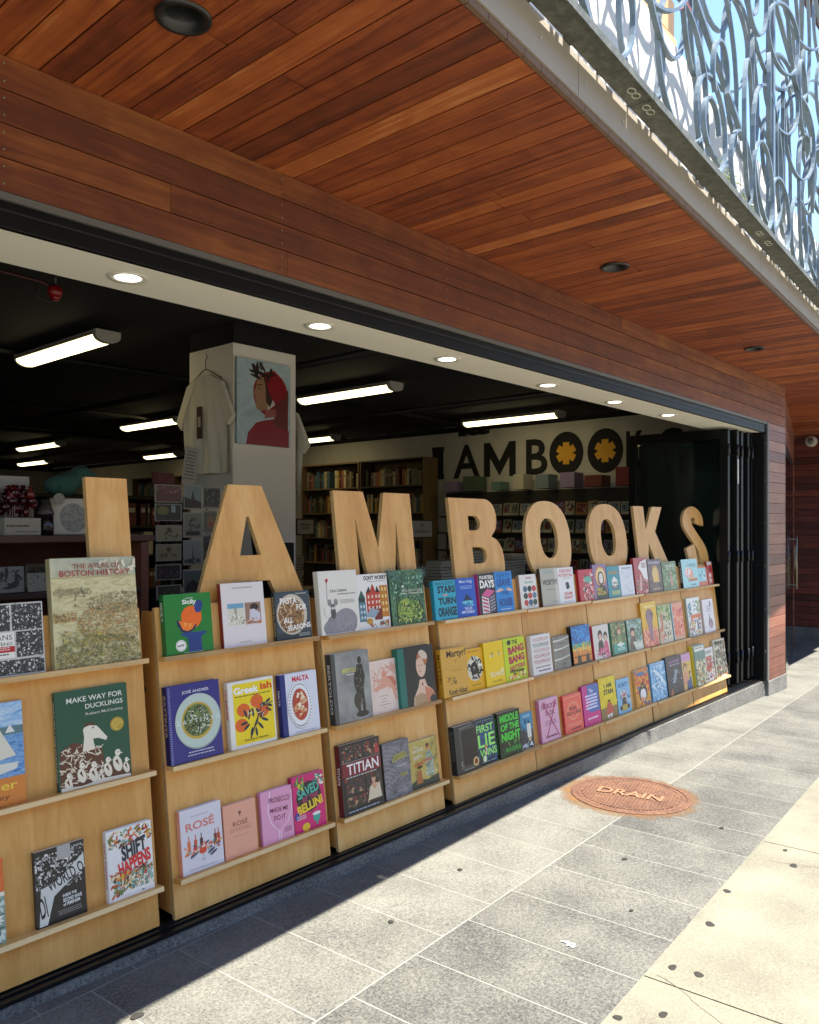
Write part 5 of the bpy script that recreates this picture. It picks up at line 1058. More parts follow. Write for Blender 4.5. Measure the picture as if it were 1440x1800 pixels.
def a(A): A.R(.35, .6, .75, .95, 'f0eee6'); A.T('TO', .45, .85, .65, .92, '3f6f9a', .04); A.T('THE', .42, .75, .68, .82, '3f6f9a', .04); A.T('CITY', .4, .64, .7, .71, '3f6f9a', .04); A.R(.2, .46, .98, .56, 'd8602a'); A.C(.02, .02, .98, .44, 130, .045, ['d84a3a', '4a8a4a', 'e0b03a', '3a6a9a', 'e8e0d0', '8a3a7a'], 3); A.C(.7, .55, .98, .9, 26, .05, ['4a7a3a', 'a8c070'], 5); A.C(.02, .5, .3, .85, 26, .05, ['5a8ab0', '3a5a3a', 'd8d0c0'], 6)
book(6.398, .268, .311, .018, 2, 'dfe0da', 'a8b8b0', 'busy white picture book of a street with an orange banner', a, hard=True)
def a(A): A.E(.62, .26, .22, .15, '8a6a80', 18); A.P([(.5, .36), (.56, .6), (.62, .36)], '3a4a34'); A.E(.72, .85, .05, .09, '2f3a2c', a=-12); A.lines(.35, .6, .8, .8, 3, '9a94a8'); A.E(.55, .2, .1, .08, 'a88a9c')
book(6.718, .235, .28, .018, 2, 'e0d8d8', 'cfc6c8', 'near white book with one plum-coloured fruit', a, hard=False)
def a(A): A.R(0, 0, 1, 1, 'cfc8a4'); A.C(.1, .02, .98, .7, 150, .05, ['5f7a5a', 'b8a868', 'e8dfc0', '3a5a4a', 'c87a3a'], 3); A.R(.0, .62, 1, 1, '5f8478'); A.R(.12, .84, .95, .96, 'e0ddcc'); A.lines(.2, .88, .85, .93, 1, '3f5a50'); A.R(0, 0, .14, .95, '3f5f44')
book(6.375, .245, .326, .03, 3, 'd8cc7a', 'dcc83a', 'green and cream picture book behind a yellow spine, lowest ledge by the doors', a)
def a(A): A.T("DON'T", .2, .82, .85, .92, '2a2020', .03); A.R(.2, .3, .8, .75, 'c84a34'); A.C(.1, .05, .95, .75, 70, .05, ['c8402c', 'e0a04a', '4a6a8a', 'e8e4dc', '3a2c28'], 4)
book(6.63, .205, .276, .014, 3, 'e2e0d8', 'c8c6be', 'white picture book with a red house drawing, between two lowest ledge books', a, hard=False)
def a(A):
    for i in range(4):
        for j in range(6): A.C(.06 + .24 * i, .05 + .155 * j, .24 + .24 * i, .16 + .155 * j, 7, .05, ['2a2a28', '6a6048', 'b0a47c', '4a5a4a', 'a85a3a'], i * 7 + j, el=1.8)
    A.lines(.15, .5, .9, .66, 4, '6a6658'); A.T('BUGS', .2, .86, .8, .96, '22221f', .02)
book(6.845, .262, .322, .02, 3, 'd8d2b8', 'c0ba9e', 'cream book scattered with many small insects, far right of the lowest ledge', a)
# ================================================================== ironwork screen on the overhang
M_IRON = stone('galvanised_bar', [(.2, '4f5c64'), (.9, '7d8c96')], 9, rough=.45, bdist=.0002)
M_IRON.node_tree.nodes['Principled BSDF'].inputs['Metallic'].default_value = .35
M_CHAN = stone('channel', [(.3, '2e302b'), (.5, '45473f'), (.8, '62645a')], 30, rough=.6, bdist=.0004)
scr = root('iron_screen', (0, 0, 0), 'screen of pale grey looped iron bars standing on the edge of the overhang', 'iron screen')
EV = Vector((math.cos(R_(3.85)), math.sin(R_(3.85)), 0)); NV = Vector((EV.y, -EV.x, 0))        # NV points to the street
def eo(X, o, z): return Vector((X, edge(X), z)) + NV * o
b = MB(); xs = [-4.5, .6, 2.72, 5.4, 8.1, 12]
for a_, c_ in zip(xs, xs[1:]):
    p = [eo(a_ + .002, .019, 0), eo(c_ - .002, .019, 0), eo(c_ - .002, .112, 0), eo(a_ + .002, .112, 0)]
    lo = [(q.x, q.y, 2.945) for q in p][::-1]; hi = [(q.x, q.y, 2.952) for q in p][::-1]; b.hexa(lo + hi, M_CHAN)
    for o0, o1 in ((.106, .1125),):
        p = [eo(a_ + .002, o0, 0), eo(c_ - .002, o0, 0), eo(c_ - .002, o1, 0), eo(a_ + .002, o1, 0)]; b.hexa([(q.x, q.y, 2.938) for q in p][::-1] + [(q.x, q.y, 2.966) for q in p][::-1], M_CHAN)
b.build('channel', scr)
ringm = col('a8a698', .6)
for X in (2.62, 2.66, 2.76, 2.80, 4.32, 4.36, 4.5, 4.54):          # slotted holes with bright rims
    h_ = MB(); q = eo(X, .068, 2.9445)
    n_ = 18; pts = [q + EV * .02 * math.cos(t) + NV * .013 * math.sin(t) for t in [6.283 * i / n_ for i in range(n_)]]
    h_.tube(pts, .003, ringm, 5, closed=True); h_.build('bolt_slot', scr)
b = MB()
X = .4
while X < 11:                                            # little spacers between channel and edge panel: light slips through the gaps
    L = rnd.choice((.012, .02, .05)); p = [eo(X, .008, 0), eo(X + L, .008, 0), eo(X + L, .026, 0), eo(X, .026, 0)]
    b.hexa([(q.x, q.y, 2.9505) for q in p][::-1] + [(q.x, q.y, 2.958) for q in p][::-1], M_CHAN); X += rnd.uniform(.07, .5) if X < 4.6 else rnd.uniform(.06, .13)
b.build('spacers', scr)
def scroll(X, z, rx, rz, o=.07, tilt=0, w_=.02, a0=0, a1=360, sq=1.0, twist=0):
    c = eo(X, o, z); n_ = 36; pts = []
    full = a1 - a0 >= 360
    for i in range(n_ if full else n_ + 1):
        t = R_(a0 + (a1 - a0) * i / n_); u = rx * math.cos(t); v = rz * math.sin(t); ct, st = math.cos(R_(tilt)), math.sin(R_(tilt))
        U, V = u * ct - v * st, u * st + v * ct
        pts.append(c + EV * U + Vector((0, 0, V)) + NV * (twist * U))
    m = MB(); m.tube(pts, 0, M_IRON, closed=full, flat=(.006, w_ / 2, NV)); return m.build('scroll', scr)
rs = random.Random(4)
# lowest row: ovals whose feet rest on the channel
X = 2.02; k = 0
while X < 7.6:
    rz = rs.uniform(.17, .28); rx = rz * rs.uniform(.85, 1.1)
    scroll(X, 2.962 + rz, rx, rz, .07 + rs.uniform(-.02, .02), rs.uniform(-7, 7)); X += rs.uniform(.34, .5)
# tall loops
X = 1.9
while X < 7.8:
    rz = rs.uniform(.32, .5); rx = rz * rs.uniform(.75, 1.0)
    scroll(X, 3.0 + rz + rs.uniform(0, .35), rx, rz, .07 + rs.uniform(-.045, .03), rs.uniform(-10, 10), twist=rs.uniform(-.2, .2)); X += rs.uniform(.36, .52)
X = 2.4
while X < 8.0:
    rz = rs.uniform(.14, .26); rx = rz * rs.uniform(.8, 1.1)
    scroll(X, rs.uniform(3.55, 4.2), rx, rz, .07 + rs.uniform(-.04, .04), rs.uniform(-20, 20), twist=rs.uniform(-.3, .3)); X += rs.uniform(.3, .42)
X = 3.4
while X < 8.4:
    rz = rs.uniform(.28, .5); rx = rz * rs.uniform(.75, 1.05)
    scroll(X, rs.uniform(4.1, 5.0), rx, rz, .07 + rs.uniform(-.05, .05), rs.uniform(-12, 12), twist=rs.uniform(-.3, .3)); X += rs.uniform(.28, .36)
X = 2.2                                                 # a second layer of big rings nearer the parapet
while X < 8.5:
    rz = rs.uniform(.2, .42); scroll(X, rs.uniform(3.25, 4.9), rz * rs.uniform(.8, 1.0), rz, -.02 + rs.uniform(-.03, .02), rs.uniform(-25, 25), twist=rs.uniform(-.25, .25)); X += rs.uniform(.14, .22)
X = 2.6
while X < 8.5:
    rz = rs.uniform(.1, .2); scroll(X, rs.uniform(3.1, 4.8), rz, rz * rs.uniform(.9, 1.5), rs.uniform(.08, .15), rs.uniform(-25, 25), a0=0, a1=rs.choice((250, 300, 360)), twist=rs.uniform(-.2, .2)); X += rs.uniform(.2, .32)
for X in (1.55, 4.65, 7.75):
    b = MB(); p0, p1 = eo(X, .05, 2.95), eo(X, .05, 5.6); b.tube([p0, p1], 0, M_IRON, flat=(.02, .02, NV)); b.build('post', scr)
for (X0, z0_, X1, z1_) in ((2.0, 4.4, 3.15, 3.75), (3.15, 3.75, 4.1, 3.35), (4.4, 4.5, 6.0, 3.9), (6.0, 3.9, 7.8, 4.6)):
    b = MB(); b.tube([eo(X0, .05, z0_), eo(X1, .05, z1_)], 0, M_IRON, flat=(.012, .012, NV)); b.build('brace', scr)
b = MB()                                                # a pink wire twist tied to the bars
pts = [eo(3.02 + .05 * math.sin(i * .9), .1, 3.42 + .03 * i) for i in range(8)]; b.tube(pts, .003, col('d8828c', .5), 6); b.tube([eo(3.14 + .07 * math.cos(t), .1, 3.56 + .07 * math.sin(t)) for t in [i * .5 for i in range(11)]], .003, col('d8828c', .5), 6)
tag(b.build('pink_wire'), 'short pink wire loop tied to the ironwork over the white parapet', 'wire')
# terrace furniture showing over the parapet
for i, (X, lab) in enumerate(((3.85, 'dark woven terrace chair behind the parapet, nearer the camera'), (5.0, 'dark woven terrace chair behind the parapet, farther along beside the palm'))):
    r = root('terrace_chair', (X, edge(X) + .62, 2.94), lab, 'chair', 'woven chairs on the terrace', rot=(0, 0, R_(rnd.uniform(-20, 20))))
    wm = MB()
    for k in range(15): 
        z = .45 + k * .035; wm.tube([(-.24 + .012 * math.cos(k), -.2, z), (0, -.245, z), (.24, -.2, z)], .012, col('2a211a', .7), 6)
    for k in range(11): wm.tube([(-.24 + k * .048, -.2 - .04 * math.sin(k * .314), .43), (-.24 + k * .048, -.2 - .04 * math.sin(k * .314), .96)], .008, col('3a2c20', .7), 5)
    wm.build('backrest', r)
    wm = MB(); wm.bbox(-.25, .25, -.2, .26, .4, .45, col('3a2c20', .7), .01); wm.build('seat', r)
    for sx in (-.22, .22):
        for sy in (-.18, .22): 
            wm = MB(); wm.tube([(sx, sy, 0), (sx, sy, .4)], .014, M_BLACKM, 8); wm.build('leg', r)
pr = root('potted_palm', (4.55, edge(4.55) + .5, 2.94), 'potted palm with pale fronds behind the white parapet', 'palm')
b = MB(); b.lathe([(.12, 0), (.17, .3), (.18, .32), (.16, .32), (.15, .28)], (0, 0, 0), col('6a5a48', .8), 20); b.build('pot', pr)
b = MB(); b.tube([(0, 0, .25), (.02, 0, .45), (0, .02, .6)], [.03, .025, .02], col('5f4a30', .9), 8); b.build('stem', pr)
b = MB(); 
for k in range(12):
    a_ = k * .9; L = rnd.uniform(.35, .5); up = rnd.uniform(.15, .45); mid = []
    for i in range(12):
        t = i / 11; mid.append(Vector((math.cos(a_) * L * t, math.sin(a_) * L * t, .6 + up * t * 1.6 - .5 * t * t)))
    b.tube(mid, [.005 * (1 - i / 13) for i in range(12)], col('8a9a5a', .6), 5)
    for i in range(2, 12):
        for s_ in (-1, 1):
            d = Vector((-math.sin(a_), math.cos(a_), 0)) * s_ * .13 * (1 - abs(i - 5) / 9); tip = mid[i] + d + Vector((math.cos(a_) * .05, math.sin(a_) * .05, -.04)); w_ = Vector((math.cos(a_), math.sin(a_), 0)) * .008
            b.face([mid[i] - w_, mid[i] + w_, tip], col('97a868', .6))
b.build('fronds', pr)
ub = root('parasol', (4.1, .15, 2.94), 'closed beige parasol on the terrace above the shop', 'parasol')
b = MB(); b.tube([(0, 0, 0), (0, 0, 2.6)], .02, col('b8a888', .6), 10); b.build('pole', ub)
b = MB(); pr_ = []
for i in range(9): t = i / 8; pr_.append((.05 + .13 * (1 - t) * (1 + .2 * math.sin(9 * t)), .9 + 1.65 * t))
b.lathe(pr_, (0, 0, 0), col('d8cdb0', .85), 14); b.build('canopy', ub)

# ================================================================== lights let into soffit and bulkhead
def ring_light(x, y, z, lit, label, group, r=.075):
    t = root('recessed_light', (x, y, z), label, 'ceiling light', group)
    b = MB()
    if lit:
        b.lathe([(r + .02, 0), (r + .018, -.006), (r, -.004), (r - .004, .0)], (0, 0, 0), col('d8d4c8', .5), 28); b.build('trim_ring', t)
        b = MB(); b.lathe([(r - .005, -.003), (r - .012, -.0045)], (0, 0, 0), M_LAMP, 28); b.build('lens', t)
    else:
        n = 28; prof = [(r + .016, 0), (r + .014, -.006), (r, -.006), (r - .012, .02), (r - .022, .055)]
        vs = []; fs = []
        for rr, h in prof:
            for i in range(n): a = 6.283 * i / n; vs.append((rr * math.cos(a), rr * math.sin(a), h))
        for k in range(len(prof) - 1):
            for i in range(n): j = (i + 1) % n; fs.append((k * n + i, k * n + j, (k + 1) * n + j, (k + 1) * n + i))
        b.mesh(vs, fs, col('1b1d1c', .35), True); b.build('trim_ring', t)
        b = MB(); b.lathe([(r - .02, .052), (r - .021, .056)], (0, 0, 0), col('3c403c', .2), 24); b.build('lens', t)
    return t
M_LAMP = emis('lamp_lens', (1.0, .93, .78, 1), 1.6)
M_TUBE = emis('tube_lens', (1.0, .84, .44, 1), 1.2)
ORD = ['nearest', 'second', 'third', 'fourth', 'fifth', 'sixth']
for i, (x, y) in enumerate(((1.476, .165), (2.389, .165), (3.303, .18), (4.327, .195), (5.22, .195), (6.114, .19))):
    ring_light(x, y, 2.2995, True, f'lit round downlight in the white strip over the opening, {ORD[i]} of six', 'lit downlights in the white strip', .05)
# holes for the dark soffit cans: a short black throat shows under the boards
for i, (x, y) in enumerate(((1.224, -.567), (3.907, -.471), (6.413, -.371))):
    t = ring_light(x, y, ZS - .001, False, ['large dark round downlight in the soffit near the top left corner', 'unlit dark downlight halfway along the red wood soffit', 'unlit dark downlight towards the far end of the soffit', 'unlit downlight in the soffit before the entrance, farthest of the four'][i], 'dark downlights in the soffit', .06)
    for ch in t.children: ch.location.z = -.003
# tube lights
def tube_light(x, y0, y1, label):
    t = root('tube_light', (x, y0, 2.7), label, 'tube light', 'tube lights on the shop ceiling'); L = y1 - y0
    n = 10; pr_ = [(.085 * math.cos(a), -.045 * math.sin(a)) for a in [math.pi * i / n for i in range(n + 1)]]
    b = MB()
    for i in range(n): b.mesh([(pr_[i][0], .05, pr_[i][1]), (pr_[i + 1][0], .05, pr_[i + 1][1]), (pr_[i + 1][0], L - .03, pr_[i + 1][1]), (pr_[i][0], L - .03, pr_[i][1])], [(0, 1, 2, 3)], M_TUBE, True)
    b.build('diffuser', t)
    b = MB(); b.bbox(-.09, .09, .04, L - .02, .002, .035, col('8d8a80', .5), .004); b.build('housing', t)
    for a_, c_ in ((0, .045), (L - .028, L)):
        b = MB(); q = [(x_ * 1.06, z * 1.1) for x_, z in pr_] + [(-.09, .035), (.09, .035)]; n_ = len(q)
        b.mesh([(x_, a_, z) for x_, z in q] + [(x_, c_, z) for x_, z in q], [tuple(range(n_)), tuple(range(2 * n_ - 1, n_ - 1, -1))] + [(i, n_ + i, n_ + (i + 1) % n_, (i + 1) % n_) for i in range(n_)], col('a8a498', .5)); b.build('end_cap', t)
    for yy in (.15, L - .15): 
        b = MB(); b.tube([(0, yy, .03), (0, yy, .097)], .004, M_BLACKM, 6); b.build('hanger', t)
for x, y0, y1, lab in ((2.72, 2.62, 3.89, 'near left tube light, bright below and ahead of the red valve'), (5.42, 5.94, 7.22, 'tube light between the white column and the near left tube light'), (5.42, 2.45, 3.75, 'tube light just right of the white column, half hidden by it'), (7.99, 2.25, 3.62, 'tube light over the painted shop wall lettering'),
                      (5.75, 9.7, 11.15, 'small far tube light, upper one of the far left pair'), (7.17, 13.2, 14.5, 'small far tube light, lower one of the far left pair'), (7.97, 9.95, 11.0, 'far tube light just left of the hanging shirt'), (7.97, 5.92, 7.2, 'far tube light low beside the white column')):
    tube_light(x, y0, y1, lab)

# ================================================================== folding glass doors at the right end
M_GLASS, ntg, bg_ = newmat('door_glass'); bg_.inputs['Base Color'].default_value = (.006, .014, .011, 1); bg_.inputs['Roughness'].default_value = .03; bg_.inputs['Alpha'].default_value = .34; bg_.inputs['IOR'].default_value = 1.7
M_GLASS.diffuse_color = (0, 0, 0, 1)
def leaf(name, x, y0, y1, label, zt2=2.285, glass=True):
    t = root(name, (x, y0, 0), label, 'door', 'folding glass door leaves'); W = y1 - y0; fr = .075; h = .026
    for nm, a_, c_, z0_, z1_ in (('stile', 0, fr, .015, zt2), ('stile', W - fr, W, .015, zt2), ('rail', fr + .0005, W - fr - .0005, .015, .16), ('rail', fr + .0005, W - fr - .0005, zt2 - .09, zt2)):
        b = MB(); b.bbox(-h, h, a_, c_, z0_, z1_, M_BLACK, .004); b.build(nm, t)
    b = MB(); b.box(-.005, .005, fr, W - fr, .16, zt2 - .09, M_GLASS); b.build('glass', t)
    for z in (.25, 1.15, 2.1):
        b = MB(); b.lathe([(.012, -.05), (.012, .05)], (-.03, -.008, z), col('3a3c3c', .35, .8), 10); b.build('hinge', t)
    return t
leaf('door_leaf', 7.2, .1, 1.04, 'wide dark glass door leaf folded inwards behind the letters K and S')
for i, x in enumerate((7.34, 7.48, 7.62, 7.76)):
    leaf('door_leaf', x, .07 + .01 * (i % 2), 1.0, ['narrow edge of the folded door leaf next to the wide leaf, with the white sticker', 'edge of the folded door leaf, third in the stack', 'edge of the folded door leaf, fourth in the stack', 'edge of the folded door leaf nearest the right jamb'][i])
b = MB(); b.box(7.31, 7.338, .062, .0655, 1.8, 2.02, col('c9c8be', .6)); b.lines = None
tag(b.build('door_sticker'), 'upright white sticker on the edge of a folded door leaf', 'sticker')
b = MB(); b.bbox(7.80, 7.884, -.012, .14, -.028, 2.287, M_BLACK, .004); b.bbox(7.84, 7.8845, -.03, -.013, -.028, 2.39, M_DUCT, .002)
for z in (.25, .65, 1.05, 1.45, 1.85, 2.2): b.lathe([(.008, -.014), (.006, -.012)], (7.825, 0, z), col('a8a8a0', .4, .6), 8, axis='y')
b.build('door_jamb', bd)

# ================================================================== inside the shop
def pxbox(mb, px0, py0, px1, py1, y, d, m):
    p = at(px0, py1, y=y); q = at(px1, py0, y=y); mb.box(p.x, q.x, y, y + d, min(p.z, q.z), max(p.z, q.z), m); return p.x, q.x, p.z, q.z
# painted wall lettering on the side wall
def wl(px, py): q = at(px, py, x=XW); return q
def wall_text(txt, l, t_, r, bo, name, lab, bold=.06):
    p, q = wl(l, bo), wl(r, t_); p2 = wl(r, bo); z0_, z1_ = (p.z + p2.z) / 2, q.z
    b = MB(); vs, fs = glyphs(txt, bold); b.mesh([(XW - .004, p.y + (q.y - p.y) * x, z0_ + (z1_ - z0_) * y) for x, y in vs], fs, col('0d0d0c', .8))
    tag(b.build(name), lab, 'wall lettering', 'black lettering painted on the side wall')
ZT = 2.37; ZB_ = 1.87
def wt2(txt, l, r, name, lab, bold=.02, rnd_=False, zt2=None, zb2=None):
    p, q = wl(l, 800), wl(r, 800); b = MB(); z1_, z0_ = zt2 or ZT, zb2 or ZB_
    if rnd_:
        n = 40; b.face([(XW - .004, (p.y + q.y) / 2 + (q.y - p.y) / 2 * math.cos(6.283 * i / n), (z0_ + z1_) / 2 + .02 + (z1_ - z0_ + .08) / 2 * math.sin(6.283 * i / n)) for i in range(n)], col('0d0d0c', .8))
        cy, cz = (p.y + q.y) / 2, (z0_ + z1_) / 2 + .02; rr = (z1_ - z0_) * .3
        for k in range(3):
            a_ = math.pi / 2 + k * math.pi / 3; cc, ss = math.cos(a_), math.sin(a_); w_ = .045
            b.face([(XW - .0045 - k * .0003, cy + cc * u * rr - ss * v * w_, cz + ss * u * rr + cc * v * w_) for u, v in ((-1, -1), (1, -1), (1, 1), (-1, 1))], col('e0a62a', .7))
    else:
        vs, fs = glyphs(txt, bold); b.mesh([(XW - .004, p.y + (q.y - p.y) * x, z0_ + (z1_ - z0_) * y) for x, y in vs], fs, col('0d0d0c', .8))
    tag(b.build(name), lab, 'wall lettering', 'black lettering painted on the side wall')
pz = [wl(771, 843).z, wl(771, 786).z]; ZB_, ZT = pz
wt2('I', 761, 780, 'wall_letter_i', 'black painted capital I, first of the letters on the shop side wall', .03)
b = MB(); 
for zz in (ZB_, ZT - .07): b.box(XW - .0045, XW - .003, wl(781, 800).y, wl(760, 800).y, zz, zz + .07, col('0d0d0c', .8))
tag(b.build('wall_letter_serif'), 'flat black slab ends of the painted wall letter I', 'wall lettering', 'black lettering painted on the side wall')
wt2('A', 797, 845, 'wall_letter_a', 'black painted capital A on the shop side wall'); _tc[('M!', .02)] = ([(0, 0), (0, 1), (.2, 1), (.5, .45), (.8, 1), (1, 1), (1, 0), (.8, 0), (.8, .55), (.5, .02), (.2, .55), (.2, 0)], [(11, 0, 1, 10), (1, 2, 3, 9, 10), (3, 4, 5, 8, 9), (8, 5, 6, 7)])
wt2('M!', 851, 907, 'wall_letter_m', 'black painted capital M on the shop side wall'); wt2('B', 925, 963, 'wall_letter_b', 'black painted capital B on the shop side wall')
wt2('', 966, 1026, 'wall_letter_o', 'black painted round O with yellow asterisk, next to the painted B', rnd_=True); wt2('', 1033, 1096, 'wall_letter_o', 'black painted round O with yellow asterisk, next to the glass door', rnd_=True)
wt2('K', 1101, 1133, 'wall_letter_k', 'black painted capital K partly behind the folded glass door'); wt2('S', 1160, 1203, 'wall_letter_s', 'black painted capital S seen through the folded glass door')
wt2('la', 806, 861, 'wall_letter_script', 'black script word painted above the wall letters', .05, zt2=wl(830, 735).z, zb2=wl(830, 766).z)

# the column's picture, shirts and sign
pc = root('portrait_canvas', (3.36, 1.975, 1.42), 'square canvas of a red-hooded figure on pale blue, hung on the white column', 'painting')
p, q = at(416, 776, y=1.975), at(510, 642, y=1.975); W, H = q.x - p.x, q.z - p.z; pc.location = (p.x, 1.972, p.z - .01)
b = MB(); b.bbox(0, W, 0, .024, 0, H, col('8fa3a6', .7), .003)
A = Art(b, lambda u, v, L: (u * W, -.0006 - .0002 * L, v * H), W / H)
A.R(0, 0, 1, 1, photo('canvas_blue', ['9aaeb2', 'afc2c4', 'bccac8'], 6)); A.P([(.16, 0), (.2, .14), (.34, .26), (.5, .3), (.75, .34), (.97, .2), (.97, 0)], '8a1f24'); A.E(.62, .62, .33, .27, '8e1c20', 26); A.P([(.68, .25), (.95, .2), (.96, .7), (.7, .6)], '6a2a20')
A.P([(.37, .8), (.35, .72), (.345, .68), (.28, .6), (.33, .58), (.32, .54), (.345, .51), (.33, .47), (.36, .42), (.46, .41), (.6, .46), (.6, .8), (.48, .84)], 'a07a58'); A.P([(.5, .32), (.72, .36), (.72, .44), (.52, .44)], '9a5a50'); A.P([(.55, .42), (.7, .5), (.64, .62), (.58, .56)], 'c8c4b8'); A.P([(.47, .84), (.52, .7), (.53, .52), (.6, .46), (.68, .6), (.64, .84)], '3a2418'); A.P([(.5, .84), (.6, .6), (.72, .5), (.9, .62), (.85, .82), (.68, .91)], '8e1c20'); A.E(.4, .67, .022, .008, '2a1a14', 10); A.P([(.36, .7), (.46, .71), (.45, .725), (.36, .715)], '4a2f20')
A.C(.22, .8, .6, .94, 14, .05, ['2a1a16'], 3, el=2.2)
b.build('canvas', pc)
def shirt(face, cx, y, ztop, label, rot):
    t = root('hanging_shirt', (cx, y, ztop), label, 't-shirt', 'shirts hung on the white column', rot=(0, 0, rot))
    b = MB(); n = 24; m = 14; vs = []; fs = []
    def half(v):                                         # half width of the shirt down its length
        if v < .12: return .07 + (v / .12) * .14
        return .235 + .03 * v
    for j in range(m + 1):
        v = j / m
        for i in range(n + 1):
            u = i / n * 2 - 1; hw = half(v); fold = .024 * math.sin(u * 8 + v * 2.5) * v + .012 * math.sin(u * 19 - v * 4) * (.3 + v) + .012 * math.sin(v * 9 + u * 3) * (1 - abs(u))
            vs.append((u * hw, -.03 + fold - .03 * (1 - u * u), -.04 - v * .68))
    for j in range(m):
        for i in range(n): k = j * (n + 1) + i; fs.append((k, k + 1, k + n + 2, k + n + 1))
    sm_ = col('d2ccba', .85); b.mesh(vs, fs, sm_, True)
    for s_ in (-1, 1):                                   # sleeves hang out to the sides
        q = [(.06, -.04), (.2, -.1), (.33, -.34), (.27, -.4), (.215, -.26)]; b.mesh([(s_ * x, -.05, z) for x, z in q] + [(s_ * x, -.02, z) for x, z in q], [tuple(range(5)), tuple(range(9, 4, -1))] + [(i, 5 + i, 5 + (i + 1) % 5, (i + 1) % 5) for i in range(5)], sm_)
    b.build('cloth', t)
    b = MB(); b.tube([(-.19, -.03, -.08), (-.02, -.03, .0), (.02, -.03, .0), (.19, -.03, -.08)], .004, M_BLACKM, 6); b.tube([(0, -.03, 0), (0, -.03, .06), (.02, -.03, .09), (.0, -.03, .11)], .003, M_BLACKM, 6); b.build('hanger', t)
    if face: 
        b = MB(); b.box(-.03, .03, -.082, -.08, -.48, -.26, col('3a1c1c', .8)); b.box(-.016, .016, -.084, -.0825, -.4, -.33, col('a89a8c', .8)); b.build('print', t)
shirt(True, 3.27, 2.26, 2.5, 'white t-shirt with a dark upright print on the left side of the column', R_(-90))
shirt(False, 3.86, 2.26, 2.35, 'white t-shirt showing past the right edge of the column', R_(90))
# left shelf unit with its goods
YS = 1.05
p, q = at(262, 941, y=YS), at(262, 1040, y=YS)
su = root('wooden_counter_shelf', (p.x - 2.6, YS, 0), 'dark reddish wooden shelf unit behind the letter I', 'shelf unit')
wd = planks('dark_shelf', [(0, '2c150c'), (.5, '4a2617'), (1, '633622')], (2, 20, 20), figure=.4, grain=.4)
def sb(name, x0, x1, y0, y1, z0_, z1_): b = MB(); b.tone = rnd.random(); b.bbox(x0, x1, y0, y1, z0_, z1_, wd, .003); return b.build(name, su)
zt1 = at(150, 941, y=YS).z; zt3 = at(100, 1040, y=YS).z
sb('top_board', 0, 2.62, -.02, .45, zt1 - .03, zt1); sb('board', 0, 2.56, 0, .4, zt3 - .025, zt3); sb('board', 0, 2.56, 0, .4, zt3 - .45, zt3 - .425); sb('side', 2.56, 2.6, 0, .42, 0, zt1 - .031); sb('side', 0, .03, 0, .42, 0, zt1 - .031); sb('back', .03, 2.56, .4, .42, 0, zt1 - .031)
# plush whale
w0, w1 = at(84, 850, y=1.2), at(165, 850, y=1.2)
wr = root('plush_whale', (w0.x, 1.2, zt1 + .215), 'green plush whale with a round paper tag above the framed map', 'plush toy')
WL = w1.x - w0.x; b = MB(); vs = []; fs = []; n = 16; ks = 14
for j in range(ks + 1):
    t = j / ks; x = t * WL; rz = .05 * math.sin(math.pi * min(1, t * .9 + .08)) ** .5 + .004; ry = rz * 1.3; cz = .012 + .055 * t * t + (.02 if .55 < t < .8 else 0)
    for i in range(n): a_ = 6.283 * i / n; vs.append((x, ry * math.cos(a_), cz + rz * math.sin(a_)))
for j in range(ks):
    for i in range(n): fs.append((j * n + i, j * n + (i + 1) % n, (j + 1) * n + (i + 1) % n, (j + 1) * n + i))
fs += [tuple(range(n))[::-1], tuple(range(ks * n, ks * n + n))]
b.mesh(vs, fs, col('24463c', .95), True); b.build('body', wr)
b = MB(); b.lathe([(.006, -.0), (.006, .004)], (.08, -.064, .03), M_BLACK, 8, axis='y'); b.lathe([(.006, -.0), (.006, .004)], (.1, -.066, .034), M_BLACK, 8, axis='y'); b.build('eyes', wr)
b = MB(); b.lathe([(.026, -.0), (.026, .002)], (.02, -.07, -.05), col('7a776a', .7), 20, axis='y', smooth=False); b.tube([(.02, -.069, -.025), (.03, -.06, .01)], .001, M_BLACK, 4); b.build('paper_tag', wr)
# things on the counter: boxes the whale rests on
def flat(name, px0, py0, px1, py1, y, d, base, art, label, cat, group=None, zb=None, lean=0.0):
    p, q = at(px0, py1, y=y), at(px1, py0, y=y); z0_ = zb if zb is not None else p.z; W, H = q.x - p.x, q.z - z0_
    o_ = root(name, (p.x, y, z0_), label, cat, group, rot=(-lean, 0, 0)); b = MB(); b.bbox(0, W, 0, d, 0, H, col(base, .6) if isinstance(base, str) else base, .002)
    A = Art(b, lambda u, v, L: (u * W, -.0006 - .0002 * L, v * H), W / H); art(A); b.build('panel', o_); return o_
p = at(84, 862, y=1.28); q = at(150, 862, y=1.28)
b = MB(); b.bbox(p.x - .02, q.x + .12, 1.3, 1.42, zt1 + .001, zt1 + .165, col('4a4a3c', .7), .003); tag(b.build('gift_box'), 'dull olive box under the green plush whale', 'box')
def a(A):
    A.R(.03, .03, .97, .97, 'a8a08c'); A.E(.56, .46, .36, .4, photo('town_map', ['6e6c60', '8f8c7c', '5f5d54', '9a9684'], 60), 40); A.T('Boston', .08, .84, .3, .92, '3a362e', .02)
flat('framed_map', 93, 876, 160, 933, 1.14, .02, '8f866f', a, 'cream print of a round city map leaning beside the letter I', 'print', zb=zt1 + .002, lean=.12)
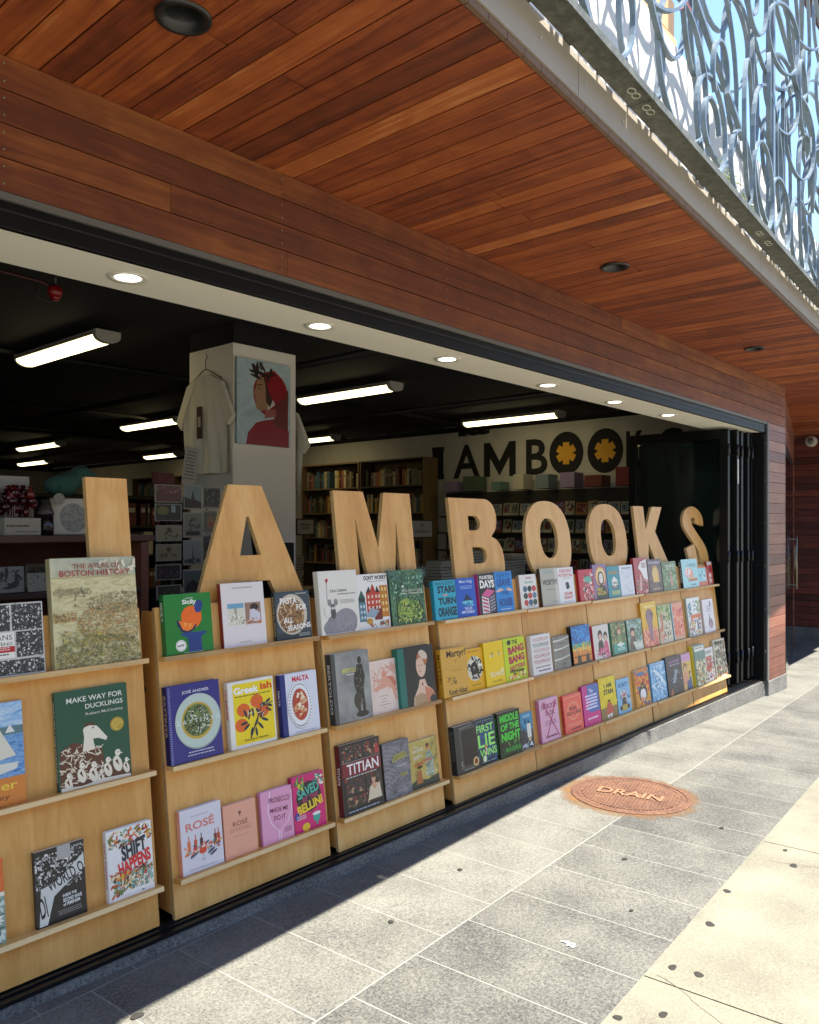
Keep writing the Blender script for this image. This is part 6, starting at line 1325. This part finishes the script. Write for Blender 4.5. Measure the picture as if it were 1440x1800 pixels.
# lollipops in a paper box
lr = root('lollipop_box', (at(8, 935, y=1.1).x, 1.1, zt1 + .002), 'paper display box crammed with dark red wrapped sweets at the left edge', 'sweets display')
W = at(72, 935, y=1.1).x - at(8, 935, y=1.1).x; b = MB()
for (x0, x1, y0, y1) in ((0, W, 0, .003), (0, W, .147, .15), (0, .003, .0031, .1469), (W - .003, W, .0031, .1469)): b.box(x0, x1, y0, y1, 0, .075, col('8f8878', .7))
b.box(.003, W - .003, .003, .147, .0005, .003, col('8f8878', .7)); A = Art(b, lambda u, v, L: (u * W, -.0004 - .0002 * L, v * .075), W / .075); A.lines(.05, .35, .7, .6, 1, '3a342c'); A.lines(.3, .1, .95, .25, 1, '5a5448'); b.build('box', lr)
for k in range(60):
    x_, y_ = rnd.uniform(.01, W - .01), rnd.uniform(.02, .13); z_ = rnd.uniform(.1, .19); b = MB(); b.tube([(x_, y_, .01), (x_, y_, z_)], .0015, col('7a6a60', .6), 5)
    prr = [(.003, -.022), (.015, -.014), (.02, 0), (.016, .013), (.004, .02), (.012, .034)]; b.lathe([(r, h + z_) for r, h in prr], (x_, y_, 0), col(rnd.choice(['3a0a0c', '4a1012', '2c080a', '5f1c1c']), .2), 8); b.build('wrapped_sweet', lr)
def a(A): A.C(.1, .2, .9, .5, 6, .06, ['6a665c'], 2)
flat('paper_bag_stack', 0, 838, 52, 880, 1.25, .06, '8f8c84', a, 'grey white wavy-topped packet behind the red sweets', 'packet', zb=zt1 + .002)
jr = root('candle_jar', (at(80, 930, y=1.15).x, 1.15, zt1 + .002), 'small dark jar with a domed lid between the sweets and the map print', 'jar'); b = MB(); b.lathe([(.034, 0), (.036, .03), (.034, .09)], (0, 0, 0), col('1c1418', .15), 20); b.build('body', jr); b = MB(); b.lathe([(.037, .091), (.037, .1), (.024, .13), (.006, .145)], (0, 0, 0), col('3a342c', .3), 20); b.build('lid', jr)
def a(A): A.C(.2, .15, .8, .85, 22, .12, ['20201e', '2c2b28'], 2, el=1.8)
flat('greeting_print', -8, 995, 44, 1036, 1.12, .012, '77736a', a, 'grey print with a black splash figure on the lower shelf', 'print', 'prints on the wooden shelf', zb=zt3 + .002, lean=.1)
def a(A): A.C(.05, .05, .95, .95, 60, .05, ['5f5b4f', '8a8675', '4a473e'], 3)
flat('greeting_print', 50, 1006, 92, 1040, 1.1, .012, '7f7a69', a, 'olive map print on the lower shelf, left of the antique map book', 'print', 'prints on the wooden shelf', zb=zt3 + .002, lean=.1)
def a(A): A.R(.1, .1, .9, .85, '3f3c34'); A.C(.1, .1, .9, .85, 30, .06, ['6a665a', '2c2a26'], 3)
flat('greeting_print', 46, 990, 88, 1015, 1.3, .012, '5f5b50', a, 'dim framed print at the back of the lower shelf', 'print', 'prints on the wooden shelf', zb=zt3 + .002)

# postcard spinner
YP = 1.62
rk = root('postcard_rack', (at(322, 1000, y=YP).x, YP + .14, 0), 'tall dark wire postcard rack in front of the white column', 'rack')
b = MB(); b.tube([(0, 0, 0), (0, 0, 1.62)], .016, M_BLACKM, 8); b.lathe([(.22, 0), (.22, .02), (.03, .05)], (0, 0, 0), M_BLACKM, 20); b.build('pole', rk)
b = MB()
for xx in (-.17, -.055, .06, .17): b.tube([(xx, -.125, .35), (xx, -.125, 1.58)], .003, M_BLACKM, 5)
for k in range(9): b.tube([(-.17, -.125, .45 + k * .135), (.17, -.125, .45 + k * .135)], .003, M_BLACKM, 5); b.tube([(-.17, -.125, .45 + k * .135), (0, 0, .45 + k * .135), (.17, -.125, .45 + k * .135)], .003, M_BLACKM, 5)
b.build('wire_frame', rk)
sky_, dk = '6f8088', '2a2824'
def pcard(bg, fn): 
    def a(A): A.R(.05, .06, .95, .94, bg); fn(A)
    return a
specs = [((272, 853, 321, 883), '5c3b38', lambda A: A.C(.08, .55, .92, .85, 16, .09, ['8a6a66', '77524c'], 2), 'postcard of a brownish red crowd'),
 ((272, 886, 320, 916), '2f352a', lambda A: (A.E(.3, .6, .22, .25, '6a6a3a'), A.R(.6, .5, .75, .9, '8a9a9a')), 'postcard with an olive dish and pale window'),
 ((274, 923, 320, 952), '8a8468', lambda A: (A.E(.5, .7, .1, .15, '4a4434'), A.C(.2, .2, .8, .6, 12, .1, ['5a5236'], 3)), 'sand postcard with small figures, upper of two alike'),
 ((274, 956, 319, 987), '847a60', lambda A: (A.E(.5, .7, .1, .15, '4a4434'), A.C(.2, .2, .8, .6, 12, .1, ['5a5236'], 4)), 'sand postcard with small figures, lower of two alike'),
 ((273, 991, 319, 1021), '2a2222', lambda A: A.C(.1, .2, .9, .5, 14, .06, ['6a6260'], 5), 'dark evening postcard with pale specks'),
 ((275, 1027, 319, 1055), '3f3c30', lambda A: A.C(.1, .2, .9, .8, 14, .08, ['5a5a4a'], 6), 'dim green postcard, lowest of the wide ones'),
 ((323, 853, 355, 895), '6f7f80', lambda A: (A.P([(.05, .06), (.05, .5), (.4, .4), (.5, .8), (.6, .4), (.95, .3), (.95, .06)], dk),), 'upright postcard of a dark town tower'),
 ((322, 901, 356, 945), '77786a', lambda A: (A.R(.15, .08, .85, .25, dk), A.C(.2, .3, .8, .75, 14, .08, ['4a4a42'], 3)), 'upright postcard of a tall ship'),
 ((322, 949, 355, 994), '7b8078', lambda A: (A.P([(.45, .1), (.5, .85), (.56, .1)], '4a4c46'), A.C(.1, .08, .9, .28, 20, .07, ['33382c'], 4)), 'upright postcard of a thin obelisk'),
 ((322, 1000, 355, 1045), '4c5450', lambda A: (A.P([(.1, .1), (.2, .4), (.5, .6), (.8, .4), (.9, .1)], '2a2622'),), 'upright postcard of a dark dome'),
 ((357, 857, 388, 893), '3a3a34', lambda A: A.C(.1, .1, .9, .9, 22, .08, ['6a6a60', '22221e'], 5), 'dark strip patterned card on the right column of the rack'),
 ((358, 898, 382, 938), '5f5f50', lambda A: (A.E(.5, .5, .25, .3, '8a6a4a'), A.E(.5, .4, .08, .1, '8a2a20')), 'card with a brown figure on the right column of the rack'),
 ((357, 940, 376, 985), '383a34', lambda A: A.C(.1, .1, .9, .9, 22, .08, ['5a5a50', '22221e'], 6), 'dim card at the right of the rack, beside the letter A')]
for (bx, bgc, fn, lab) in specs: flat('postcard', *bx, YP, .004, '8f8d84', pcard(bgc, fn), lab, 'postcard', 'postcards in the wire rack')
def a(A): A.lines(.1, .1, .85, .9, 9, '3a3a36', .35)
o = flat('price_sign', 319, 785, 343, 850, YP + .02, .004, '8d8a7e', a, 'white paper sign clipped tilted on top of the postcard rack', 'sign'); o.rotation_euler = (0, R_(8), 0)
def a(A): A.C(.1, .1, .9, .9, 14, .12, ['5a1c1c', '7a3a34'], 3)
flat('red_banner', 268, 832, 306, 850, YP + .5, .01, '5f2422', a, 'dull red header panel behind the postcard rack', 'banner')
# leaning black boards by the column
b = MB(); T_ = Matrix.Translation((at(460, 990, y=1.85).x, 1.85, .9)) @ Matrix.Rotation(R_(-9), 4, 'Y'); b.bbox(0, .1, 0, .03, 0, .7, M_BLACK, .004, T_); tag(b.build('black_stand', None), 'black upright stand leaning against the column behind the letter A', 'stand')
b = MB(); p = at(487, 1012, y=1.7); b.bbox(p.x, p.x + .15, 1.7, 1.8, .95, 1.31, M_BLACK, .006); tag(b.build('black_box'), 'black box beside the column, right of the letter A', 'box')
# red sprinkler valves
for (px, py, yy, s, lab) in ((97, 513, 1.6, .72, 'red sprinkler valve under the black ceiling at the left'), (762, 690, 4.2, .8, 'small red sprinkler valve, left of a pair by the tube light'), (792, 688, 4.2, .9, 'small red sprinkler valve, right of a pair by the tube light'), (1003, 728, 3.0, .6, 'red pipe joint at the end of the tube light over the lettering')):
    q = at(px, py, y=yy); t = root('sprinkler_valve', (q.x, yy, q.z), lab, 'valve', 'red sprinkler valves'); b = MB(); rm = col('7c0c12', .35)
    b.lathe([(.015, -.05), (.045, -.03), (.05, 0), (.045, .03), (.015, .05)], (0, 0, 0), rm, 16, axis='x'); b.lathe([(.03, -.06), (.03, -.02)], (0, 0, 0), rm, 12); b.build('body', t)
    b = MB(); b.tube([(-.6 * s, 0, .06), (-.1, 0, .05), (0, 0, .02)], .012, col('3a0c0e', .5), 8); b.tube([(-.14, 0, 0), (-.11, 0, -.07), (-.03, 0, -.08), (.0, 0, -.03)], .006, M_BLACKM, 6); b.tube([(0, 0, .04), (0, 0, 2.79 - q.z)], .012, M_BLACKM, 8); b.build('pipe', t)
    t.scale = (s,) * 3
b = MB()
for yy in (1.3, 3.9, 6.5, 9.0): b.tube([(-4, yy, 2.76), (8.7, yy, 2.76)], .025, col('0c0c0c', .6), 8)
for xx in (1.5, 4.3, 6.8): b.tube([(xx, .4, 2.72), (xx, 15, 2.72)], .03, col('0b0b0b', .6), 8)
tag(b.build('ceiling_pipes'), 'black painted pipes running under the black shop ceiling', 'pipes')

# bookcases down the side wall
SP = ['3a2c24', '5a4a3a', '8a7a5a', '6a3424', '2f3a3c', 'a89a7c', '4a2018', 'b08a3a', '3f5a6a', '77705f', '2a2622', '90503a', 'c4b898', '51583f']
book_meshes = {}
def spine_book(x, y, z, t, h, d, c, facing, label, group, nm='shelved_book'):
    k = (c, round(t, 3), round(h, 2), facing)
    if k not in book_meshes:
        b = MB(); 
        if facing == 'x': b.bbox(-d, 0, 0, t, 0, h, col(c, .6), .0015); b.box(-d - .0006, -d, .2 * t, .8 * t, h * .62, h * .74, col('6f664e' if len(book_meshes) % 3 else '8f8468', .6))
        else: b.bbox(0, t, -d, 0, 0, h, col(c, .6), .0015); b.box(.15 * t, .85 * t, -d - .0006, -d, h * .6, h * .8, col('b8ae90', .6))
        o = b.build(nm); book_meshes[k] = o.data
    else:
        o = bpy.data.objects.new(nm, book_meshes[k]); sc.collection.objects.link(o)
    o.location = (x, y, z); tag(o, label, 'book' if nm == 'shelved_book' else 'box', group); return o
def bookcase(x, y0, y1, zt2, n_sh, label, fill, facing='x', wood=None):
    t = root('bookcase', (x, y0, 0), label, 'bookcase', 'bookcases in the shop'); W = y1 - y0; wm = wood or planks('oak_case', [(0, '4a3a28'), (.5, '6a5438'), (1, '836a48')], (12, 12, 1.2), figure=.4, grain=.3)
    def bb(name, *v): b = MB(); b.tone = rnd.random(); b.bbox(*v, wm, .002); b.build(name, t)
    D = .3
    bb('side', -D, 0, 0, .025, 0, zt2); bb('side', -D, 0, W - .025, W, 0, zt2); bb('back', -.012, 0, .0255, W - .0255, 0, zt2)
    st = (zt2 - .1) / n_sh; zs = []
    for k in range(n_sh + 1): z = .08 + st * k; bb('shelf', -D + .002, -.0125, .0255, W - .0255, z, z + .022); zs.append(z + .022)
    return zs, st
tot = 0
wood_ = planks('oak_case', [(0, '4a3a28'), (.5, '6a5438'), (1, '836a48')], (12, 12, 1.2), figure=.4, grain=.3)
for ci, (y0, y1, lab) in enumerate(((4.7, 5.95, 'tall bookcase on the side wall nearest the painted letter I'), (5.97, 7.25, 'tall bookcase on the side wall, partly behind the letter M'), (9.4, 10.9, 'tall bookcase far down the side wall, left of the white column'), (10.95, 12.4, 'tall bookcase at the far end of the side wall'))):
    zs, st = bookcase(8.77, y0, y1, 2.38, 6, lab, True, wood=wood_)
    for si, z in enumerate(zs[:-1]):
        if si < 2 or (ci > 1 and si < 4): continue
        y = y0 + .035
        while y < y1 - .08:
            t_ = rnd.choice((.034, .042, .05)) * (1.0 if ci < 2 else 2.2); h = min(st - .05, rnd.choice((.21, .24, .27)))
            if rnd.random() < .06: y += .06; continue
            spine_book(8.75, y, z, t_, h, .2, rnd.choice(SP), 'x', f'dim book standing upright on a shelf of the {"near" if ci < 2 else "far"} side wall bookcases', 'books upright in the side wall bookcases' if ci < 2 else 'books upright in the far bookcases'); y += t_ + .001; tot += 1
# back bookcase seen at the left between the whale and the rack
# card racks on the side wall under the lettering
cr = root('card_rack', (8.79, .95, 0), 'long dark wall rack of greeting cards and gifts under the painted lettering', 'rack')
b = MB(); b.bbox(-.02, 0, .0, 3.6, .3, 1.88, col('3a352c', .8), .003); b.build('back_board', cr)
RZ = [.62, .86, 1.1, 1.34, 1.56]
for z in RZ: b = MB(); b.bbox(-.3 + (z - .6) * .12, -.021, 0, 3.6, z - .02, z, col('1c1916', .6), .003); b.build('shelf', cr)
CC = ['8f8872', 'a39b84', '6a3028', '5f7a74', 'b0a890', '7a2a26', '8a7a98', '4a5a44', 'b8b09c', '9a6a3a', '6f7c84']
card_meshes = []
def mk_card(i):
    rg_ = random.Random(i); b = MB(); w_, h = rg_.choice(((.13, .17), (.15, .15), (.11, .16))); b.box(0, .006, 0, w_, 0, h, col(rg_.choice(CC), .6)); c2 = rg_.choice(CC)
    A = Art(b, lambda u, v, L: (-.0006 - .0003 * L, w_ * (1 - u), h * v), w_ / h); A.R(.12, .2, .88, .9, c2); A.C(.2, .25, .8, .85, 9, .12, [rg_.choice(CC), '2a2620'], i)
    if rg_.random() < .4: A.lines(.2, .06, .8, .13, 1, '2a2620')
    return b, w_
n_c = 0
for ri, z in enumerate(RZ):
    y = 1.0
    while y < 4.4:
        i = rnd.randint(0, 13)
        while len(card_meshes) <= 13: 
            bb_, w_ = mk_card(len(card_meshes)); o = bb_.build('greeting_card'); card_meshes.append((o.data, w_)); bpy.data.objects.remove(o)
        me, w_ = card_meshes[i]; o = bpy.data.objects.new('greeting_card', me); sc.collection.objects.link(o); o.location = (8.79 - .18 + (z - .6) * .1, y, z + .002); o.rotation_euler = (0, R_(8), 0)
        tag(o, 'small greeting card propped in the wall rack under the painted lettering', 'card', 'greeting cards in the wall rack'); y += w_ + rnd.uniform(.005, .03); n_c += 1
# stock on top of the rack
for i in range(9):
    y = 1.3 + i * .36; b = MB(); c = rnd.choice(CC); b.bbox(-.12, .1, 0, rnd.uniform(.12, .24), 0, rnd.uniform(.1, .22), col(c, .5), .004)
    o = b.build('gift_box', None, (8.62, y, 1.885)); tag(o, 'small gift box standing on top of the card rack', 'box', 'gift boxes on the card rack')

# sale tables with stacked books and their signs
def table(x, y, w_, d, h, label):
    t = root('sale_table', (x, y, 0), label, 'table', 'tables inside the shop'); b = MB(); b.bbox(0, w_, 0, d, h - .04, h, wood_, .004); b.build('table_top', t)
    for a_ in (.04, w_ - .09):
        for c_ in (.04, d - .09): b = MB(); b.bbox(a_, a_ + .05, c_, c_ + .05, 0, h - .041, wood_, .003); b.build('leg', t)
table(5.2, 1.7, 1.5, .9, .86, 'sale table of stacked books seen between the letters M and B'); table(3.9, 3.0, 1.1, .9, .86, 'table of books behind the letters A and M, next to the column')
stm = {}
def stack(x, y, z, n, lab, grp, seed):
    rg_ = random.Random(seed)
    for k in range(n):
        key = rg_.randint(0, 5); t_ = .026
        if key not in stm:
            b = MB(); c = ['2f2a26', '8a8478', '6a1c1c', 'a39a84', '3a3f44', '5a4a34'][key]; w_, d = .24, .17
            b.box(0, w_, 0, d, 0, .0025, col(c, .5)); b.box(0, w_, 0, d, .0235, t_, col(c, .5)); b.box(.003, w_ - .003, .003, d - .0, .0026, .0234, col('aba38c', .8)); o = b.build('stacked_book'); stm[key] = o.data
        else: o = bpy.data.objects.new('stacked_book', stm[key]); sc.collection.objects.link(o)
        o.location = (x + rg_.uniform(-.012, .012), y + rg_.uniform(-.01, .01), z + k * .0265); o.rotation_euler = (0, 0, R_(rg_.uniform(-4, 4))); tag(o, lab, 'book', grp)
for i, (x, y, n) in enumerate(((5.25, 1.8, 10), (5.55, 1.76, 13), (5.85, 1.82, 12), (6.15, 1.78, 9), (6.4, 1.85, 11), (5.4, 2.1, 8), (5.8, 2.15, 7))): stack(x, y, .861, n, 'pale-edged book lying in a stack on the sale table between M and B', 'books stacked on the sale table', i)
for i, (x, y, n) in enumerate(((3.95, 3.1, 9), (4.3, 3.08, 6), (4.65, 3.12, 11))): stack(x, y, .861, n, 'book lying in a stack on the table behind the letters A and M', 'books stacked on the table by the column', 20 + i)
def a(A): A.R(.06, .08, .94, .92, '9a968a'); A.T('BARGAIN', .25, .58, .78, .72, '2a2824', .03); A.T('BOOKS', .32, .36, .7, .5, '2a2824', .03)
flat('table_sign', 521, 912, 553, 941, 3.3, .01, '2a2824', a, 'black framed card reading BARGAIN BOOKS beside the column', 'sign')
b = MB(); p = at(537, 941, y=3.3); b.tube([(p.x, 3.31, .86), (p.x, 3.31, p.z)], .006, M_BLACKM, 6); tag(b.build('sign_stem'), 'thin black post under the bargain sign', 'post')
def a(A): A.R(.04, .06, .96, .94, '9a968a'); A.T('NEW', .4, .66, .6, .78, '2a2824', .03); A.T('&', .47, .5, .53, .6, '2a2824', .03); A.T('NOTEWORTHY', .2, .28, .82, .42, '2a2824', .03)
flat('table_sign', 722, 914, 761, 946, 2.1, .01, '1c1a18', a, 'black framed card reading NEW & NOTEWORTHY right of the letter M', 'sign')
b = MB(); p = at(741, 946, y=2.1); b.tube([(p.x, 2.11, .86), (p.x, 2.11, p.z)], .006, M_BLACKM, 6); tag(b.build('sign_stem'), 'thin black post under the new and noteworthy sign', 'post')
b = MB(); p = at(884, 985, y=1.8); b.lathe([(.04, 0), (.045, .05), (.04, .1), (.035, .12)], (p.x, 1.8, .861), col('8a8a6a', .2), 16); tag(b.build('glass_jar'), 'small greenish glass jar seen between the letters B and O', 'jar')
b = MB(); b.bbox(6.8, 7.6, 1.6, 2.3, 0, .9, col('1c1a17', .7), .01); tag(b.build('counter'), 'dark low counter behind the two letters O', 'counter')
# mid-left clutter shelves between the counter and the far wall
zs = [.6, .95, 1.3]
lb = root('display_shelf', (1.6, 5.2, 0), 'dim stock shelf deep in the shop left of the postcard rack', 'shelf')
for nm, v in (('back', (0, 3.2, .3, .32, 0, 1.75)), ('side', (0, .03, 0, .299, 0, 1.75)), ('side', (3.17, 3.2, 0, .299, 0, 1.75))): b = MB(); b.bbox(*v, col('26211b', .7), .003); b.build(nm, lb)
for z in (.4, .75, 1.1, 1.4, 1.7): b = MB(); b.bbox(.031, 3.169, 0, .299, z, z + .02, col('2c2620', .7), .002); b.build('shelf', lb)
for z in (.77, 1.12, 1.42):
    x = 1.66
    while x < 4.7:
        t_ = rnd.choice((.03, .045, .06, .1)); spine_book(x, 5.42, z + .001, t_, rnd.choice((.16, .2, .24)), .16, rnd.choice(SP), 'y', 'dim boxed item on the stock shelf left of the rack', 'goods on the dim stock shelf', 'stock_box'); x += t_ + rnd.choice((.001, .02, .05))

# ================================================================== fittings in the entrance recess
def q_on_dw(px, py): return at(px, py, plane=((dn.x, dn.y, 0), (D0.x, D0.y, 0)))
def wall_thing(name, px, py, w_, h, d, c, label, cat, shape='box', off=.018, group=None):
    p = q_on_dw(px, py); base = p + Vector((dn.x, dn.y, 0)) * off
    t = root(name, base, label, cat, group, rot=(0, 0, math.atan2(dv.y, dv.x))); b = MB()
    if shape == 'box': b.bbox(-w_ / 2, w_ / 2, -d, 0, -h / 2, h / 2, col(c, .35), .006)
    else: b.lathe([(w_ / 2, -.0), (w_ / 2, -d * .5), (w_ * .3, -d), (w_ * .1, -d * 1.1)], (0, 0, 0), col(c, .35), 18, axis='y')
    b.build('housing', t); return t
t = wall_thing('alarm_strobe', 1397, 756, .1, .3, .08, 'a81420', 'tall red alarm box high on the wall past the pier', 'alarm')
b = MB(); b.bbox(-.03, .03, -.095, -.0805, -.1, -.02, col('c8b8b0', .2), .004); b.build('lens', t)
t = wall_thing('fire_connection', 1405, 851, .13, .13, .09, 'a03028', 'round red fire inlet at mid height in the entrance recess', 'fire inlet', 'r')
t = wall_thing('fire_connection', 1411, 1067, .15, .15, .1, 'b0403a', 'round red fire inlet low in the entrance recess', 'fire inlet', 'r')
t = wall_thing('door_notice', 1396, 903, .12, .3, .01, 'a89c88', 'cream notice plate beside the entrance door', 'notice')
t = wall_thing('door_notice', 1395, 980, .06, .36, .01, 'b8ae9c', 'narrow pale notice strip below the cream plate', 'notice')
q = at(1427, 776, x=13.098); t = root('dome_camera', (13.098, q.y, q.z), 'round white dome camera on the dark red far wall', 'camera')
b = MB(); b.lathe([(.085, 0), (.085, -.03), (.06, -.05)], (0, 0, 0), col('b8b4a8', .4), 24, axis='x'); b.build('base', t); b = MB(); b.lathe([(.045, -.05), (.042, -.075), (.02, -.09)], (0, 0, 0), col('5a5a56', .15), 20, axis='x'); b.build('lens', t)
